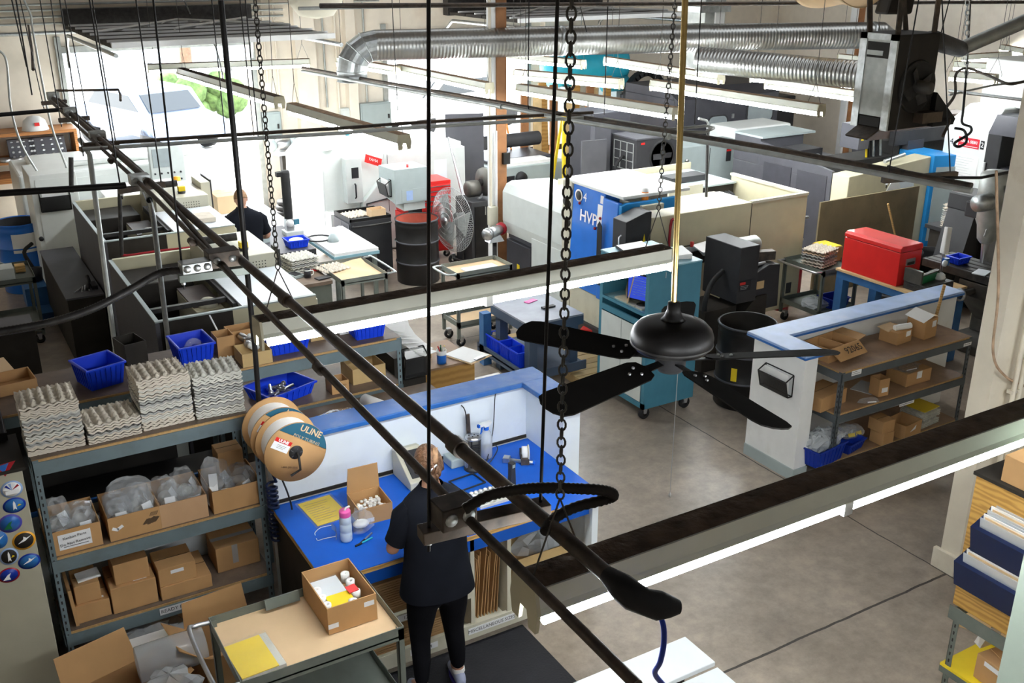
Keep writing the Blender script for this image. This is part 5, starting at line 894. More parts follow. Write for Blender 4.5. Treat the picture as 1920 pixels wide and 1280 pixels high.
for k, m in enumerate(('yellow', 'green', 'red', 'ink', 'white_paint')): MB().tube([(0, 0, .06), (.03*math.cos(k*1.3), .03*math.sin(k*1.3), .16)], .005, 6).build('pen', m, t)
q = P(873, 668, 1.0); t = thing('clipboard', 'clipboard with white paper on the brown cabinet', 'clipboard', (q.x+.02, q.y, 1.003), .35); MB().box(-.14, -.17, 0, .14, .17, .006).build('board', 'kraft', t); MB().box(-.125, -.15, .006, .125, .165, .012).build('paper', 'paper', t); MB().box(-.06, -.165, .006, .06, -.125, .024).build('clip', 'steel', t, bev=.004)
carton((3.50, 7.2, .62), .2, .16, .10, 'small cream box in front of the brown cabinet', 'cream'); t = thing('side_stand', 'low stand in front of the brown cabinet', 'table', (3.36, 7.08, 0)); MB().box(0, 0, .58, .44, .3, .618).build('top', 'shelf_top_r', t); MB().box(.02, .02, 0, .42, .28, .58).build('body', 'brown_dark', t)
tag(MB().rbox((4.12, 7.35, .74), (.35, .38, .02)).box(3.98, 7.2, 0, 4.02, 7.24, .73).build('drop_leaf', 'paper'), 'white leaf table beside the brown cabinet', 'table')
t = thing('paper_pile', 'slumped pile of white papers at the shelf end by the cabinet', 'paper', (3.14, 7.25, 1.45)); 
for k in range(7): MB().rbox((.02*k, .05-.03*k, .10-.035*k), (.24, .3, .006), rz=.2*k-.5, rx=.15, ry=.2).build('sheet', 'paper', t)
MB().box(-.1, -.2, -1.45, .18, .25, -.13).build('stand', 'brown_dark', t); holder(t, (.06, -.21, -.30), X_, .2, .24)
# ================================================================ RIGHT: HALF WALL, SHELF
t = thing('half_wall', 'cream half wall with pale blue cap beside the right shelf', 'partition', (6.2, 5.6, 0))
MB().box(0, 0, 0, .15, .62, 1.19).build('end_panel', 'white_paint', t); MB().box(.15, .45, 0, 2.56, .60, 1.19).build('long_panel', 'white_paint', t)
MB().prism([(-.06, -.05), (.2, -.05), (.2, .40), (2.6, .40), (2.6, .66), (-.06, .66)], 1.19, 1.225).build('cap', 'cap_pale', t, bev=.006); MB().prism([(-.062, -.052), (.202, -.052), (.202, .398), (2.602, .398), (2.602, .4), (2.602, .66), (-.062, .66)], 1.185, 1.205).build('cap_edge', 'cap_blue', t)
MB().box(-.012, -.012, 0, .155, 0, .11).box(-.012, 0, 0, 0, .62, .11).build('kick', 'machine_grey', t)
holder(t, (-.002, .28, .78), (0, -1, 0), .34, .20)
RX0, RX1, RY0, RY1 = 6.56, 8.30, 5.50, 6.02
rack('steel_shelf', 'dark grey steel shelf of cartons against the right half wall', RX0, RY0, RX1, RY1, (.13, .60, 1.0), 1.0, 'shelf_grey', 'shelf_top_r', beam=.085)
for px, py, w, h, s, l in ((1606, 698, .12, .045, 1, 'white label at the left of the right shelf top beam'), (1814, 645, .11, .03, 0, 'white label at the right of the right shelf top beam'), (1700, 756, .20, .028, 2, 'long white label on the right shelf middle beam')):
    q = PY(px, py, 5.493); o = plate((q.x, 5.493, q.z), X_, Z_, w, h).build('shelf_label', 'tag_white'); tag(o, l, 'label'); lines_of_text(o, (q.x, 5.4908, q.z), X_, Z_, w*.9, h*.8, 2 if s == 1 else 1, seed=s)
def rb(px, py, z, dy=0.): q = P(px, py, z); return Vector((q.x, q.y+dy, z))
t = open_box(rb(1578, 672, 1.003, .14), .42, .28, .13, 'open carton with a flap numbered 92065 on the right shelf top', flaps=(('f', -35, .14), ('r', 5, .13)), rz=.12); MB().box(-.005, -.13, .01, .005, .13, .13).build('divider', 'card', t); text('92065', .095, 'ink', t, (.05, -.20, .094), (1, 0, 0), (0, .82, .57), out=.007)
t = carton(rb(1697, 645, 1.003, .12), .22, .2, .12, 'closed carton with a curled paper on the right shelf top', rz=.1, tag_=(.05, .07, .05, 'f')); MB().tube([(-.06, -.02, .14), (.1, -.08, .15)], .028, 12).build('paper_roll', 'paper', t); MB().rbox((-.04, .05, .125), (.2, .12, .006), rx=.15).build('flap', 'kraft', t)
t = carton(rb(1742, 634, 1.003, .1), .19, .2, .19, 'tall carton with a sheet on top, right end of the right shelf top', rz=.1, tag_=(.04, .06, .06, 'f')); MB().rbox((-.06, .0, .215), (.17, .2, .004), rx=.15, ry=-.25).build('sheet', 'paper', t); MB().rbox((.08, .0, .20), (.1, .16, .004), ry=.2).build('flap', 'kraft', t)
ZM = .603
carton(rb(1566, 768, ZM, .17), .38, .26, .14, 'low flap-topped carton behind the left post on the middle right shelf', rz=.15); 
t = open_box(rb(1658, 743, ZM+.01, .07), .12, .12, .17, 'small tall open box on an envelope on the middle right shelf', rz=-.1); plate((.01, -.06, .06), X_, Z_, .07, .045).build('label', 'tag_white', t)
tag(MB().rbox(rb(1640, 733, ZM+.004, .1), (.26, .2, .006), rz=.35).build('envelope', 'clear_hard'), 'pale envelope under the small tall box', 'envelope'); bag(rb(1638, 757, ZM, .05), .2, .1, .03, 'flat clear bag at the front of the middle right shelf', 61, rz=-.2)
t = carton(rb(1728, 722, ZM, .16), .34, .24, .13, 'wide carton with clear bags on top on the middle right shelf', tag_=(-.0, .07, .07, 'f')); bag(rb(1725, 700, ZM+.13, .16), .3, .2, .025, 'flat clear bag on top of the wide carton', 62); 
ZL_ = .133
bin_(rb(1556, 872, ZL_, .15), .40, .30, .17, 'dark blue bin full of clear bags on the lowest right shelf', 'bin_navy', rz=.15); q = rb(1556, 872, ZL_, .15)
for k in range(4): bag(q+Vector((-.1+.08*k, .05-.05*(k % 2), .08)), .2, .18, .18, 'crumpled clear bag in the left dark blue bin', 70+k, m='bubble', tagm=None, group='bags in the left navy bin')
bin_(rb(1606, 850, ZL_, .17), .26, .30, .10, 'second dark blue bin on the lowest right shelf', 'bin_navy', rz=.2); q = rb(1612, 845, ZL_, .17)
for k in range(4): bag(q+Vector((-.05+.05*k, .04-.04*(k % 2), .06)), .17, .15, .10, 'parts bag with yellow and white tags in the second navy bin', 80+k, tagm='yellow' if k % 2 else 'tag_white', inner='steel', group='parts bags in the second navy bin')
carton(rb(1666, 835, ZL_, .09), .14, .16, .13, 'lower of two stacked cartons on the lowest right shelf'); carton(rb(1664, 836, ZL_, .10)+Vector((0, 0, .132)), .16, .17, .12, 'upper of two stacked cartons on the lowest right shelf')
t = open_box(rb(1712, 820, ZL_, .13), .27, .22, .14, 'open carton on the lowest right shelf', rz=.12); MB().prism([(-.03, 0), (.05, .01), (.06, .05)], -.113, -.111, 'y').xf(Matrix.Translation((-.02, 0, .06))).build('label', 'tag_white', t)
for k in range(2):
    q = rb(1748, 800, ZL_, .16)+Vector((0, 0, k*.085)); t = thing('wrapped_tray_pack', ('lower', 'upper')[k]+' shrink-wrapped pack of egg trays on the lowest right shelf', 'package', q, .1)
    for j in range(3):
        o = bpy.data.objects.new('egg_tray', tray_proto('pulp_grey')); C.objects.link(o); o.parent = t; o.location = (0, 0, j*.02); o.scale = (.95, .95, .8)
    MB().grid(lambda u, v: ((u-.5)*.30, (v-.5)*.28, .072+.004*math.sin(u*30)*math.sin(v*27)), 14, 14).build('film', 'clear_bag', t)
    if k: MB().box(-.12, -.12, .078, .13, .12, .082).build('sheet', 'yellow', t)
a = Vector((8.22, 5.55, 0)); b = PD(1771, 534, (8.35, 5.85)); tag(MB().tube([(8.30, 6.04, 0), (b.x, b.y, b.z)], [.014, .015], 10).build('broom_handle', 'handle_wood'), 'wooden broom handle standing at the end of the right half wall', 'broom')
# ================================================================ WOOD FILE CABINET AND STEEL STAND, lower right
cx = 4.84
zb = PX(1786, 1130, cx); zt = PX(1832, 890, cx)
zb_, zt_, yb_ = zb.z, zt.z, (zb.y+zt.y)/2
t = thing('wood_file_cabinet', 'oak-grained wood cabinet with navy file pockets at the right edge', 'cabinet', (cx, yb_-1.2, zb_)); hh = zt_-zb_
MB().box(0, 0, 0, .45, 1.2, hh).build('body', 'oak', t); MB().box(-.012, -.01, hh, .46, 1.215, hh+.02).build('top', 'brown_dark', t)
for k, (y0, z0) in enumerate(((-.02, .52), (.04, .18))):
    y1 = y0+1.18; z0 = hh*(.50 if k == 0 else .20); ph = hh*.22
    p_ = MB().prism([(-.005, z0), (-.09, z0+.02), (-.13, z0+ph), (-.005, z0+ph+.05)], y0+.1, y1-.06, 'y').build('file_pocket', 'navy', t)
    for j in range(8): MB().hexa([(-.012-.009*j, y0+.14, z0+.03), (-.012-.009*j, y1-.1, z0+.03), (-.007-.009*j, y1-.1, z0+.03), (-.007-.009*j, y0+.14, z0+.03)], [(-.02-.014*j, y0+.13+.012*(j % 3), z0+ph+.13-.008*j), (-.02-.014*j, y1-.12+.02*(j % 2), z0+ph+.13-.008*j), (-.014-.014*j, y1-.12+.02*(j % 2), z0+ph+.13-.008*j), (-.014-.014*j, y0+.13+.012*(j % 3), z0+ph+.13-.008*j)]).build('folder', ('clear_hard', 'paper', 'kraft', 'clear_hard')[j % 4], p_)
    MB().lathe([(0, -.012), (.02, -.012), (.02, 0)], (-.002, y1-.1, z0+ph+.09), 10, 'x').build('pin', 'navy', t)
t = thing('steel_stand', 'green-grey slotted steel stand under the oak cabinet', 'stand', (cx, yb_-1.2, 0))
for x in (0, .41):
    for y in (0, 1.16): angle_post(x-.02 if x == 0 else x+.02, y if y == 0 else y+.004, 0, zb_, 1 if x == 0 else -1, 1 if y == 0 else -1, 'grey_green', t)
MB().box(-.025, 0, zb_-.09, -.02, 1.2, zb_).box(-.02, 1.165, zb_-.09, .43, 1.17, zb_).build('rail', 'grey_green', t)
zs = PX(1768, 1237, cx).z; MB().box(-.03, .0, zs-.02, .44, 1.19, zs).build('shelf', 'yellow', t); MB().box(-.032, 0, zs-.06, -.028, 1.19, zs-.018).build('shelf_edge', 'grey_green', t)
q = P(1838, 1245, zs); t = carton((cx+.13, yb_-.42, zs+.003), .26, .42, .17, 'carton with torn flap on the yellow lower shelf at right', rz=-.12); MB().rbox((.02, .08, .19), (.2, .18, .006), rx=.25).build('flap', 'card', t); MB().rbox((.05, .3, .16), (.12, .05, .1), rx=.3).build('envelope', 'tag_white', t); plate((-.132, .05, .14), (0, -1, 0), Z_, .2, .03).build('label', 'tag_white', t)
q = P(1850, 925, zt_+.02); carton((cx+.17, yb_-.30, zt_+.022), .30, .34, .16, 'carton on top of the oak cabinet', m='card'); carton((cx+.25, yb_-.72, zt_+.022), .34, .36, .30, 'larger carton on top of the oak cabinet at the right edge', m='kraft')
q = P(1825, 1172, .0); tag(MB().rbox((q.x+.1, q.y-.02, .012), (.3, .3, .02), rz=.5).build('step_pad', 'pinboard'), 'pale square pad on the floor behind the steel stand', 'pad')
q = PX(1898, 1140, 3.3); tag(MB().box(3.3, q.y-.3, 0, 3.5, q.y, 5.8).build('post', 'pale_green'), 'pale green painted edge in the bottom right corner', 'post')
# ================================================================ TEAL COMPUTER CABINET
t = thing('computer_cabinet', 'teal computer cabinet on casters with binders on top', 'cabinet', (5.78, 7.24, 0)); w, d, z0, z1 = .64, .80, .13, 1.58
MB().box(.02, 0, z0, w, .02, z1).box(.02, d-.02, z0, w, d, z1).box(w-.02, .02, z0, w, d-.02, z1).box(0, 0, z0, .02, d, z0+.06).box(0, 0, z0, .02, .05, z1).box(0, d-.05, z0, .02, d, z1).box(0, .05, .98, .02, d-.05, 1.04).box(0, .05, 1.10, .02, d-.05, 1.13).box(0, .05, z1-.06, .02, d-.05, z1).build('body', 'teal', t)
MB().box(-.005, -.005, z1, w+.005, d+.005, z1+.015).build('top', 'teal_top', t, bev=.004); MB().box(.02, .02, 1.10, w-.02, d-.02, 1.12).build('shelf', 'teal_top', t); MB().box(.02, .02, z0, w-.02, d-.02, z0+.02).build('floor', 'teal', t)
for y0, y1 in ((.055, d/2-.004), (d/2+.004, d-.055)):
    dd = MB().box(-.008, y0, z0+.07, .0, y1, .97).build('door', 'machine_pale', t); yy = y1-.05 if y0 < .1 else y0+.05; MB().tube([(-.01, yy, .62), (-.04, yy, .62), (-.04, yy, .72), (-.01, yy, .72)], .005, 6).build('handle', 'dark_steel', dd)
plate((w*.52, -.001, 1.0), X_, Z_, .30, .34, .003).build('paper_sheet', 'paper', t); MB().box(w*.3, -.004, z1-.1, w*.31, 0, z1-.04).build('latch', 'steel', t)
MB().box(.0, .06, z1-.03, .2, d-.06, z1-.02).build('sliding_tray', 'cream', t)
for x in (.06, w-.06):
    for y in (.06, d-.06): caster(t, x, y, .06)
k = thing('monitor', 'flat monitor with a blue screen inside the teal cabinet', 'monitor', (5.91, 7.50, 1.125), .35); MB().box(-.02, -.17, .05, .02, .17, .33).build('case', 'black_steel', k, bev=.005); s = MB().box(-.024, -.155, .07, -.0205, .155, .315).build('screen', 'screen_blue', k); lines_of_text(s, (-.0245, -.02, .2), (0, -1, 0), Z_, .24, .2, 8, 'cap_pale'); MB().lathe([(0, 0), (.10, 0), (.1, .012), (.02, .02), (.02, .1), (0, .1)], (.02, 0, 0), 16).build('stand', 'black_steel', k)
for j in range(3): tag(MB().rbox((6.02-.05*j, 7.86-.09*j, 1.28), (.012, .24, .30), rz=-.6-.1*j, ry=.2).build('folder', 'kraft'), 'manila folder standing in the teal cabinet beside the monitor', 'folder', 'manila folders in the teal cabinet')
tag(MB().box(5.83, 7.4, 1.124, 5.95, 7.85, 1.14).build('keyboard', 'cream'), 'cream keyboard in the teal cabinet', 'keyboard')
for j, (x, y, rz) in enumerate(((6.03, 7.82, .25), (6.15, 7.66, .2), (6.27, 7.50, .15))):
    b = thing('ring_binder', ('left', 'middle', 'right')[j]+' white ring binder lying on the teal cabinet', 'binder', (x, y, z1+.018), rz-.5); MB().prism([(-.14, 0), (.14, 0), (.14, .05), (-.14, .025)], -.15, .15, 'y').build('cover', 'paper', b); MB().box(-.143, -.15, .0, -.139, .15, .028).build('spine', 'charcoal', b)
# ================================================================ BLUE TABLE, PALLET, PEDAL
t = thing('steel_table', 'slate-topped blue work table with a low shelf of bins', 'table', (5.22, 8.50, 0)); w, d = .62, .72
MB().box(-.04, -.04, .64, w+.04, d+.04, .74).build('frame', 'table_slate', t); MB().box(-.04, -.04, .74, w+.04, d+.04, .76).build('top', 'slate_top', t); MB().box(-.1, -.08, .18, w+.05, d+.25, .20).build('low_shelf', 'table_slate', t); MB().box(-.1, -.1, .14, -.08, d+.25, .24).box(-.1, -.1, .14, w+.05, -.08, .24).build('low_rail', 'table_slate', t)
for x in (0, w-.1):
    for y in (0, d-.1): MB().box(x, y, 0, x+.1, y+.1, .64).build('leg', 'table_slate', t)
MB().box(-.10, d+.1, .0, .0, d+.2, .62).build('back_leg', 'bench_blue', t)
for j, (y, w_) in enumerate(((9.2, .30), (8.93, .20), (8.72, .20))): bin_((5.24, y, .202), .17, w_, .18, ('rear', 'middle', 'front')[j]+' ribbed blue bin on the low shelf of the slate table', ribs=8)
for j in range(6): tag(MB().rbox((5.22+.02*(j % 3), 9.1+.05*j, .34), (.09, .07, .05), rz=j, rx=.3*j).build('metal_block', 'iron' if j % 2 else 'pipe_brown'), 'rusty metal block in the rear blue bin', 'block', 'metal blocks in the rear blue bin')
tag(MB().rbox((5.18, 9.46, .32), (.03, .05, .24)).build('wood_stake', 'cream'), 'pale board end beside the blue bins', 'board'); q = P(1003, 655, .35); tag(MB().lathe([(.012, 0), (.026, 0), (.026, .02), (.012, .02), (.012, 0)], (5.30, 8.40, .2), 14).build('clamp', 'brass'), 'brass clamp hanging on the slate table leg', 'clamp')
q = P(995, 565, .76); tag(MB().rbox((q.x, q.y, .765), (.15, .07, .008), rz=.3).build('rag', 'pink'), 'pink rag on the slate table', 'rag'); q = P(1028, 577, .76); tag(MB().rbox((q.x, q.y, .772), (.16, .05, .02), rz=.05).build('gauge', 'charcoal'), 'dark gauge lying on the slate table', 'tool')
t = thing('wood_pallet', 'slatted pale wood platform on the floor by the teal cabinet', 'pallet', (5.72, 8.15, 0), 0)
for k in range(14): MB().box(0, -.05+k*.125, .07, .95, .06+k*.125, .09).build('slat', 'pallet_wood', t)
for x in (.0, .46, .91): MB().box(x, -.05, 0, x+.04, 1.69, .07).build('runner', 'pallet_wood', t)
q = P(1103, 622, .12); t = thing('foot_pedal', 'red foot pedal on the wood platform', 'pedal', (q.x, q.y, .092), -.9); MB().prism([(-.09, 0), (.09, 0), (.075, .09), (-.075, .09)], -.1, .08, 'y').build('guard', 'red', t, bev=.008); MB().box(-.06, -.105, .012, .06, -.099, .075).build('opening', 'cavity', t); MB().box(-.04, -.12, .02, .04, -.1, .035).build('treadle', 'steel', t)
# ================================================================ GREY CART, DRUM, RED CHEST, FAN
cart((5.12, 9.94, 0), .74, .42, .93, .32, 'grey steel cart with kraft liner by the timber post', 'cart_grey', hand='l', top_in='kraft'); tag(MB().rbox((5.5, 10.1, .895), (.42, .14, .02), rz=.0).build('graph_sheet', 'white_board'), 'long white gridded part on the kraft-lined cart', 'part'); tag(MB().box(5.2, 10.0, .275, 5.75, 10.3, .285).build('kraft_sheet', 'kraft'), 'kraft sheet on the lower tray of the kraft-lined cart', 'paper')
drum((5.86, 12.58, 0), 'open black steel drum with rust-red inside', r=.30, h=.90)
q = P(800, 478); t = thing('tool_chest', 'red rolling tool chest behind the pedestal fan', 'tool chest', (6.10, 13.35, 0)); w, d = .72, .5
MB().box(0, 0, .12, w, d, .72).build('cabinet', 'red', t, bev=.006); MB().box(.01, .02, .73, w-.01, d-.02, 1.14).build('top_chest', 'red', t, bev=.006); MB().prism([(.01, 1.14), (w-.01, 1.14), (w-.01, 1.19), (.05, 1.20), (.01, 1.17)], .02, d-.02, 'y').build('lid', 'red', t)
for k in range(5): MB().box(.03, .0, .77+k*.072, w-.03, .02, .83+k*.072).build('drawer', 'red', t); MB().box(.03, -.01, .825+k*.072, w-.03, .0, .835+k*.072).build('drawer_trim', 'steel', t)
for k in range(4): MB().box(.03, -.012, .16+k*.135, w-.03, .0, .28+k*.135).build('drawer', 'red', t)
for x in (.08, w-.08):
    for y in (.07, d-.07): caster(t, x, y, .05)
# pedestal fan: cage facing the lower left
c = PY(848, 412, 12.75); t = thing('pedestal_fan', 'grey wire-caged pedestal fan before the red chest', 'fan', (c.x, c.y, 0)); N_ = Vector((-.95, -.20, 0)).normalized(); U_ = Vector((0, 0, 1)); S_ = U_.cross(N_); R0 = .47; cz = c.z
def fr(u, v, n): return S_*u+U_*(v)+N_*n+Vector((0, 0, cz))
g = MB()
for k in range(96):
    a = 2*PI*k/96; g.tube([fr(.06*math.cos(a), .06*math.sin(a), .13), fr(.28*math.cos(a+.15), .28*math.sin(a+.15), .11), fr(R0*math.cos(a+.25), R0*math.sin(a+.25), .0)], .0026, 4, False)
for rr, n in ((.12, .128), (.2, .122), (.28, .11), (.38, .065), (R0, 0.)): g.tube([fr(rr*math.cos(2*PI*k/40), rr*math.sin(2*PI*k/40), n) for k in range(41)], .0035, 4, False)
g.build('front_cage', 'galv', t); g = MB()
for k in range(48):
    a = 2*PI*k/48; g.tube([fr(.1*math.cos(a), .1*math.sin(a), -.12), fr(.3*math.cos(a), .3*math.sin(a), -.09), fr(R0*math.cos(a), R0*math.sin(a), 0)], .0018, 4, False)
g.build('rear_cage', 'galv', t); MB().lathe([(0, 0), (.05, .002), (.06, .012), (.0, .016)], (0, 0, 0), 20).xf(Matrix((S_, U_, N_)).transposed().to_4x4()).xf(Matrix.Translation(fr(0, 0, .125))).build('badge', 'steel', t)
for k in range(3):
    a = 2*PI*k/3; MB().add([fr(.04*math.cos(a-.4), .04*math.sin(a-.4), .02), fr(.40*math.cos(a-.45), .40*math.sin(a-.45), .05), fr(.42*math.cos(a+.45), .42*math.sin(a+.45), -.03), fr(.05*math.cos(a+.7), .05*math.sin(a+.7), -.03)], [(0, 1, 2, 3)]).build('blade', 'galv_dull', t, solid=.004)
MB().tube([fr(0, 0, -.08), fr(0, 0, -.28)], [.09, .07], 16).build('motor', 'galv', t); MB().tube([fr(0, 0, -.2), fr(0, -.1, -.2), Vector((*(N_*-.2)[:2], .12))], .022, 10).build('pole', 'dark_steel', t); q = N_*-.2; MB().tube([q+S_*.25+Vector((0, 0, .08)), q-S_*.25+Vector((0, 0, .08))], .02, 8).tube([q+N_*.2+Vector((0, 0, .08)), q-N_*.2+Vector((0, 0, .08))], .02, 8).build('base', 'dark_steel', t)
for s in (-1, 1): caster(t, q.x+S_.x*.25*s, q.y+S_.y*.25*s, .07)
t = thing('black_cabinet', 'black cabinet with a lathe chuck on top right of the pedestal fan', 'cabinet', (6.72, 12.55, 0)); MB().box(0, 0, .05, .5, .5, 1.02).build('body', 'charcoal', t, bev=.006)
for x in (.05, .27): MB().box(x, -.012, .1, x+.19, 0, .95).build('door', 'black_steel', t); MB().box(x+.16, -.03, .82, x+.17, -.012, .94).build('handle', 'steel', t)
for x in (.06, .44): caster(t, x, .1, .025); caster(t, x, .4, .025)
t = thing('lathe_chuck', 'grey lathe chuck and faceplate on the black cabinet', 'chuck', (6.95, 12.75, 1.04)); MB().lathe([(.03, -.2), (.10, -.2), (.12, -.18), (.12, -.02), (.05, 0)], (0, 0, .13), 24, 'x').build('chuck', 'iron', t); MB().lathe([(.06, 0), (.2, 0), (.21, .05), (.2, .07), (.06, .07)], (.05, 0, .21), 28, 'x').build('faceplate', 'iron', t); MB().lathe([(.0, .03), (.06, .03), (.05, -.03)], (.05, 0, .21), 16, 'x').build('bore', 'cavity', t); MB().tube([(.0, -.1, .06), (-.05, -.16, .03), (-.12, -.2, .03)], .015, 8).build('key', 'steel', t)
for k in range(3): tag(MB().tube([(7.15+.05*k, 13.2, .0), (6.98+.05*k, 13.75, 1.75-.2*k)], .016, 6).build('steel_bar', 'steel'), 'long steel bar leaning behind the pedestal fan', 'bar', 'leaning steel bars')
q = PY(872, 300, 14.6); tag(MB().rbox((q.x, 14.6, .98), (.62, .03, 1.9), rz=-.35).build('steel_sheet', 'machine_slate'), 'tall grey sheet standing behind the white lathe', 'panel')
q = P(915, 590); t = thing('bench_grinder', 'small silver bench grinder on a post by the timber column', 'grinder', (6.36, 11.25, 0)); MB().lathe([(0, 0), (.16, 0), (.15, .03), (.03, .05), (.03, .82), (0, .82)], (0, 0, 0), 16).build('pedestal', 'black_steel', t); MB().hexa([(-.11, -.07, .82), (.11, -.07, .82), (.11, .07, .82), (-.11, .07, .82)], [(-.07, -.04, .9), (.07, -.04, .9), (.07, .04, .9), (-.07, .04, .9)]).build('foot', 'steel', t)
MB().lathe([(0, -.13), (.065, -.12), (.075, 0), (.065, .12), (0, .13)], (0, 0, .95), 16, 'x').xf(Matrix.Rotation(.5, 4, 'Z')).build('motor', 'steel', t); MB().lathe([(0, -.19), (.08, -.19), (.085, -.15), (0, -.14)], (0, 0, .95), 18, 'x').xf(Matrix.Rotation(.5, 4, 'Z')).build('wheel_guard', 'steel', t); MB().lathe([(0, .15), (.085, .15), (.085, .18), (0, .18)], (0, 0, .95), 18, 'x').xf(Matrix.Rotation(.5, 4, 'Z')).build('wheel', 'red_dark', t)
# black filing cart with white lit doors
t = thing('rolling_cabinet', 'black rolling cabinet with an egg tray and small carton on top', 'cabinet', (5.02, 12.95, 0)); w, d = .62, .62
MB().box(0, 0, .1, w, d, .86).build('body', 'charcoal', t, bev=.006); MB().box(0, 0, .86, w, .02, .9).box(0, d-.02, .86, w, d, .9).box(0, 0, .86, .02, d, .9).box(w-.02, 0, .86, w, d, .9).build('rim', 'black_steel', t)
for y in (.03, d/2+.005): MB().box(-.012, y, .14, 0, y+d/2-.035, .83).build('door', 'machine_slate', t)
for y in (d/2-.05, d/2+.05): MB().tube([(-.014, y, .6), (-.045, y, .6), (-.045, y, .74), (-.014, y, .74)], .006, 6).build('handle', 'steel', t)
MB().tube(smooth([(.04, 0, .80), (.06, -.05, .80), (w-.06, -.05, .80), (w-.04, 0, .80)], 4), .014, 8).build('push_bar', 'dark_steel', t)
for x in (.06, w-.06): caster(t, x, .07, .045); caster(t, x, d-.07, .045)
tray_stack((5.25, 13.33, .872), 1, 'single egg tray on the black rolling cabinet', '', 'single egg trays', rz=.1, scale=1.2); open_box((5.48, 13.10, .868), .22, .18, .11, 'small open carton on the black rolling cabinet', 'kraft')
# ================================================================ WHITE LATHE (far) WITH PENDANT
t = thing('cnc_lathe', 'white enclosed lathe with signal lamp left of the timber post', 'machine', (5.1, 14.3, 0))
L_ = lambda px, py: (PY(px, py, 14.3).x-5.1, max(.0, PY(px, py, 14.3).z))
MB().prism([(.05, .02), (.05, L_(602, 360)[1]), (.06, L_(605, 318)[1]), (L_(632, 282)[0], 1.58), (L_(690, 283)[0], 1.58), (L_(712, 284)[0], 1.56), (L_(865, 268)[0], 1.56), (L_(865, 268)[0], .02)], 0, 1.7, 'y').build('enclosure', 'machine_white', t, bev=.02)
MB().prism([(.62, .02), (.62, .8), (.95, 1.12), (1.05, 1.5), (L_(865, 268)[0], 1.5), (L_(865, 268)[0], .02)], -.12, 0, 'y').build('front_cover', 'machine_pale', t, bev=.015); MB().box(.05, -.25, .0, .62, 0, .72).build('chip_tray', 'machine_white', t, bev=.01)
MB().box(.36, -.16, .82, .62, 0, 1.5).build('control_column', 'machine_pale', t, bev=.01); MB().box(.45, -.165, 1.2, .56, -.16, 1.36).build('display', 'ink', t); MB().tube([(.49, -.17, .9), (.49, -.2, .92), (.49, -.2, 1.1), (.49, -.17, 1.12)], .012, 6).build('handle', 'ink', t)
MB().tube([(.68, -.13, .0), (.68, -.13, .78), (1.3, -.13, .86)], .012, 6).build('seal', 'charcoal', t); MB().box(1.05, -.125, .62, 1.056, -.12, 1.5).build('gap', 'charcoal', t); plate((1.95, -.12, 1.18), X_, Z_, .22, .30).build('paper_sheet', 'white_board', t)
r_ = Vector((.52, 0, -.24)); lb = plate((.82, -.13, 1.43), (.9, 0, -.35), (.2, 0, .9), .28, .12).build('sign', 'red', t); text('YAMA', .06, 'white_ink', lb, (.82, -.131, 1.435), (.9, 0, -.35), (.2, 0, .9))
MB().box(.12, .2, 1.58, .62, .7, 1.66).build('roof_box', 'machine_white', t); b = MB().lathe([(.028, 0), (.028, .22)], (.52, .1, 1.58), 12).build('signal_lamp', 'white_paint', t); MB().lathe([(.03, .22), (.03, .27), (0, .29)], (.52, .1, 1.58), 12).build('green_lens', 'cyan', b)
t = thing('control_pendant', 'pale blue-grey control pendant with a document pocket', 'control box', (5.75, 13.05, 0)); A = PY(742, 384, 13.05); B = PY(800, 312, 13.05); x0, x1 = A.x-5.75, B.x-5.75; za, zb2 = A.z, B.z
MB().hexa([(x0, 0, za), (x1, 0, za), (x1, .45, za-.02), (x0-.05, .45, za+.1)], [(x0, 0, zb2), (x1, 0, zb2), (x1, .45, zb2), (x0-.05, .45, zb2)]).build('case', 'machine_grey', t, bev=.006); MB().box(x0+.1, -.006, za+.02, x1-.02, 0, za+.2).build('hatch', 'machine_grey', t); plate((x0+.22, -.007, za+.11), X_, Z_, .1, .14).build('sticker', 'cap_pale', t)
MB().box(x0+.15, .05, za-.12, x1-.02, .35, za).build('neck', 'machine_pale', t); MB().box(x1-.2, .1, 0, x1-.05, .25, za-.1).build('column', 'charcoal', t); MB().lathe([(.018, 0), (.018, .04), (0, .045)], (x0+.25, .1, zb2), 10).build('stop_button', 'red', t); holder(t, (x0-.015, .25, za+.10), (0, -1, 0), .3, .24)
# ================================================================ BLUE-DOOR MACHINE
t = thing('machining_center', 'cream machining centre with bright blue doors in the middle', 'machine', (6.6, 8.8, 0))
MB().prism([(.0, 1.03), (.0, 1.42), (.06, 1.52), (.14, 1.55), (.75, 1.52), (.8, .9), (.05, .85)], 1.2, 2.66, 'y').build('left_hood', 'machine_pale', t, bev=.015); MB().box(.02, 1.2, .12, .5, 1.95, .95).build('left_base', 'machine_pale', t, bev=.01); MB().box(.04, 2.0, .1, .5, 2.62, .78).build('electrical_box', 'machine_dark', t, bev=.01); MB().box(.1, 1.9, .78, .7, 2.66, .95).build('under_rail', 'machine_slate', t)
plate((.036, 2.3, .45), (0, -1, 0), Z_, .07, .09).build('warning_label', 'yellow', t); plate((.015, 1.45, .72), (0, -1, 0), Z_, .16, .06).build('name_plate', 'machine_slate', t)
MB().box(-.01, 1.0, .1, .8, 1.2, 1.86).build('cream_column', 'cream', t, bev=.015)
for y, z, r in ((1.13, 1.6, .05), (1.06, 1.58, .05), (1.07, 1.36, .06), (1.06, 1.12, .03)): MB().lathe([(0, -.014), (r, -.014), (r, 0)], (-.0, y, z), 14, 'x').build('port', 'cavity', t)
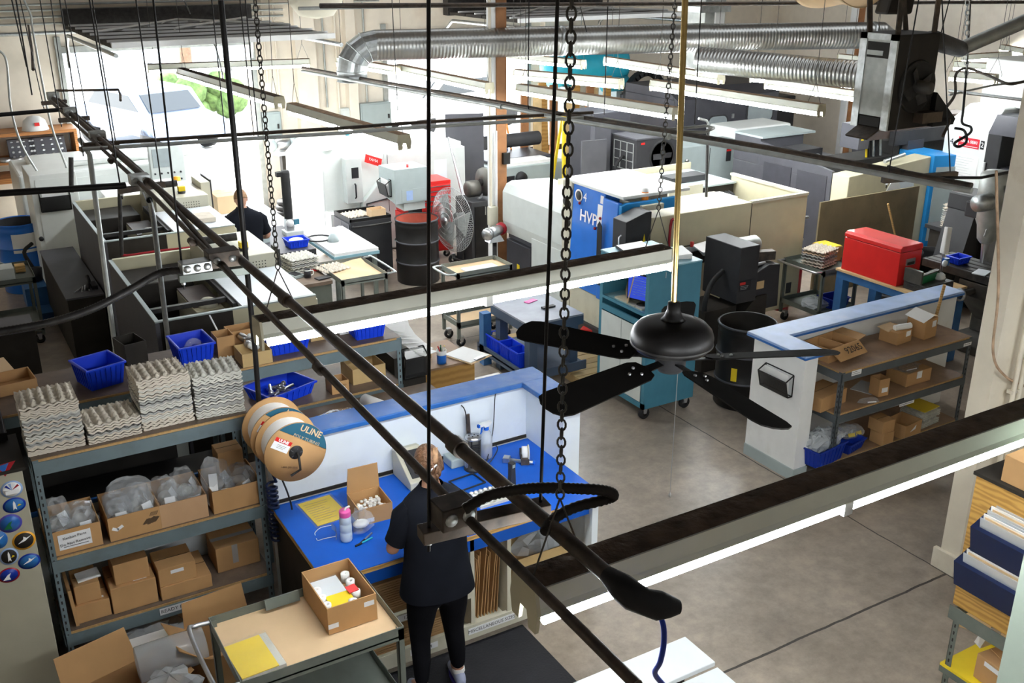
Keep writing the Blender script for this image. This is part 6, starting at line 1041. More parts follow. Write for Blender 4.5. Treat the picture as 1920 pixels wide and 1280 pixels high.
MB().hexa([(-.04, .36, .62), (.5, .36, .62), (.5, 1.0, .62), (-.04, 1.0, .62)], [(.02, .36, 1.84), (.5, .36, 1.84), (.5, 1.0, 1.84), (.02, 1.0, 1.84)]).build('blue_door', 'hvp_blue', t, bev=.01)
MB().box(0, .02, .1, .5, 1.0, .60).build('lower_front', 'cream', t); MB().box(-.05, .0, .1, .0, 1.0, .22).build('kick_panel', 'charcoal', t); MB().box(.0, .0, 1.84, .95, 1.2, 1.88).build('roof', 'machine_white', t, bev=.01)
dr = MB().hexa([(-.10, .03, .62), (-.04, .03, .62), (-.04, .35, .62), (-.08, .35, .62)], [(-.04, .03, 1.80), (.02, .03, 1.80), (.02, .35, 1.80), (-.02, .35, 1.80)]).build('sliding_door', 'hvp_blue', t, bev=.012); MB().prism([(.26, .80), (.33, .80), (.34, .9), (.34, 1.5), (.3, 1.55), (.25, 1.5), (.25, .9)], -.075, -.07, 'x').xf(Matrix.Translation((-.02, 0, 0))).build('door_window', 'rubber', dr); MB().tube(smooth([(-.08, .10, .78), (-.13, .10, .80), (-.135, .10, .9), (-.13, .10, 1.0), (-.08, .10, 1.02)], 4), .014, 8).build('door_handle', 'white_paint', dr)
MB().prism([(-.03, 1.78), (-.03, .6), (.0, .6), (.06, .6), (.06, 1.68), (.75, 1.68), (.75, 1.80), (.05, 1.80)], -.02, .04, 'y').build('blue_frame', 'door_blue', t, bev=.01); MB().box(.06, .05, .3, .4, .6, 1.68).build('work_area', 'tan_panel', t)
tl = Vector((.06, 0, 1.2)).normalized(); R_ = Vector((0, -1, 0))
text('HVP', .19, 'white_ink', t, (-.012, .64, 1.50), R_, tl, bold=.003); text('4', .15, 'white_ink', t, (.006, .74, 1.72), R_, tl); e = MB().lathe([(.0, -.002), (.075, -.002), (.075, 0)], (0, 0, 0), 20, 'x').xf(Matrix.Translation((.006, .87, 1.72))).build('emblem', 'paper', t); MB().lathe([(.0, -.004), (.055, -.004), (.055, -.0021)], (0, 0, 0), 20, 'x').xf(Matrix.Translation((.006, .87, 1.72))).build('emblem_core', 'charcoal', e)
plate((-.002, .42, 1.57), R_, tl, .11, .26).build('paper_sheet', 'paper', t); plate((.012, .41, 1.76), R_, tl, .06, .09).build('sticker', 'tag_white', t); lines_of_text(t, (-.03, .62, .90), R_, tl, .13, .22, 9, 'cap_pale', 3); lines_of_text(t, (-.034, .45, .86), R_, tl, .12, .26, 10, 'cap_pale', 4)
for y, z in ((.82, 1.64), (.5, 1.41), (.40, 1.55)): MB().ball((-.015, y, z), .018, 8).build('magnet', 'red_dark', t)
# control box and tank
MB().prism([(-.17, .5), (.17, .5), (.17, 1.76), (.10, 1.76), (-.17, 1.68)], -.30, -.06, 'y').build('control_box', 'charcoal', t, bev=.006); MB().prism([(.04, 1.34), (.12, 1.34), (.08, 1.52)], -.304, -.30, 'y').build('warning_label', 'yellow', t); MB().tube([(-.17, -.22, 1.2), (-.20, -.22, 1.22), (-.20, -.22, 1.5), (-.17, -.22, 1.52)], .01, 6).build('handle', 'steel', t)
tk = thing('coolant_tank', 'big cream open-topped enclosure behind the dark conveyor head', 'tank', (6.98, 8.76, 0)); w, d, hh = 2.42, 2.25, 1.60
MB().box(.0, 0, .14, 1.50, .68, hh).build('front_box', 'beige', tk, bev=.008); MB().box(1.5, 0, .14, w, .03, hh).box(w-.03, .03, .14, w, 1.35, hh).box(.2, d-.03, .5, w, d, hh+.0).box(.9, .68, .14, w-.03, d-.03, .6).build('walls', 'beige', tk); MB().box(1.5, -.01, hh-.02, w+.01, .045, hh+.012).box(w-.045, .045, hh-.02, w+.01, 1.36, hh+.012).build('rim', 'cream', tk)
MB().box(.40, -.004, .2, .405, 0, hh-.01).box(1.5, -.004, .2, 1.505, 0, hh-.01).build('seam', 'charcoal', tk); MB().box(.38, -.02, 1.05, .46, 0, 1.16).build('latch', 'ink', tk); MB().box(-.16, -.03, 1.70, .14, .5, 1.76).build('lamp_bracket', 'cream', tk); b = MB().lathe([(.04, 0), (.042, .12), (.03, .13), (0, .13)], (-.04, .09, 1.77), 14).build('beacon', 'orange', tk); MB().lathe([(.042, .12), (.042, .16), (0, .165)], (-.04, .09, 1.77), 14).build('beacon_cap', 'paper', b)
MB().box(1.35, 1.25, .6, 2.35, 2.2, 1.5).build('pump_block', 'brown_dark', tk); MB().box(1.33, 1.22, 1.5, 2.37, 2.2, 1.52).build('pump_cover', 'machine_grey', tk); MB().box(1.5, 1.5, 1.52, 2.1, 1.75, 1.6).build('cable_tray', 'charcoal', tk); MB().box(1.05, 1.0, 1.2, 1.6, 1.03, 1.62).build('splash_plate', 'cream', tk); MB().box(1.62, .82, .6, 2.02, 1.15, 1.42).build('junction_case', 'beige', tk); MB().box(1.61, .81, 1.42, 2.03, 1.16, 1.44).build('case_lid', 'machine_white', tk)
for k in range(3): MB().tube(smooth([(2.1+.06*k, 1.2, 1.4), (2.1+.06*k, 1.1, 1.36), (2.1+.06*k, 1.08, 1.2), (2.1+.06*k, 1.08, .7)], 4), .028, 8).build('hose', 'rubber', tk)
holder(tk, (.68, 0, .98), X_, .46, .22); MB().lathe([(.02, 0), (.022, .06), (0, .06)], (.56, -.06, 1.2), 8).build('red_cup', 'red', tk); MB().rbox((.74, -.11, 1.19), (.34, .18, .012), rz=.2, rx=.3).rbox((.78, -.13, 1.15), (.30, .18, .012), rz=-.1, rx=.35).build('papers', 'paper', tk)
MB().tube(smooth([(.33, -.02, 1.54), (.26, -.02, 1.48), (.25, -.02, .7)], 4), .016, 8).build('red_hose', 'red_dark', tk); plate((2.25, -.001, .40), X_, Z_, .09, .14).build('rating_plate', 'charcoal', tk)
q = PY(1318, 383, 9.25); tag(MB().tube([PY(1327, 240, 9.25), PY(1324, 378, 9.25), (q.x-.03, 9.25, q.z), (q.x-.25, 9.25, q.z-.01)], .018, 10).build('drop_pipe', 'dark_steel'), 'dark drop pipe with an elbow onto the cream enclosure', 'pipe'); q2 = PY(1290, 390, 9.2); tag(MB().tube(smooth([(q.x-.25, 9.25, q.z-.01), (q.x-.45, 9.15, q.z-.04), (q.x-.62, 8.95, q.z-.06)], 4), .014, 8).build('air_hose', 'red_dark'), 'dull red hose from the drop pipe on the cream enclosure', 'hose')
t = thing('bar_rods', 'steel handles sticking out of the far end of the cream enclosure', 'handle', (9.44, 8.9, 0))
for y, z in ((.0, 1.25), (.05, .95), (.0, .6)): MB().tube([(-.01, y, z), (.16, y, z-.01)], .02, 8).build('handle', 'galv', t)
# conveyor head with motor, barrel
t = thing('chip_conveyor', 'dark chip conveyor head with a motor in front of the cream enclosure', 'conveyor', (7.35, 7.75, 0))
MB().box(.10, .05, .78, .38, .62, 1.42).build('head', 'charcoal', t, bev=.008); MB().prism([(.12, .0), (.60, .0), (.60, .8), (.45, .8), (.12, .5)], .1, .55, 'y').build('throat', 'brown_dark', t); MB().prism([(.38, .62), (.80, .62), (.78, 1.12), (.62, 1.14), (.38, 1.05)], .12, .5, 'y').build('chute', 'charcoal', t, bev=.008); MB().box(-.25, .15, .0, .2, .6, .72).build('base', 'brown_dark', t)
MB().lathe([(0, -.02), (.09, -.02), (.1, .02), (.1, .26), (.08, .29), (0, .29)], (.40, .42, 1.30), 18, 'x').build('motor', 'galv_dull', t); MB().rbox((.62, .30, 1.20), (.36, .10, .10), rz=-.3).build('beam', 'pipe_brown', t); MB().tube([(.38, .2, 1.13), (.62, .2, 1.14)], .02, 8).build('shaft', 'steel', t)
l = plate((.2, .048, .98), X_, Z_, .17, .12).build('name_plate', 'ink', t); plate((.165, .0455, 1.01), X_, Z_, .08, .03).build('red_mark', 'red', l); lines_of_text(l, (.2, .0455, .96), X_, Z_, .13, .05, 3, 'machine_pale'); plate((.5, .118, .92), X_, Z_, .11, .09).build('label', 'pinboard', t)
MB().tube(smooth([(.1, .3, 1.1), (-.1, .25, 1.0), (-.22, .2, .8), (-.2, .2, .5)], 5), .03, 8).build('hose', 'rubber', t); MB().lathe([(0, .45), (.07, .45), (.08, .5), (.08, .58), (0, .6)], (.34, .0, 0), 16).build('pump', 'black_steel', t)
drum((6.98, 7.12, 0), 'large open black drum beside the half wall', r=.29, h=.88, inside='brown_dark')
l_ = plate((6.72, 6.985, .40), (.5, -.87, 0), Z_, .06, .14, .002).build('drum_label', 'yellow'); tag(l_, 'yellow label on the large open black drum', 'label')
# ================================================================ BLUE BENCH, RED BOX, CART
t = thing('blue_bench', 'blue work bench with a tan top holding the red box', 'bench', (9.14, 6.72, 0)); w, d = .72, 1.22
MB().box(0, 0, .78, w, d, .87).build('frame', 'bench_blue', t, bev=.004); MB().box(-.01, -.01, .87, w+.01, d+.01, .895).build('top', 'pinboard', t)
for x in (.0, w-.11):
    for y in (0, d-.11): MB().box(x, y, 0, x+.11, y+.11, .78).build('leg', 'bench_blue', t)
MB().box(.05, .05, .2, w-.05, d-.05, .23).build('low_shelf', 'brown_dark', t)
t = thing('red_tool_box', 'bright red tool box on the blue bench', 'tool box', (9.16, 7.10, .897)); w, d, h = .36, .80, .46
MB().box(0, 0, 0, w, d, h-.075).build('body', 'red', t, bev=.006); MB().prism([(-.004, h-.07), (w+.004, h-.07), (w+.004, h-.015), (w-.02, h), (.03, h), (-.004, h-.025)], -.004, d+.004, 'y').build('lid', 'red', t, bev=.008); hd = MB().box(w*.3, -.012, h*.5, w*.7, 0, h*.66).build('handle_plate', 'steel', t); MB().box(w*.34, -.014, h*.51, w*.66, -.011, h*.58).build('handle_slot', 'cavity', hd)
t = thing('surface_plate', 'dark granite surface plate on the blue bench', 'plate', (9.20, 6.74, .897)); MB().box(0, 0, 0, .46, .30, .09).build('slab', 'granite', t, bev=.005); l = plate((-.0, .2, .045), (0, -1, 0), Z_, .09, .035).build('label', 'charcoal', t)
t = thing('angle_plate', 'green painted angle plate in front of the red box', 'plate', (9.20, 6.98, .99), 0); MB().hexa([(.0, -.16, 0), (.36, -.10, 0), (.36, -.07, 0), (.0, -.13, 0)], [(.0, -.16, .10), (.36, -.10, .10), (.36, -.07, .10), (.0, -.13, .10)]).box(0, -.14, 0, .05, .05, .14).build('casting', 'green', t); MB().hexa([(.0, -.17, .09), (.37, -.11, .09), (.37, -.06, .09), (.0, -.13, .09)], [(.0, -.17, .105), (.37, -.11, .105), (.37, -.06, .105), (.0, -.13, .105)]).box(-.01, -.17, 0, .015, .06, .145).box(.35, -.11, 0, .375, -.06, .105).build('machined_edge', 'iron', t)
t = thing('height_gauge', 'height gauge under a white cloth on the granite plate', 'gauge', (9.57, 6.86, .99)); MB().lathe([(0, 0), (.06, 0), (.065, .02), (.05, .04), (.055, .05), (.03, .07), (0, .07)], (0, 0, 0), 18).build('base', 'white_paint', t)
for x in (-.015, .015): MB().box(x-.004, -.004, .06, x+.004, .004, .55).build('column', 'steel', t)
MB().hexa([(-.04, -.03, .30), (.045, -.03, .28), (.045, .03, .30), (-.04, .03, .30)], [(-.03, -.025, .60), (.05, -.025, .59), (.05, .025, .58), (-.03, .025, .60)]).build('cloth', 'paper', t, bev=.01); MB().box(-.0, -.045, .16, .06, .01, .24).build('display', 'cap_blue', t); MB().lathe([(0, -.07), (.035, -.07), (.035, -.045), (0, -.045)], (-.035, 0, .2), 16, 'y').build('dial', 'white_board', t)
cart((9.10, 8.10, 0), .62, .66, .82, .30, 'green-grey cart holding egg trays left of the red box', 'grey_green', hand='l')
tray_stack((9.35, 8.42, .80), 6, 'top egg tray on the cart left of the red box', 'egg tray stacked on the cart left of the red box', 'egg trays on the cart by the red box', .25, .03, pal=('pulp', 'pulp_tan'), scale=1.15); t = carton((9.62, 8.55, .782), .22, .3, .18, 'carton with a yellow sheet behind the cart egg trays'); MB().box(-.1, -.14, .185, .1, .14, .19).build('sheet', 'yellow', t)
bin_((9.50, 8.25, .262), .28, .26, .13, 'navy bin on the lower tray of the cart by the red box', 'bin_navy'); bag((9.28, 8.35, .255), .32, .3, .12, 'clear film heap on the lower tray of the cart by the red box', 96, 'bubble', tagm=None)
t = thing('gas_cylinder', 'dark red gas cylinder behind the cart by the red box', 'cylinder', (9.42, 9.05, 0)); MB().lathe([(0, 0), (.11, 0), (.11, .55), (.08, .66), (.03, .7), (0, .72)], (0, 0, 0), 18).build('tank', 'red_dark', t); MB().tube([(-.1, -.12, .5), (.12, -.1, .52)], .03, 8).build('pipe', 'steel', t)
t = thing('gas_cylinder', 'second dark red cylinder right of the first behind the cart', 'cylinder', (9.68, 9.12, 0)); MB().lathe([(0, 0), (.11, 0), (.11, .5), (.07, .62), (.03, .66), (0, .68)], (0, 0, 0), 18).build('tank', 'red_dark', t)
tag(MB().rbox((9.36, 8.98, .95), (.05, .02, .10)).build('warning_label', 'yellow'), 'small yellow tag behind the cart by the red box', 'label')
# sheet metal screen, broom, cans
a, b = PY(1540, 376, 9.2), PY(1724, 352, 9.2); tag(MB().box(a.x, 9.2, 0, b.x, 9.225, (a.z+b.z)/2).build('screen_panel', 'tan_panel'), 'brown sheet metal screen standing behind the red box', 'panel')
q0, q1 = PY(1665, 382, 9.05), PY(1685, 470, 9.0); tag(MB().tube([q0, q0+(q1-q0)*3.2], .014, 8).build('broom_handle', 'handle_wood'), 'wooden handle leaning on the brown sheet screen', 'broom')
q = P(1712, 500, .70); drum((q.x+.1, q.y+.3, 0), 'dark open drum with red inside behind the red box', r=.27, h=.82)
q = P(1742, 480, .72); t = thing('trash_can', 'black plastic trash can behind the height gauge', 'bin', (q.x+.1, q.y, 0)); MB().lathe([(0, 0), (.25, 0), (.31, .70), (.335, .70), (.335, .74), (.30, .74), (.29, .68), (.24, .03), (0, .03)], (0, 0, 0), 32).build('body', 'rubber', t)
for s in (-1, 1): MB().box(s*.30-.04, -.32, .5, s*.30+.04, -.2, .62).build('grip', 'rubber', t)
# ================================================================ LEFT: OPEN-TOPPED LATHES
def dark_lathe(loc, label):
    t = thing('turning_lathe', label, 'machine', loc); W, D, H_ = 1.38, 2.08, 1.5
    MB().box(0, 0, 0, .62, .035, H_).build('dark_front', 'brown_dark', t); MB().box(.62, 0, .1, W, .035, H_-.0).build('cream_front', 'beige', t)
    MB().box(-.035, 0, .1, 0, D, H_).build('left_wall', 'machine_slate', t); MB().box(0, D-.05, .1, W, D, H_+.02).build('back_wall', 'beige', t); MB().box(-.036, -.005, H_, .0, D, H_+.012).box(0, -.005, H_, W, .036, H_+.012).build('rim', 'machine_grey', t)
    MB().box(0, .035, .1, .6, D-.05, .5).build('chip_pan', 'cavity', t); MB().box(.03, D-.7, .5, .62, D-.12, H_-.08).build('turret_housing', 'brown_dark', t, bev=.01)
    hs = MB().box(.42, .5, .5, .68, 1.25, H_-.14).build('headstock', 'beige', t, bev=.01); MB().box(.425, .62, H_-.14, .68, 1.25, H_-.125).build('headstock_top', 'machine_brown', hs); MB().lathe([(0, 0), (.09, .0), (.08, .05), (.05, .075), (0, .085)], (.56, .62, H_-.14), 16).build('dome', 'cream', hs)
    MB().box(.02, .42, H_-.06, .72, .47, H_-.02).build('way_cover', 'dark_steel', t); MB().box(.68, .2, H_-.06, .74, 1.5, H_-.01).build('rail', 'charcoal', t)
    MB().box(.72, .04, H_-.03, W, 1.06, H_+.005).build('sheet_lid', 'white_board', t); MB().box(.76, 1.08, .5, W, D-.06, H_+.14).build('rear_cover', 'cream', t, bev=.008); MB().box(W-.002, .05, .1, W+.03, D-.05, H_-.05).build('right_side', 'cream', t)
    g = MB()
    for i in range(10):
        for j in range(4): g.box(.70+i*.03, -.004, 1.16+j*.045, .712+i*.03, 0, 1.19+j*.045)
    g.build('vent_slots', 'cavity', t); g = MB()
    for i in range(7):
        for j in range(6): g.lathe([(0, -.003), (.006, -.003), (.006, 0)], (1.08+i*.03, 1.078, 1.42+j*.03), 6, 'y')
    g.build('vent_holes', 'cavity', t)
    holder(t, (1.12, -.002, 1.20), X_, .34, .2); MB().tube([(.72, 1.7, H_+.18), (1.15, 1.62, H_+.2)], .04, 10).build('arm', 'dark_steel', t)
    MB().lathe([(.045, 0), (.05, .03), (0, .03)], (1.12, 1.3, H_+.14), 12).build('lamp_base', 'charcoal', t); MB().box(1.08, 1.26, H_+.17, 1.16, 1.34, H_+.23).build('amber_lamp', 'yellow', t, bev=.006)
    return t
dark_lathe((1.50, 8.38, 0), 'nearer open-topped dark and cream lathe behind the egg trays')
dark_lathe((1.58, 11.2, 0), 'farther open-topped dark and cream lathe left of the sitting man')
tag(MB().box(2.50, 11.45, 1.51, 2.82, 11.75, 1.56).build('egg_tray_cover', 'pulp'), 'pale moulded tray on the farther dark lathe lid', 'tray')
t = thing('control_pendant', 'grey control pendant with a dark face beside the farther dark lathe', 'control box', (3.06, 12.62, 0)); MB().box(-.1, 0, 1.2, .02, .45, 1.72).build('case', 'cream', t, bev=.01); MB().box(.02, -.0, 1.18, .035, .45, 1.74).build('face', 'charcoal', t); MB().box(-.04, .1, 0, .06, .3, 1.2).build('column', 'machine_grey', t)
t = thing('tall_cabinet', 'tall white cabinet with a document pocket left of the dark lathes', 'cabinet', (1.18, 14.1, 0)); MB().box(0, 0, .08, .56, .8, 1.72).build('body', 'machine_white', t, bev=.008); MB().box(.06, -.008, .2, .54, 0, 1.66).build('door', 'machine_white', t); MB().lathe([(0, -.03), (.03, -.03), (.03, 0)], (.02, -.01, .9), 10, 'y').build('latch', 'charcoal', t); holder(t, (.26, -.012, 1.25), X_, .36, .26); MB().box(.01, .01, 0, .55, .79, .08).build('plinth', 'charcoal', t)
a = P(105, 478, .8); t = thing('dark_cabinet', 'low dark cabinet with tools on its grey top by the tall white cabinet', 'cabinet', (1.14, 11.6, 0)); MB().box(0, 0, .02, .38, 2.2, .80).build('body', 'brown_dark', t); MB().box(-.01, -.01, .80, .39, 2.2, .82).build('top', 'machine_slate', t); MB().box(.3, .2, .82, .36, .4, .86).build('block', 'ink', t)
for k in range(5): MB().tube([(.1+.04*k, .15+.05*(k % 2), .83), (.16+.03*k, .25+.04*k, .832)], .008, 6).build('tool', 'steel', t)
MB().tube(smooth([(.3, .5, .9), (.3, .42, .86), (.25, .2, .83)], 4), .02, 8).build('hose_boot', 'rubber', t)
t = thing('low_cabinet', 'pale grey low cabinet behind the blue bin at left', 'cabinet', (1.02, 7.62, 0)); MB().box(0, 0, 0, .46, .72, 1.0).build('body', 'machine_pale', t, bev=.006); MB().box(.44, .0, .05, .48, .72, 1.02).build('edge', 'machine_slate', t)
open_box((1.22, 7.95, 1.002), .2, .24, .13, 'tan open box of motor parts on the pale low cabinet', 'card_yel', rz=.3); tag(MB().lathe([(0, -.08), (.05, -.07), (.055, .06), (0, .08)], (1.22, 7.95, 1.08), 14, 'x').build('motor', 'charcoal'), 'dark motor lying in the tan open box', 'motor')
a = P(22, 600, .78); t = thing('steel_cabinet', 'dark cabinet with a grey top at the left edge behind the shelf', 'cabinet', (-.45, a.y-.45, 0)); MB().box(0, 0, .02, a.x+.62, .5, .78).build('body', 'brown_dark', t); MB().box(-.01, -.01, .78, a.x+.63, .51, .8).build('top', 'machine_slate', t); MB().tube([(.35, -.01, .66), (.35, -.04, .66), (.55, -.04, .66), (.55, -.01, .66)], .008, 6).build('handle', 'steel', t)
t = drum((1.02, 15.0, 0), 'bright blue steel drum with a white label beside the tall cabinet', 'hvp_blue', r=.30, h=.95, inside='charcoal'); 
MB().add([( .305*math.cos(a), .305*math.sin(a), z) for z in (.58, .84) for a in [math.radians(-115+k*8) for k in range(9)]], [(k, k+1, k+10, k+9) for k in range(8)], True).build('label', 'paper', t)
c_ = cart((.42, 12.6, 0), .52, .75, .84, .25, 'green-grey cart with a gauge box at the left edge', 'grey_green', hand='l'); tag(MB().box(.5, 12.75, .80, .74, 13.0, .93).build('meter_box', 'machine_pale'), 'pale meter box on the green-grey cart at left', 'box'); tag(MB().box(.77, 13.0, .80, .88, 13.12, .88).build('wood_block', 'plywood'), 'small wood block on the green-grey cart at left', 'block'); tag(MB().tube(smooth([(.5, 13.1, .82), (.6, 13.2, .9), (.72, 13.15, .84), (.64, 13.05, .88), (.55, 13.2, .83)], 5), .012, 6).build('cable', 'machine_grey'), 'grey cable heaped on the green-grey cart at left', 'cable')
q = P(75, 545, 0); t = thing('pump_unit', 'small blue pump unit on the floor beside the tall white cabinet', 'pump', (1.0, 14.05, 0)); MB().box(-.12, -.25, .05, .15, .2, .34).build('tank', 'bench_blue', t); MB().box(-.12, -.6, 0, .15, -.25, .1).build('tray', 'bench_blue', t); MB().lathe([(0, 0), (.08, 0), (.09, .16), (0, .18)], (.06, .05, .36), 14).build('motor', 'charcoal', t); MB().tube(smooth([(.05, .1, .5), (-.02, .15, .72), (.1, .25, .8)], 4), .025, 8).build('hose', 'rubber', t)
t = thing('white_lathe', 'white machine behind the tall cabinet, half lost in the glare', 'machine', (1.15, 15.3, 0)); MB().box(0, 0, 0, 2.75, 1.3, 1.5).build('body', 'machine_white', t, bev=.03); MB().box(.2, .3, 1.5, 2.4, 1.1, 1.58).build('hood', 'machine_white', t, bev=.03); MB().box(.1, -.01, .3, 1.5, 0, 1.4).build('door', 'machine_white', t)
q = PY(315, 312, 15.0); t = thing('machine_console', 'grey control panel with a screen and dials in the glare', 'control box', (q.x, 15.0, 0)); MB().box(-.24, 0, q.z-.38, .24, .12, q.z+.32).build('case', 'machine_pale', t, bev=.01); MB().box(-.2, -.01, q.z-.0, .05, 0, q.z+.26).build('screen', 'glass_grey', t); MB().box(-.05, .03, 0, .05, .1, q.z-.38).build('column', 'machine_grey', t)
for i in range(5):
    for j in range(2): MB().lathe([(0, -.02), (.014, -.018), (.014, 0)], (-.19+i*.09, 0, q.z-.09-.1*j), 8, 'y').build('dial', 'charcoal', t)
MB().lathe([(0, -.03), (.02, -.03), (.018, 0)], (-.2, 0, q.z-.3), 8, 'y').build('stop_button', 'red', t)
q = PY(333, 345, 13.9); t = thing('beacon_lamp', 'amber lamp on the white bench before the control panel', 'lamp', (q.x, 13.9, q.z-.02)); MB().lathe([(0, 0), (.06, 0), (.06, .02), (.045, .03), (.045, .12), (0, .13)], (0, 0, 0), 14).build('lens', 'glass_amber', t); MB().lathe([(.065, -.02), (.06, .02)], (0, 0, 0), 14).build('base', 'charcoal', t)
t = thing('side_machine', 'pale low machine top under the amber lamp', 'machine', (2.0, 13.45, 0)); MB().box(0, 0, 0, 1.1, 1.1, q.z-.04).build('body', 'machine_white', t, bev=.02)
# ================================================================ BENCHES WITH EGG TRAYS, middle left
t = thing('steel_desk', 'grey desk with a brown top holding egg trays and a mug', 'desk', (3.44, 10.92, 0)); MB().box(0, .02, .02, .52, .84, .72).build('body', 'grey_green', t); MB().box(-.01, 0, .72, .53, .86, .76).build('top', 'shelf_top', t)
for k in range(3): MB().box(-.012, .1, .1+k*.2, 0, .6, .27+k*.2).build('drawer', 'machine_slate', t); 
for k in range(3): MB().box(-.03, .25, .2+k*.2, -.012, .45, .215+k*.2).build('drawer_pull', 'steel', t)
tray_stack((3.79, 11.55, .762), 7, 'top egg tray of the stack on the grey desk', 'egg tray in the stack on the grey desk', 'egg trays on the grey desk', .12, .028, pal=('pulp_grey', 'pulp_grey'), scale=1.2)
q = P(577, 520, .76); t = thing('mug', 'dark mug with an orange picture on the grey desk', 'mug', (q.x, q.y, .762)); MB().lathe([(0, 0), (.04, 0), (.042, .10), (.038, .10), (.036, .01), (0, .01)], (0, 0, 0), 20).build('cup', 'charcoal', t); MB().tube(smooth([(.04, 0, .08), (.07, 0, .075), (.07, 0, .03), (.04, 0, .02)], 4), .006, 6).build('handle', 'paper', t); MB().lathe([(.0425, .085), (.043, .10)], (0, 0, 0), 20, cap=False).build('rim', 'paper', t)
q = P(553, 518, .76); t = thing('micrometer_case', 'open pale tool case on the grey desk left of the mug', 'case', (q.x, q.y, .762), .3); MB().box(-.07, -.1, 0, .07, .1, .03).build('case', 'machine_grey', t); MB().box(-.05, -.08, .03, .05, .08, .034).build('insert', 'ink', t)
q = P(606, 522, .76); tag(MB().rbox((q.x, q.y, .77), (.18, .10, .015), rz=.2).build('calculator', 'charcoal'), 'dark calculator on the grey desk right of the mug', 'calculator'); q = P(593, 505, .76); tag(MB().rbox((q.x, q.y, .772), (.14, .11, .018), rz=.5).build('rag', 'red'), 'red packet on the grey desk behind the mug', 'packet')
c_ = cart((4.0, 10.70, 0), .58, .80, .82, .26, 'grey cart with a kraft-lined tray right of the grey desk', 'cart_grey', hand='r', top_in='kraft'); tag(MB().grid(lambda u, v: (4.03+u*.52, 10.78+v*.66, .785+.05*max(0, v-.8)*5*abs(u-.4)+.006*math.sin(u*9+v*7)), 14, 14).build('kraft_sheet', 'kraft'), 'creased kraft sheet lying in the grey cart tray', 'paper')
tray_stack((4.10, 11.28, .80), 1, 'single egg tray on the kraft-lined grey cart', '', 'single egg trays', .2, scale=1.15)
tray_stack((4.28, 11.2, .02), 6, 'top wrapped egg tray on the floor under the grey cart', 'egg tray on the floor under the grey cart', 'egg trays under the grey cart', .3, .045, pal=('pulp_grey', 'pulp_grey'), scale=1.2); t = open_box((4.12, 10.40, 0), .34, .30, .26, 'open carton marked O/CAP on the floor before the grey desk', 'card', rz=.05); text('O/CAP', .11, 'ink', t, (.0, -.151, .13), X_, Z_); MB().box(-.06, .0, .2, .1, .1, .27).build('yellow_pack', 'yellow', t)
tag(MB().lathe([(0, 0), (.09, 0), (.09, .36), (0, .36)], (4.45, 10.72, 0), 18).build('steel_cylinder', 'galv_dull'), 'grey metal cylinder on the floor beside the marked carton', 'cylinder'); tray_stack((4.25, 10.1, .0), 3, 'top egg tray on the floor below the lit strip light', 'egg tray on the floor below the lit strip light', 'egg trays on the floor', .1, .03, scale=1.1)
t = thing('white_table', 'white-topped table in the sunlight right of the granite bench', 'table', (4.32, 11.75, 0)); MB().box(0, 0, .78, .6, 1.25, .82).build('top', 'paper', t); MB().box(-.01, -.01, .74, .61, 1.26, .78).build('edge', 'teal_top', t)
for x in (.04, .56):
    for y in (.05, 1.2): MB().box(x-.025, y-.025, 0, x+.025, y+.025, .74).build('leg', 'grey_green', t)
q = P(598, 448, .82); tag(MB().tube([(q.x+.16*math.cos(k*PI/10), q.y+.16*math.sin(k*PI/10), .832) for k in range(20)], .01, 6).build('cable_ring', 'charcoal'), 'ring of dark cable on the sunlit white table', 'cable'); q = P(625, 452, .82); tag(MB().lathe([(0, 0), (.08, 0), (.06, .06), (.03, .10), (0, .10)], (q.x, q.y, .822), 14).build('metal_fitting', 'machine_grey'), 'small grey foot on the sunlit white table', 'fitting')
t = thing('granite_table', 'dark granite inspection table behind the egg trays', 'table', (3.62, 11.85, 0)); MB().box(0, 0, .80, .5, 1.3, .90).build('slab', 'machine_slate', t, bev=.004); MB().box(.0, -.005, .80, .5, 0, .895).build('front_edge', 'charcoal', t)
for x in (.07, .43):
    for y in (.1, 1.2): MB().box(x-.04, y-.04, 0, x+.04, y+.04, .80).build('leg', 'charcoal', t)
q = P(556, 464, .9); bin_((q.x+.02, q.y+.06, .902), .26, .22, .10, 'small blue bin of white parts by the granite table'); tag(MB().ball((q.x+.02, q.y+.06, .98), .09, 10, (1.1, .9, .35)).build('white_parts', 'paper'), 'white parts heaped in the small blue bin', 'parts', None, 'stuff')
q = P(541, 440, .9); t = thing('height_gauge', 'height gauge in a rough black sleeve on the granite table', 'gauge', (q.x+.02, q.y, .90)); MB().box(-.08, -.10, 0, .16, .10, .06).build('base', 'machine_pale', t, bev=.006); MB().lathe([(.055, .22), (.06, .3), (.06, .82), (.05, .85), (0, .85)], (0, 0, 0), 16).build('sleeve', 'rubber', t); MB().box(-.05, -.05, .06, .05, .05, .22).build('carriage', 'steel', t); MB().lathe([(0, -.08), (.05, -.08), (.05, -.05), (0, -.05)], (-.01, 0, .17), 16, 'y').build('dial', 'white_paint', t); MB().box(.05, -.07, .14, .12, -.03, .21).build('readout', 'teal', t); MB().box(-.12, -.04, .78, -.05, .04, .84).build('knob', 'rubber', t)
q = P(490, 455, .9); tag(MB().rbox((q.x, q.y, .95), (.17, .14, .09), rz=.3).build('steel_block', 'machine_grey'), 'grey steel block on the granite table', 'block')
t = thing('blue_desk', 'blue-sided desk the sitting man works at', 'desk', (3.3, 13.6, 0)); MB().box(0, 0, .72, 1.15, 1.6, .76).build('top', 'white_board', t); MB().box(.75, .02, 0, 1.13, 1.58, .72).build('pedestal', 'bench_blue', t); MB().box(.02, .02, 0, .06, 1.58, .72).build('side', 'bench_blue', t)
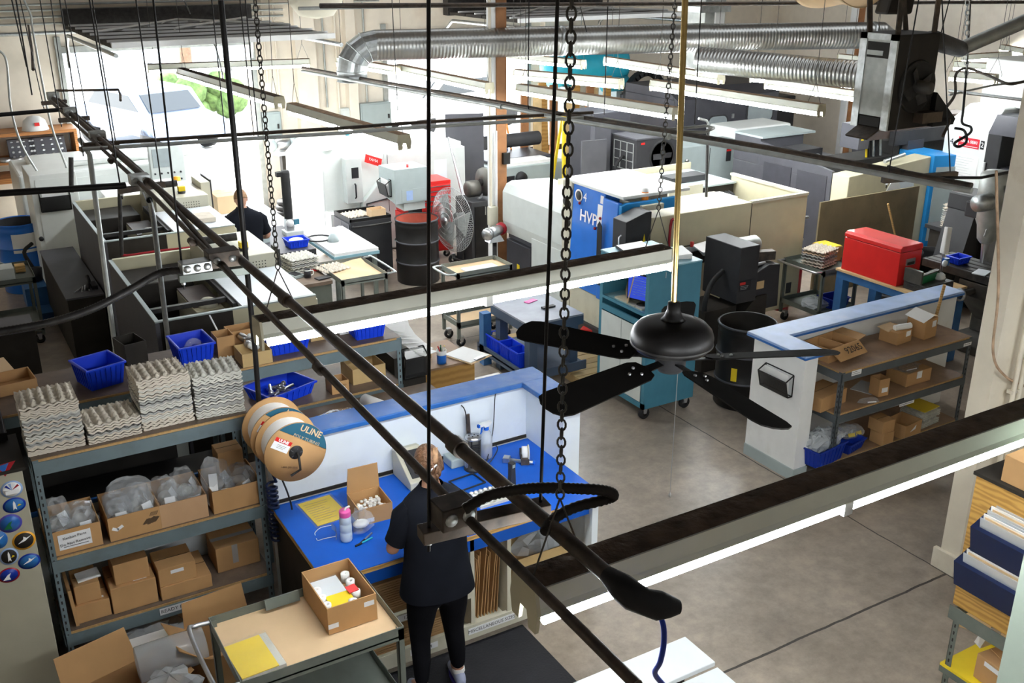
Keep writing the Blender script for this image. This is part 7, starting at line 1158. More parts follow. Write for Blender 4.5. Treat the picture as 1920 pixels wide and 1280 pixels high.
q = P(415, 395, .76); carton((q.x+.05, q.y, .762), .3, .45, .26, 'carton on the desk in front of the sitting man', 'kraft')
q = P(511, 520, 1.0); t = thing('clipboard_stand', 'dark chart board hanging by the chain before the grey desk', 'board', (3.22, 10.6, 0)); MB().rbox((.0, 0, 1.05), (.03, .22, .62)).build('board', 'charcoal', t); MB().tube([(0, 0, 0), (0, 0, .74)], .02, 8).build('stand', 'dark_steel', t); MB().rbox((-.02, 0, 1.25), (.02, .06, .06)).build('clip', 'red', t)
# ================================================================ BACK RIGHT MACHINES
y0 = PX(1562, 310, 11.0).y
t = thing('slate_machine', 'dark slate machine with panelled side left of the beige one', 'machine', (11.0, y0, 0)); L = 11.86-y0
MB().box(0, 0, 0, 1.6, L, 1.35).build('body', 'machine_slate', t, bev=.01); MB().box(0, L*.72, 1.35, .9, L, 1.75).build('end_cabinet', 'machine_slate', t, bev=.01); MB().box(-.0, L*.70, 1.74, 1.1, L+.01, 1.77).build('cabinet_top', 'machine_grey', t); MB().hexa([(0, .0, 1.35), (.05, 0, 1.35), (.05, L*.72, 1.35), (0, L*.72, 1.35)], [(0, 0, 1.50), (.05, 0, 1.50), (.05, L*.72, 1.70), (0, L*.72, 1.70)]).build('side_top', 'machine_slate', t)
for k in range(2): MB().box(-.012, .08+k*L*.34, .2, 0, L*.32+k*L*.34, 1.42).build('panel', 'machine_dark', t)
MB().lathe([(0, -.02), (.03, -.02), (.03, 0)], (0, L*.95, 1.55), 12, 'x').build('knob', 'galv', t); MB().box(.3, L*.45, 1.35, .75, L*.65, 1.62).build('motor_box', 'charcoal', t)
for k in range(4): MB().lathe([(0, -.03), (.045, -.03), (.045, 0)], (.34+.1*k, L*.45, 1.5), 10, 'y').build('connector', 'galv', t)
MB().box(.55, .2, 1.35, 1.5, L*.35, 1.55).build('cover', 'cavity', t)
t = thing('robot_gantry', 'brown-grey beam with hanging hoses over the slate machine', 'machine', (11.7, 10.2, 0)); z = 1.95
MB().box(.0, -.15, z-.25, .22, .2, z+.1).build('end_box', 'machine_slate', t, bev=.006); MB().box(.22, -.1, z-.15, 2.5, .2, z+.1).build('beam', 'machine_brown', t, bev=.006); MB().box(.7, -.2, z-.25, 2.4, -.1, z-.05).build('cover', 'charcoal', t); MB().box(.95, -.1, 1.36, 2.4, .5, z-.25).build('column', 'cavity', t); MB().box(2.3, -.1, 0, 2.5, .4, 1.2).build('foot', 'charcoal', t)
for k in range(7): MB().tube([(.30+.05*k, -.02, z-.1), (.32+.05*k, -.06, 1.45), (.36+.04*k, -.02, 1.3)], .018, 6).build('hose', 'yellow' if k == 0 else ('galv' if k % 3 == 0 else 'rubber'), t)
MB().prism([(.04, z-.12), (.1, z-.12), (.07, z-.05)], -.152, -.15, 'y').build('warning_label', 'yellow', t); MB().box(1.0, -.21, 1.4, 1.35, -.1, 1.75).build('control', 'machine_dark', t)
BY = y0-.31; a, b = PY(1500, 360, BY), PY(1748, 283, BY)
t = thing('beige_machine', 'beige machine with white paper taped on, behind the brown screen', 'machine', (11.0, BY, 0)); w = b.x-11
MB().hexa([(0, 0, .1), (w, 0, .1), (w, .3, .1), (0, .3, .1)], [(0, 0, 1.48), (w, 0, 1.60), (w, .3, 1.60), (0, .3, 1.48)]).build('enclosure', 'beige', t, bev=.01); MB().prism([(.55, .85), (.95, 1.45), (1.08, 1.2), (1.1, .8)], -.012, -.004, 'y').build('paper_sheet', 'paper', t); MB().prism([(.9, 1.3), (1.35, 1.38), (1.38, .9), (1.05, .85)], -.008, -.002, 'y').build('drawing', 'white_board', t); MB().hexa([(w, -.05, .1), (w+.42, -.2, .1), (w+.42, .6, .1), (w, .6, .1)], [(w, -.05, 1.62), (w+.42, -.2, 1.62), (w+.42, .6, 1.62), (w, .6, 1.62)]).build('blue_door', 'door_blue', t, bev=.01)
pw = [Vector((w+.05, -.072, .35)), Vector((w+.34, -.175, .35)), Vector((w+.34, -.175, 1.45)), Vector((w+.05, -.072, 1.45))]; MB().hexa(pw, [p_+Vector((-.004, -.012, 0)) for p_ in pw]).build('window', 'machine_grey', t); MB().box(w+.05, -.5, .1, w+.5, -.2, .3).build('blue_step', 'door_blue', t)
MB().tube([(.8, .1, 1.6), (1.2, .1, 1.66)], .03, 8).build('pipe', 'galv', t)
t = thing('white_machine', 'white machine with a red name sign at the right', 'machine', (13.0, 8.9, 0)); MB().box(0, .0, 0, 1.5, .72, 2.05).build('front', 'machine_white', t, bev=.02); MB().hexa([(0, 0, 2.05), (1.5, 0, 2.05), (1.5, .72, 2.05), (0, .72, 2.05)], [(.25, .0, 2.32), (1.5, 0, 2.32), (1.5, .6, 2.32), (.3, .6, 2.32)]).build('hood', 'machine_white', t, bev=.02); MB().box(.5, -.9, 2.30, 1.9, .6, 2.95).build('upper_case', 'machine_white', t, bev=.04)
MB().box(-.03, -.22, .1, .5, .0, 2.0).build('door_post', 'charcoal', t, bev=.01); MB().box(.05, -1.4, .1, .5, -.22, 1.55).build('dark_window', 'machine_dark', t); MB().prism([(-.03, 2.0), (.1, 2.25), (.6, 2.25), (.6, 2.0)], -1.4, 0, 'y').build('door_lintel', 'machine_dark', t); MB().box(-.2, -1.1, 1.5, .3, -.55, 1.95).build('door_hood', 'machine_grey', t, bev=.01); MB().tube([(-.05, -.03, .3), (-.05, -.03, 1.6)], .025, 8).build('rail', 'white_paint', t)
l = plate((-.003, .30, 1.82), (0, -1, 0), Z_, .34, .14).build('name_sign', 'red_ink', t); text('YAMA SEIKI', .055, 'white_ink', l, (-.006, .30, 1.835), (0, -1, 0), Z_, bold=.0015); MB().box(-.0065, .15, 1.768, -.0055, .45, 1.776).build('sign_line', 'white_ink', l)
l = plate((-.003, .08, 1.82), (0, -1, 0), Z_, .06, .12).build('number_sign', 'ink', t); text('2', .10, 'white_ink', l, (-.006, .08, 1.82), (0, -1, 0), Z_); text('4', .12, 'ink', t, (-.003, .58, 1.80), (0, -1, 0), Z_); l = plate((-.003, .32, 1.4), (0, -1, 0), Z_, .44, .50, .001).build('drawing_sheets', 'paper', t); lines_of_text(l, (-.006, .32, 1.4), (0, -1, 0), Z_, .38, .44, 12, 'machine_pale')
b = MB().lathe([(0, 0), (.05, 0), (.05, .06), (.035, .08), (.035, .26), (0, .27)], (.1, -.75, 2.25), 12).build('signal_lamp', 'charcoal', t); MB().lathe([(.052, 0), (.052, .06)], (.1, -.75, 2.25), 12).build('red_base', 'red', b); MB().tube(smooth([(.1, -.75, 2.5), (.1, -.85, 2.68), (.1, -1.0, 2.68), (.1, -1.02, 2.5)], 5), .015, 6).build('cord', 'ink', b)
q = PY(1830, 200, 12.5); t = thing('dark_machine', 'black machine with white lettering behind the white machine', 'machine', (q.x-.5, 12.5, 0)); MB().box(0, 0, 0, 1.6, 1.0, q.z+.25).build('body', 'charcoal', t, bev=.02); text('YAMA', .28, 'white_ink', t, (.22, -.003, q.z-.35), (0, 0, -1), (1, 0, 0)); plate((.3, -.002, q.z+.08), X_, Z_, .3, .14).build('sign', 'red', t)
q = PY(1790, 250, 11.3); t = thing('grey_conveyor', 'grey low conveyor end beside the white machine', 'machine', (q.x-.9, 11.3, 0)); MB().box(0, -.3, q.z-.16, 1.3, .4, q.z+.08).build('top', 'machine_slate', t, bev=.02); MB().box(.2, -.2, 0, 1.2, .3, q.z-.16).build('body', 'charcoal', t); l = plate((.1, -.302, q.z-.04), X_, Z_, .3, .12).build('sign', 'red', t)
q = PY(1690, 260, 11.9); t = thing('slate_cabinet', 'slate grey cabinet under the hanging heater', 'cabinet', (q.x-.3, 11.9, 0)); MB().box(0, 0, 0, 1.7, .8, q.z+.06).build('body', 'machine_slate', t, bev=.01)
t = thing('condenser_unit', 'black condenser unit with a round fan and gridded side', 'condenser', (9.36, 12.2, 0)); MB().box(0, 0, 1.15, .88, .62, 1.72).build('case', 'charcoal', t, bev=.008); MB().box(-.01, -.01, 1.72, .89, .63, 1.74).build('lid', 'machine_slate', t); MB().box(0, 0, .0, .88, .6, 1.15).build('pedestal', 'machine_dark', t)
MB().lathe([(0, .0), (.21, .0), (.23, -.02), (.25, 0)], (.5, 0, 1.44), 28, 'y').build('fan_ring', 'rubber', t)
for k in range(4): MB().rbox((.5+.1*math.cos(k*PI/2), -.006, 1.44+.1*math.sin(k*PI/2)), (.15, .004, .09), ry=-k*PI/2, rx=.2).build('fan_blade', 'charcoal', t)
g = MB()
for k in range(4): g.box(-.008, .06+k*.165, 1.24, 0, .075+k*.165, 1.66); g.box(-.008, .06, 1.24+k*.137, 0, .57, 1.25+k*.137)
g.build('grid', 'galv_dull', t); MB().rbox((.12, -.002, 1.66), (.07, .003, .03)).build('badge', 'red', t); MB().tube(smooth([(-.02, .3, 1.45), (-.15, .3, 1.3), (-.12, .3, 1.1), (.0, .3, 1.05)], 5), .025, 8).build('hose', 'rubber', t)
t = thing('electric_cabinet', 'dark blue-grey upright cabinet with a warning sticker left of the condenser', 'cabinet', (9.0, 12.9, 0)); MB().box(0, 0, 0, .75, .6, 2.05).build('body', 'machine_dark', t, bev=.008); l = plate((.25, -.002, 1.62), X_, Z_, .20, .14).build('sticker', 'white_board', t); MB().box(.26, -.006, 1.62, .35, -.0041, 1.68).build('yellow_mark', 'yellow', l); MB().box(.0, -.12, .9, .3, .0, 1.9).build('side_box', 'machine_slate', t)
q = PY(1148, 300, 12.3); tag(MB().rbox((8.72, 12.4, .98), (.42, .03, 1.55), rz=-.1).build('steel_sheet', 'machine_slate'), 'bare grey sheet leaning left of the dark upright cabinet', 'panel')
t = thing('round_window_machine', 'dark blue-grey machine with rounded windows behind the brass rod', 'machine', (11.5, 13.9, 0)); MB().box(0, 0, 0, 2.4, 1.5, 1.95).build('body', 'machine_dark', t, bev=.015); MB().hexa([(0, 0, 1.95), (2.4, 0, 1.95), (2.4, 1.5, 1.95), (0, 1.5, 1.95)], [(0, .3, 2.1), (2.4, .3, 2.1), (2.4, 1.5, 2.1), (0, 1.5, 2.1)]).build('top', 'machine_dark', t)
def rwin(cx_, cz_, w, h, nm, par):
    pts = []
    for sx, sz, a0 in ((1, -1, -90), (1, 1, 0), (-1, 1, 90), (-1, -1, 180)):
        for k in range(5): a = math.radians(a0+k*22.5); pts.append((cx_+sx*(w/2-.1)+.1*math.cos(a), cz_+sz*(h/2-.1)+.1*math.sin(a)))
    f = MB().prism([(cx_+(x-cx_)*1.12, cz_+(z-cz_)*1.08) for x, z in pts], -.012, 0, 'y').build(nm+'_frame', 'charcoal', par); MB().prism(pts, -.016, -.0121, 'y').build('pane', 'glass_grey', f)
rwin(.95, 1.3, .42, .62, 'window', t); rwin(1.95, 1.62, .6, .36, 'window', t)
for z in (1.55, 1.05): MB().box(1.27, -.02, z, 1.32, 0, z+.08).build('hinge', 'galv', t)
t = thing('pale_cabinet', 'pale grey cabinet with cut-out label right of the condenser', 'cabinet', (10.3, 12.3, 0)); MB().box(0, 0, 0, 1.3, .5, 1.5).build('body', 'machine_grey', t, bev=.008); MB().box(.6, -.006, .1, .606, 0, 1.45).build('seam', 'charcoal', t); l = plate((1.0, -.003, 1.3), X_, Z_, .10, .2).build('label', 'charcoal', t); MB().box(.95, -.007, 1.36, 1.05, -.0061, 1.39).build('red_mark', 'red', l)
for k in range(6): MB().lathe([(0, -.05), (.025, -.05), (.025, 0)], (.12, -.0, .75+k*.11), 8, 'y').build('plug', 'galv', t)
q = PY(1390, 255, 13.0); t = thing('white_cover', 'white boxy machine cover right of the rounded windows', 'machine', (q.x-.2, 12.9, 0)); MB().box(0, 0, 0, 1.25, .7, q.z+.15).build('body', 'machine_white', t, bev=.03); MB().box(.65, -.005, q.z-.08, .85, 0, q.z+.0).build('label', 'white_paint', t); MB().box(.55, -.01, q.z-.08, .63, 0, q.z+.0).build('switch', 'ink', t)
q = PY(1450, 215, 15.6); t = thing('dark_press', 'dark press between the white covers and the timber post', 'machine', (q.x-.9, 15.6, 0)); MB().box(0, 0, 0, 1.5, .8, q.z+.35).build('body', 'charcoal', t, bev=.02); MB().box(-.9, -.05, .1, 0, .7, q.z+.5).build('white_case', 'machine_white', t, bev=.03); text('DMG', .12, 'red_ink', t, (-.45, -.053, q.z+.1), X_, Z_)
q = PY(1580, 190, 15.5); t = thing('white_machine', 'white machine with a dark window behind the right timber post', 'machine', (q.x-.1, 15.5, 0)); MB().box(0, 0, 0, 2.4, 1.0, q.z+.3).build('body', 'machine_white', t, bev=.04); MB().box(.9, -.01, q.z-.5, 1.7, 0, q.z+.05).build('window', 'charcoal', t)
q = PY(1250, 190, 15.6); t = thing('gear_machine', 'blue-grey machine with a black chain arch behind the bright lights', 'machine', (q.x-.9, 15.6, 0)); MB().box(.3, 0, .1, 1.6, .9, q.z+.1).build('body', 'machine_slate', t, bev=.01); MB().box(0, .1, .1, .4, .8, q.z-.15).build('side', 'machine_pale', t)
for k in range(14): a = PI*k/13; MB().rbox((.6+.42*math.cos(a), .3, q.z+.1+.42*math.sin(a)), (.10, .16, .13), ry=-a).build('chain_link', 'rubber', t)
# tank on a rack, lumber, ladder by the far wall
q = PY(1098, 122, 16.6); t = thing('air_tank', 'turquoise horizontal air tank on a stand at the far wall', 'tank', (q.x, 16.6, 0)); MB().lathe([(0, -.95), (.2, -.92), (.36, -.8), (.38, -.7), (.38, .7), (.36, .8), (.2, .92), (0, .95)], (0, 0, q.z), 28, 'x').build('vessel', 'cyan', t)
for x in (-.6, .6): MB().box(x-.06, -.3, 0, x+.06, .3, q.z-.34).build('leg', 'machine_grey', t)
MB().lathe([(0, -.3), (.14, -.28), (.15, .25), (0, .3)], (.5, -.3, q.z-.35), 16, 'x').build('pump', 'cyan', t)
t = thing('lumber_rack', 'rack of upright brown boards between the far door and the ladder', 'rack', (9.4, 15.7, 0)); rn = random.Random(9)
for k in range(9): MB().rbox((.1+k*.22, rn.uniform(-.1, .1), 1.1), (.16, .04, rn.uniform(1.8, 2.3)), rx=rn.uniform(-.08, .08), ry=rn.uniform(-.06, .06)).build('board', ('post_wood', 'lumber', 'cabinet_wood')[k % 3], t)
MB().box(-.1, -.2, 0, 2.2, .2, .05).build('base', 'brown_dark', t); MB().box(-.1, .16, .9, 2.2, .2, 1.0).build('rail', 'brown_dark', t)
for k, m in enumerate(('bench_blue', 'orange')): MB().tube([(-.2+.05*k, -.35, 0), (-.35+.1*k, .1, 1.7)], .018, 6).build('bar', m, t)
lb_ = P(1040, 330, .9); t = thing('step_ladder', 'yellow step ladder in front of the lumber rack', 'ladder', (9.35, 13.9, 0), -.2)
for s in (-1, 1):
    MB().hexa([(s*.28-.025, -.42, 0), (s*.28+.025, -.42, 0), (s*.28+.025, -.36, 0), (s*.28-.025, -.36, 0)], [(s*.17-.025, -.03, 1.85), (s*.17+.025, -.03, 1.85), (s*.17+.025, .03, 1.85), (s*.17-.025, .03, 1.85)]).build('front_rail', 'yellow', t)
    MB().hexa([(s*.26-.02, .5, 0), (s*.26+.02, .5, 0), (s*.26+.02, .54, 0), (s*.26-.02, .54, 0)], [(s*.17-.02, .05, 1.82), (s*.17+.02, .05, 1.82), (s*.17+.02, .09, 1.82), (s*.17-.02, .09, 1.82)]).build('rear_rail', 'yellow', t)
for k in range(6): z = .3*(k+1); f = z/1.85; MB().box(-.28+.11*f, -.42+.4*f, z-.012, .28-.11*f, -.30+.36*f, z+.012).build('step', 'steel', t)
MB().box(-.2, -.08, 1.84, .2, .12, 1.87).build('cap', 'yellow', t)
q = PY(985, 320, 14.6); t = thing('engine_lathe', 'teal-grey engine lathe behind the timber post', 'machine', (q.x-.7, 14.5, 0)); MB().box(0, 0, .5, 1.5, .5, 1.0).build('headstock', 'machine_grey', t, bev=.02); MB().box(0, .05, 0, .5, .45, .5).build('foot', 'machine_grey', t); MB().box(1.2, .05, 0, 1.5, .45, .5).build('foot', 'machine_grey', t); MB().lathe([(0, -.06), (.1, -.06), (.11, 0)], (.55, 0, .8), 16, 'y').build('dial', 'ink', t); MB().box(.15, -.02, .72, .42, 0, .85).build('panel', 'ink', t); MB().box(.2, .05, 1.0, 1.2, .45, 1.05).build('tray', 'paper', t)
q = PY(965, 290, 15.0); t = thing('grey_compressor', 'dark grey machine in the glare left of the ladder', 'machine', (q.x-.6, 14.9, 0)); MB().box(0, 0, 0, 1.3, .8, 1.05).build('body', 'machine_dark', t, bev=.02); MB().tube([(.1, .3, 1.3), (1.2, .3, 1.3)], .12, 12).build('cylinder', 'charcoal', t)
t = thing('small_table', 'small pale table beside the ladder', 'table', (8.15, 12.1, 0)); MB().box(0, 0, .80, .5, .6, .83).build('top', 'white_board', t)
for x in (.03, .47):
    for y in (.03, .57): MB().box(x-.02, y-.02, 0, x+.02, y+.02, .80).build('leg', 'machine_slate', t)
# ================================================================ MILLING MACHINE, TRAY TABLE, CONVEYOR (right)
t = thing('milling_machine', 'grey knee milling machine half hidden by the cream wall', 'machine', (10.5, 6.6, 0))
MB().box(-.35, -.35, 0, .7, .55, .12).build('base', 'iron', t, bev=.02); MB().box(.1, -.0, .12, .6, .5, 1.75).build('column', 'iron', t, bev=.02); MB().prism([(-.6, .78), (-.2, .40), (.15, .40), (.15, .95), (-.6, .95)], -.12, .25, 'y').build('knee', 'iron', t, bev=.01); MB().box(-.62, -.5, .97, -.1, .75, 1.06).build('table', 'dark_steel', t, bev=.006)
for k in range(4): MB().box(-.58+k*.12, -.5, 1.06, -.55+k*.12, .75, 1.063).build('slot', 'cavity', t)
MB().lathe([(.055, 0), (.075, 0), (.075, .03), (.055, .03), (.055, 0)], (-.85, .05, .85), 20, 'x').build('hand_wheel', 'galv', t); MB().tube([(-.85, .05, .85), (-.6, .05, .85)], .035, 10).build('shaft', 'iron', t); MB().lathe([(0, -.05), (.09, -.04), (.09, .04), (0, .05)], (-.4, -.2, .85), 14, 'y').build('crank', 'iron', t)
MB().box(-.5, .1, 1.62, .6, .4, 1.80).build('ram', 'charcoal', t, bev=.02); hd = MB().lathe([(.06, 1.35), (.10, 1.40), (.12, 1.55), (.15, 1.62), (.15, 1.82), (.17, 1.84), (.17, 2.12), (.12, 2.16), (0, 2.17)], (-.38, .15, 0), 24).build('head', 'galv_dull', t); MB().tube([(-.38, .15, 1.12), (-.38, .15, 1.36)], [.02, .045], 12).build('quill', 'steel', t); MB().lathe([(0, -.1), (.09, -.1), (.10, -.02), (.10, .08)], (-.62, .10, 1.85), 18, 'x').build('dial', 'galv', t); MB().tube([(-.55, .05, 1.55), (-.68, -.02, 1.5)], .012, 6).build('lever', 'steel', t); plate((-.38, -.022, 2.0), X_, Z_, .16, .08).build('name_plate', 'charcoal', hd)
bin_((10.05, 7.0, 1.066), .2, .16, .08, 'small blue bin on the milling machine table'); tag(MB().rbox((9.95, 6.62, 1.07), (.22, .14, .01), rz=.3).build('folded_sheet', 'white_board'), 'pale sheet lying on the milling machine table', 'paper')
q = P(1820, 385, 1.25); t = thing('tray_table', 'dark table stacked with egg trays behind the milling machine', 'table', (11.5, 7.7, 0)); MB().box(0, 0, .92, 1.2, .9, .97).build('top', 'charcoal', t); MB().box(.05, .05, .0, 1.15, .85, .92).build('body', 'brown_dark', t)
tray_stack((11.78, 8.3, .975), 11, 'top egg tray of the grey stack by the white machine', 'egg tray in the grey stack by the white machine', 'egg trays by the white machine', .2, .03, pal=('pulp', 'pulp_grey'), scale=1.2); tray_stack((12.15, 8.1, .975), 9, 'top egg tray of the stack under a yellow sheet', 'egg tray in the stack under a yellow sheet', 'egg trays under a yellow sheet', .1, .03, pal=('pulp', 'pulp_grey'), scale=1.2); tag(MB().rbox((12.15, 8.1, 1.295), (.32, .28, .01), rz=.1).build('yellow_sheet', 'glass_amber'), 'yellow sheet on top of the egg trays at right', 'paper')
tray_stack((11.45, 7.25, .62), 4, 'top tan egg tray of the low stack behind the conveyor', 'tan egg tray of the low stack behind the conveyor', 'tan egg trays', .15, .035, pal=('pulp_tan', 'pulp_tan'), scale=1.3); carton((11.45, 7.25, .42), .42, .38, .19, 'orange-brown carton under the tan egg trays', 'card'); t = thing('low_stand', 'cream low stand under the tan egg trays', 'stand', (11.2, 7.0, 0)); MB().box(0, 0, 0, .5, .5, .41).build('body', 'beige', t)
t = thing('chip_elevator', 'dark sloping chip elevator with a gear motor at right', 'conveyor', (0, 0, 0)); a, b = PY(1735, 560, 8.1), PY(1820, 395, 7.9); t.location = (a.x, 8.0, 0); d = b-a
MB().prism([(0, max(0, a.z-.1)), (.35, max(0, a.z-.1)), (d.x+.42, b.z-.1), (d.x+.4, b.z+.14), (d.x, b.z+.16)], -.2, .2, 'y').build('chute', 'charcoal', t); MB().box(d.x-.05, -.22, b.z-.02, d.x+.4, .22, b.z+.2).build('head', 'charcoal', t, bev=.02); MB().lathe([(0, 0), (.10, 0), (.11, .1), (.11, .45), (.08, .5), (0, .5)], (d.x+.4, -.1, b.z+.05), 16, 'x').build('gear_motor', 'iron', t); MB().prism([(.3, 0), (d.x+.3, 0), (d.x+.25, b.z-.2), (d.x+.1, b.z-.2)], -.15, .15, 'y').build('leg', 'brown_dark', t)
# ================================================================ PEOPLE
def skin_body(name, pts, edges, rad, m, parent, sub=2, root=0):
    me = bpy.data.meshes.new(name); me.from_pydata([tuple(p) for p in pts], edges, []); o = bpy.data.objects.new(name, me); C.objects.link(o); o.parent = parent
    me.materials.append(MATS[m]); me.skin_vertices.new(name='') if hasattr(me.skin_vertices, 'new') and not me.skin_vertices else None
    md = o.modifiers.new('skin', 'SKIN'); md.use_smooth_shade = True
    if not me.skin_vertices:
        bpy.context.view_layer.objects.active = o
        bpy.ops.mesh.customdata_skin_add()
    for i, r in enumerate(rad):
        v = me.skin_vertices[0].data[i]; v.radius = r if isinstance(r, tuple) else (r, r); v.use_root = (i == root)
    s = o.modifiers.new('sub', 'SUBSURF'); s.levels = sub; s.render_levels = sub; return o
def ring(c, a, b, n=20, rz=0., tilt=0.):
    out = []
    for k in range(n):
        t_ = 2*PI*k/n; x, y = a*math.copysign(abs(math.cos(t_))**.85, math.cos(t_)), b*math.copysign(abs(math.sin(t_))**.85, math.sin(t_))
        out.append((c[0]+x*math.cos(rz)-y*math.sin(rz), c[1]+x*math.sin(rz)+y*math.cos(rz), c[2]+tilt*y))
    return out
def hand_chain(pts, ed, rad, wrist_i, w, d, side, up=Vector((0, 0, 1))):      # palm, five bent fingers
    d = Vector(d).normalized(); s = d.cross(up).normalized()*side; base = len(pts); palm = Vector(w)+d*.05; pts.append(palm); rad.append((.034, .017)); ed.append((wrist_i, base))
    for k, (off, ln) in enumerate(((-.030, .062), (-.010, .072), (.010, .070), (.030, .055))):
        b0 = palm+d*.035+s*off; b1 = b0+d*ln*.55-up*.012; b2 = b1+d*ln*.35-up*.030
        i = len(pts); pts += [b0, b1, b2]; rad += [.0095, .0088, .0075]; ed += [(base, i), (i, i+1), (i+1, i+2)]
    i = len(pts); t0 = Vector(w)+d*.025-s*.035; t1 = t0+d*.035-s*.015-up*.012; pts += [t0, t1]; rad += [.011, .009]; ed += [(base, i), (i, i+1)]
def person(name, label, loc, rz, seated=False, head_turn=0., hairm='hair', short=False, pants='pants', shoe='shoe', S=1.0, female=True):
    t = thing(name, label, 'person', loc, rz); V = lambda x, y, z: Vector((x*S, y*S, z*S))
    # facing +Y; x to the person's right is +x
    if not seated:
        hipz = .86; kn = [V(-.115, .02, .46), V(.115, .05, .46)]; an = [V(-.135, -.04, .09), V(.135, .02, .09)]; toe = [V(-.15, .10, .035), V(.15, .16, .035)]
    else:
        hipz = .52; kn = [V(-.16, .42, .50), V(.16, .42, .50)]; an = [V(-.16, .38, .09), V(.16, .40, .09)]; toe = [V(-.16, .55, .035), V(.17, .57, .035)]
    dz = hipz-.86; Z = lambda x, y, z: V(x, y, z+dz)
    shx, wx = (.185, .15) if female else (.215, .18)
    pts = [Z(0, 0, .88), Z(0, .0, 1.06), Z(0, .015, 1.24), Z(0, .02, 1.36), Z(0, .04, 1.45), Z(0, .075, 1.53)]; ed = [(0, 1), (1, 2), (2, 3), (3, 4), (4, 5)]
    rad = [(.15, .11), (wx*.86, .10), (wx*.95, .11), (.12, .085), (.054, .054), (.06, .065)]
    for sd, i0 in ((-1, 0), (1, 1)):
        b = len(pts); hp = Z(sd*.10, 0, .82); pts += [hp, kn[i0], an[i0], toe[i0]]; rad += [(.095, .10), .056, .040, (.038, .03)]; ed += [(0, b), (b, b+1), (b+1, b+2), (b+2, b+3)]
    for sd in (-1, 1):
        b = len(pts); sh = Z(sd*shx, .02, 1.345); el = Z(sd*(shx+.075), .05+(.0 if not seated else .12), 1.08); wr = Z(sd*.15, .30, 1.04) if not seated else Z(sd*.15, .36, 1.12)
        pts += [sh, el, wr]; rad += [.055, .042, .028]; ed += [(3, b), (b, b+1), (b+1, b+2)]; hand_chain(pts, ed, rad, b+2, wr, (-sd*.45, .85, -.25), sd)
    skin_body('body', pts, ed, rad, 'skin', t, 2)
    hc = Z(0, .085, 1.575); tilt = Matrix.Rotation(-.28 if not seated else -.1, 4, 'X') @ Matrix.Rotation(head_turn, 4, 'Z')
    def hp(x, y, z): return hc+tilt @ V(x, y, z)
    hd = MB().grid(lambda u, v: tuple(hp(*(lambda a, e: (.074*math.cos(e)*math.sin(a)*(1-.22*max(0, -math.sin(e))), .093*math.cos(e)*math.cos(a)+(.012 if math.cos(a) > 0 and math.sin(e) < 0 else 0), .118*math.sin(e)))(2*PI*u, -PI/2+PI*v))), 24, 16).build('head', 'skin', t)
    nose = MB(); nose.hexa([hp(-.014, .088, -.03), hp(.014, .088, -.03), hp(.014, .118, -.03), hp(-.014, .118, -.03)], [hp(-.006, .086, .022), hp(.006, .086, .022), hp(.006, .096, .022), hp(-.006, .096, .022)]).build('nose', 'skin', hd, bev=.004)
    for sd in (-1, 1):
        MB().ball(hp(sd*.030, .080, .012), .0125, 10).build('eye', 'paper', hd); MB().ball(hp(sd*.030, .090, .012), .006, 8).build('iris', 'ink', hd); MB().ball(hp(sd*.075, -.005, -.005), .026, 10, (.35, .7, 1.2)).build('ear', 'skin', hd)
    MB().ball(hp(0, .086, -.062), .022, 10, (1.1, .4, .35)).build('mouth', 'red_dark', hd)
    def hairf(u, v):
        a, e = 2*PI*u, PI*v; f = max(0, math.cos(a)); lim = (1.75 if not short else 1.55)-(.95 if not short else .85)*f**1.5; e = e/PI*lim; k = 1.06 if short else 1.12+.03*math.sin(9*a)*math.sin(3*e)
        return tuple(hp(.076*k*math.sin(e)*math.sin(a), .095*k*math.sin(e)*math.cos(a)-.006, .12*k*math.cos(e)+.0))
    MB().grid(hairf, 32, 12).build('hair', hairm, hd, solid=.006)
    if not short:
        for k in range(9): a = k*.75; MB().tube(smooth([hp(.02*math.cos(a), -.10, .02+.01*math.sin(a)), hp(.035*math.cos(a), -.125, -.015+.03*math.sin(a)), hp(.02*math.cos(a+1), -.11, -.05), hp(.02*math.cos(a), -.09, -.08)], 4), .012*S, 6).build('curl', hairm, hd)
        MB().tube([hp(-.02, -.128, .0), hp(.025, -.13, .03)], .007*S, 6).build('hair_clip', 'steel', hd); MB().grid(lambda u, v: tuple(hp(.02+.03*(u-.5)+.02*v, -.108-.006*math.sin(PI*u)+.05*v*v, .03+.085*v)), 6, 6).build('light_streak', 'hair_light', hd, solid=.004)
    # shirt: torso plus sleeves
    sr = [ring(Z(0, -.005, .78), .238 if female else .22, .165), ring(Z(0, -.005, .90), .218, .155), ring(Z(0, .0, 1.05), .19 if female else .20, .14), ring(Z(0, .01, 1.2), .20 if female else .22, .135), ring(Z(0, .015, 1.32), .215 if female else .255, .125), ring(Z(0, .02, 1.385), .205 if female else .24, .105), ring(Z(0, .025, 1.43), .155, .09), ring(Z(0, .035, 1.465), .085, .075), ring(Z(0, .045, 1.485), .07, .066)]
    if seated: sr = sr[1:]
    sr = [[tuple(Vector((x, y, z))) for x, y, z in r] for r in sr]
    if S != 1.0: sr = [[((x-cx0)*S+cx0, (y-cy0)*S+cy0, z) for x, y, z in r] for r in sr for cx0, cy0 in [(sum(q_[0] for q_ in r)/len(r), sum(q_[1] for q_ in r)/len(r))]]
    sh_ = MB().loft(sr, True, False).build('shirt', 'shirt', t, sub=1)
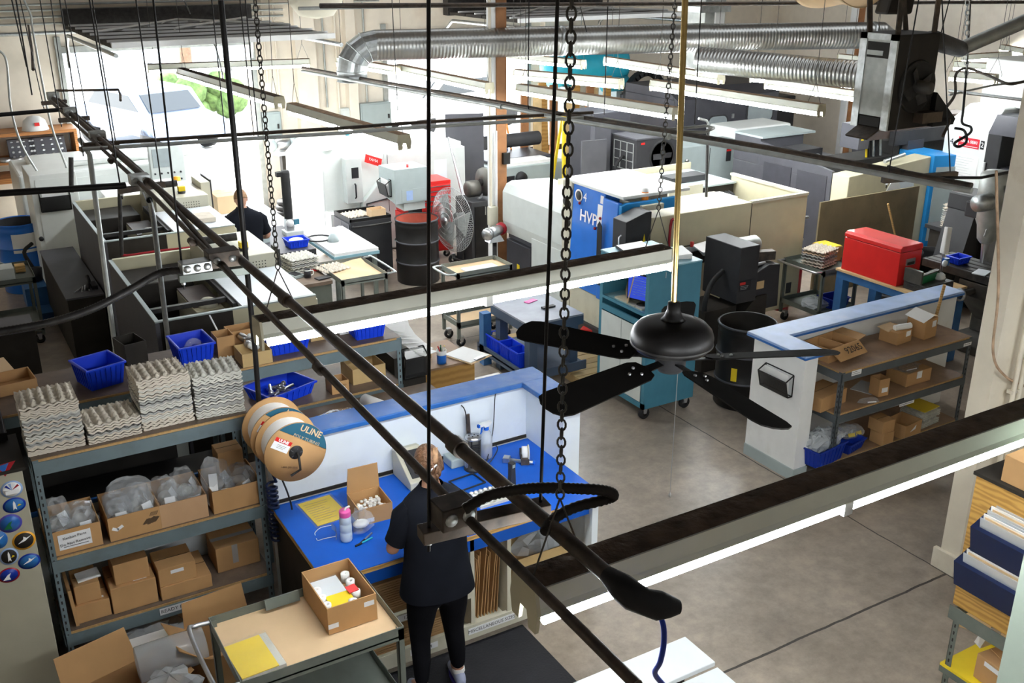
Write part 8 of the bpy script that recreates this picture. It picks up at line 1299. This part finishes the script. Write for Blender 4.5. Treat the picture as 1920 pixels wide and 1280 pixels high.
    for sd in (-1, 1):
        s0, s1 = Z(sd*(shx-.05), .02, 1.355), Z(sd*(shx+.055), .045 if not seated else .09, 1.14); MB().tube([s0, s0.lerp(s1, .25)+V(sd*.02, 0, .01), s0.lerp(s1, .6), s1], [.07*S, .08*S, .075*S, .066*S], 14).build('sleeve', 'shirt', sh_)
    # trousers
    pp = [Z(0, -.005, .93), Z(0, -.02, .86)]; pe = [(0, 1)]; pr = [(.17, .12), (.195, .145)]
    for i0, sd in ((0, -1), (1, 1)):
        b = len(pp); h0 = Z(sd*.098, -.005, .78); ank = an[i0]+V(0, 0, .03); pp += [h0, h0.lerp(kn[i0], .5), kn[i0], kn[i0].lerp(ank, .45)+V(0, -.015, 0), ank]; pr += [(.12, .125), (.10, .10), .07, .064, .046]; pe += [(1, b), (b, b+1), (b+1, b+2), (b+2, b+3), (b+3, b+4)]
    skin_body('trousers', pp, pe, pr, pants, t, 2)
    for i0 in (0, 1):
        A, T = an[i0], toe[i0]; d = (T-A); d.z = 0; d.normalize(); s = Vector((-d.y, d.x, 0)); g = lambda f, w, z: Vector((A.x, A.y, 0))+d*f*S+s*w*S+Vector((0, 0, z*S))
        def rg(f, w, zt): return [g(f, w*math.cos(2*PI*k/14), .02+zt*.5+zt*.5*math.sin(2*PI*k/14)) for k in range(14)]
        sh2 = MB().loft([rg(-.075, .022, .05), rg(-.065, .036, .085), rg(0, .040, .10), rg(.06, .042, .075), rg(.12, .045, .055), rg(.165, .032, .04), rg(.178, .015, .03)]).build('shoe', shoe, t, sub=1)
        MB().loft([[g(f, w*math.cos(2*PI*k/12), z) for k in range(12)] for f, w, z in ()] or [[tuple(g(.05+.128*math.cos(2*PI*k/20), .043*math.sin(2*PI*k/20), z)) for k in range(20)] for z in (.0, .024)]).build('sole', 'purple' if female else 'rubber', sh2); MB().lathe([(.036*S, .085), (.042*S, .10), (.040*S, .125*S)], (A.x, A.y, 0), 14).build('sock', 'paper', sh2)
    return t
person('person', 'woman in a black shirt and trousers working at the blue desk, seen from behind', (2.255, 4.73, 0.015), -.10, head_turn=-.1)
person('person', 'short-haired man in a black shirt seen from behind at the far desk', (3.30, 12.03, 0), -.05, hairm='hair_light', short=True, female=False, S=1.0)
# ================================================================ LIGHT
sc = bpy.context.scene
wd = bpy.data.worlds.new('world'); sc.world = wd; wd.use_nodes = True; nt = wd.node_tree; N = nt.nodes; bg = N['Background']
bg.inputs['Color'].default_value = (.80, .90, 1., 1); bg.inputs['Strength'].default_value = 8.
sun_d = bpy.data.lights.new('sun', 'SUN'); sun_d.energy = 24; sun_d.angle = .01; sun_d.color = (1, .95, .88); sun = bpy.data.objects.new('sun', sun_d); C.objects.link(sun)
sun.rotation_euler = Vector((.30, -.80, -.62)).to_track_quat('-Z', 'Y').to_euler()
def area(name, loc, sx, sy, e, col, direc):
    d = bpy.data.lights.new(name, 'AREA'); d.shape = 'RECTANGLE'; d.size = sx; d.size_y = sy; d.energy = e; d.color = col
    o = bpy.data.objects.new(name, d); C.objects.link(o); o.location = loc; o.rotation_euler = Vector(direc).to_track_quat('-Z', 'Y').to_euler(); return o
for y, e in ((-1.5, 55), (9, 80), (13.5, 60)): area('skylight_and_fill', (7.5, y, 5.79), 12.6, .9, e, (.92, .96, 1.), (0, 0, -1))  # unseen roof panels; the one behind the camera is an added fill
for (x0, x1), e in ((D1, 55), (D2, 55)): area('door_daylight', ((x0+x1)/2, 18.3, 1.6), x1-x0, 2.5, e, (.90, .95, 1.), (0, -1, 0))
vs = sc.view_settings; sc.display_settings.display_device = 'sRGB'; vs.view_transform = 'Standard'; vs.look = 'None'; vs.exposure = .15; vs.gamma = 1.; vs.use_curve_mapping = False
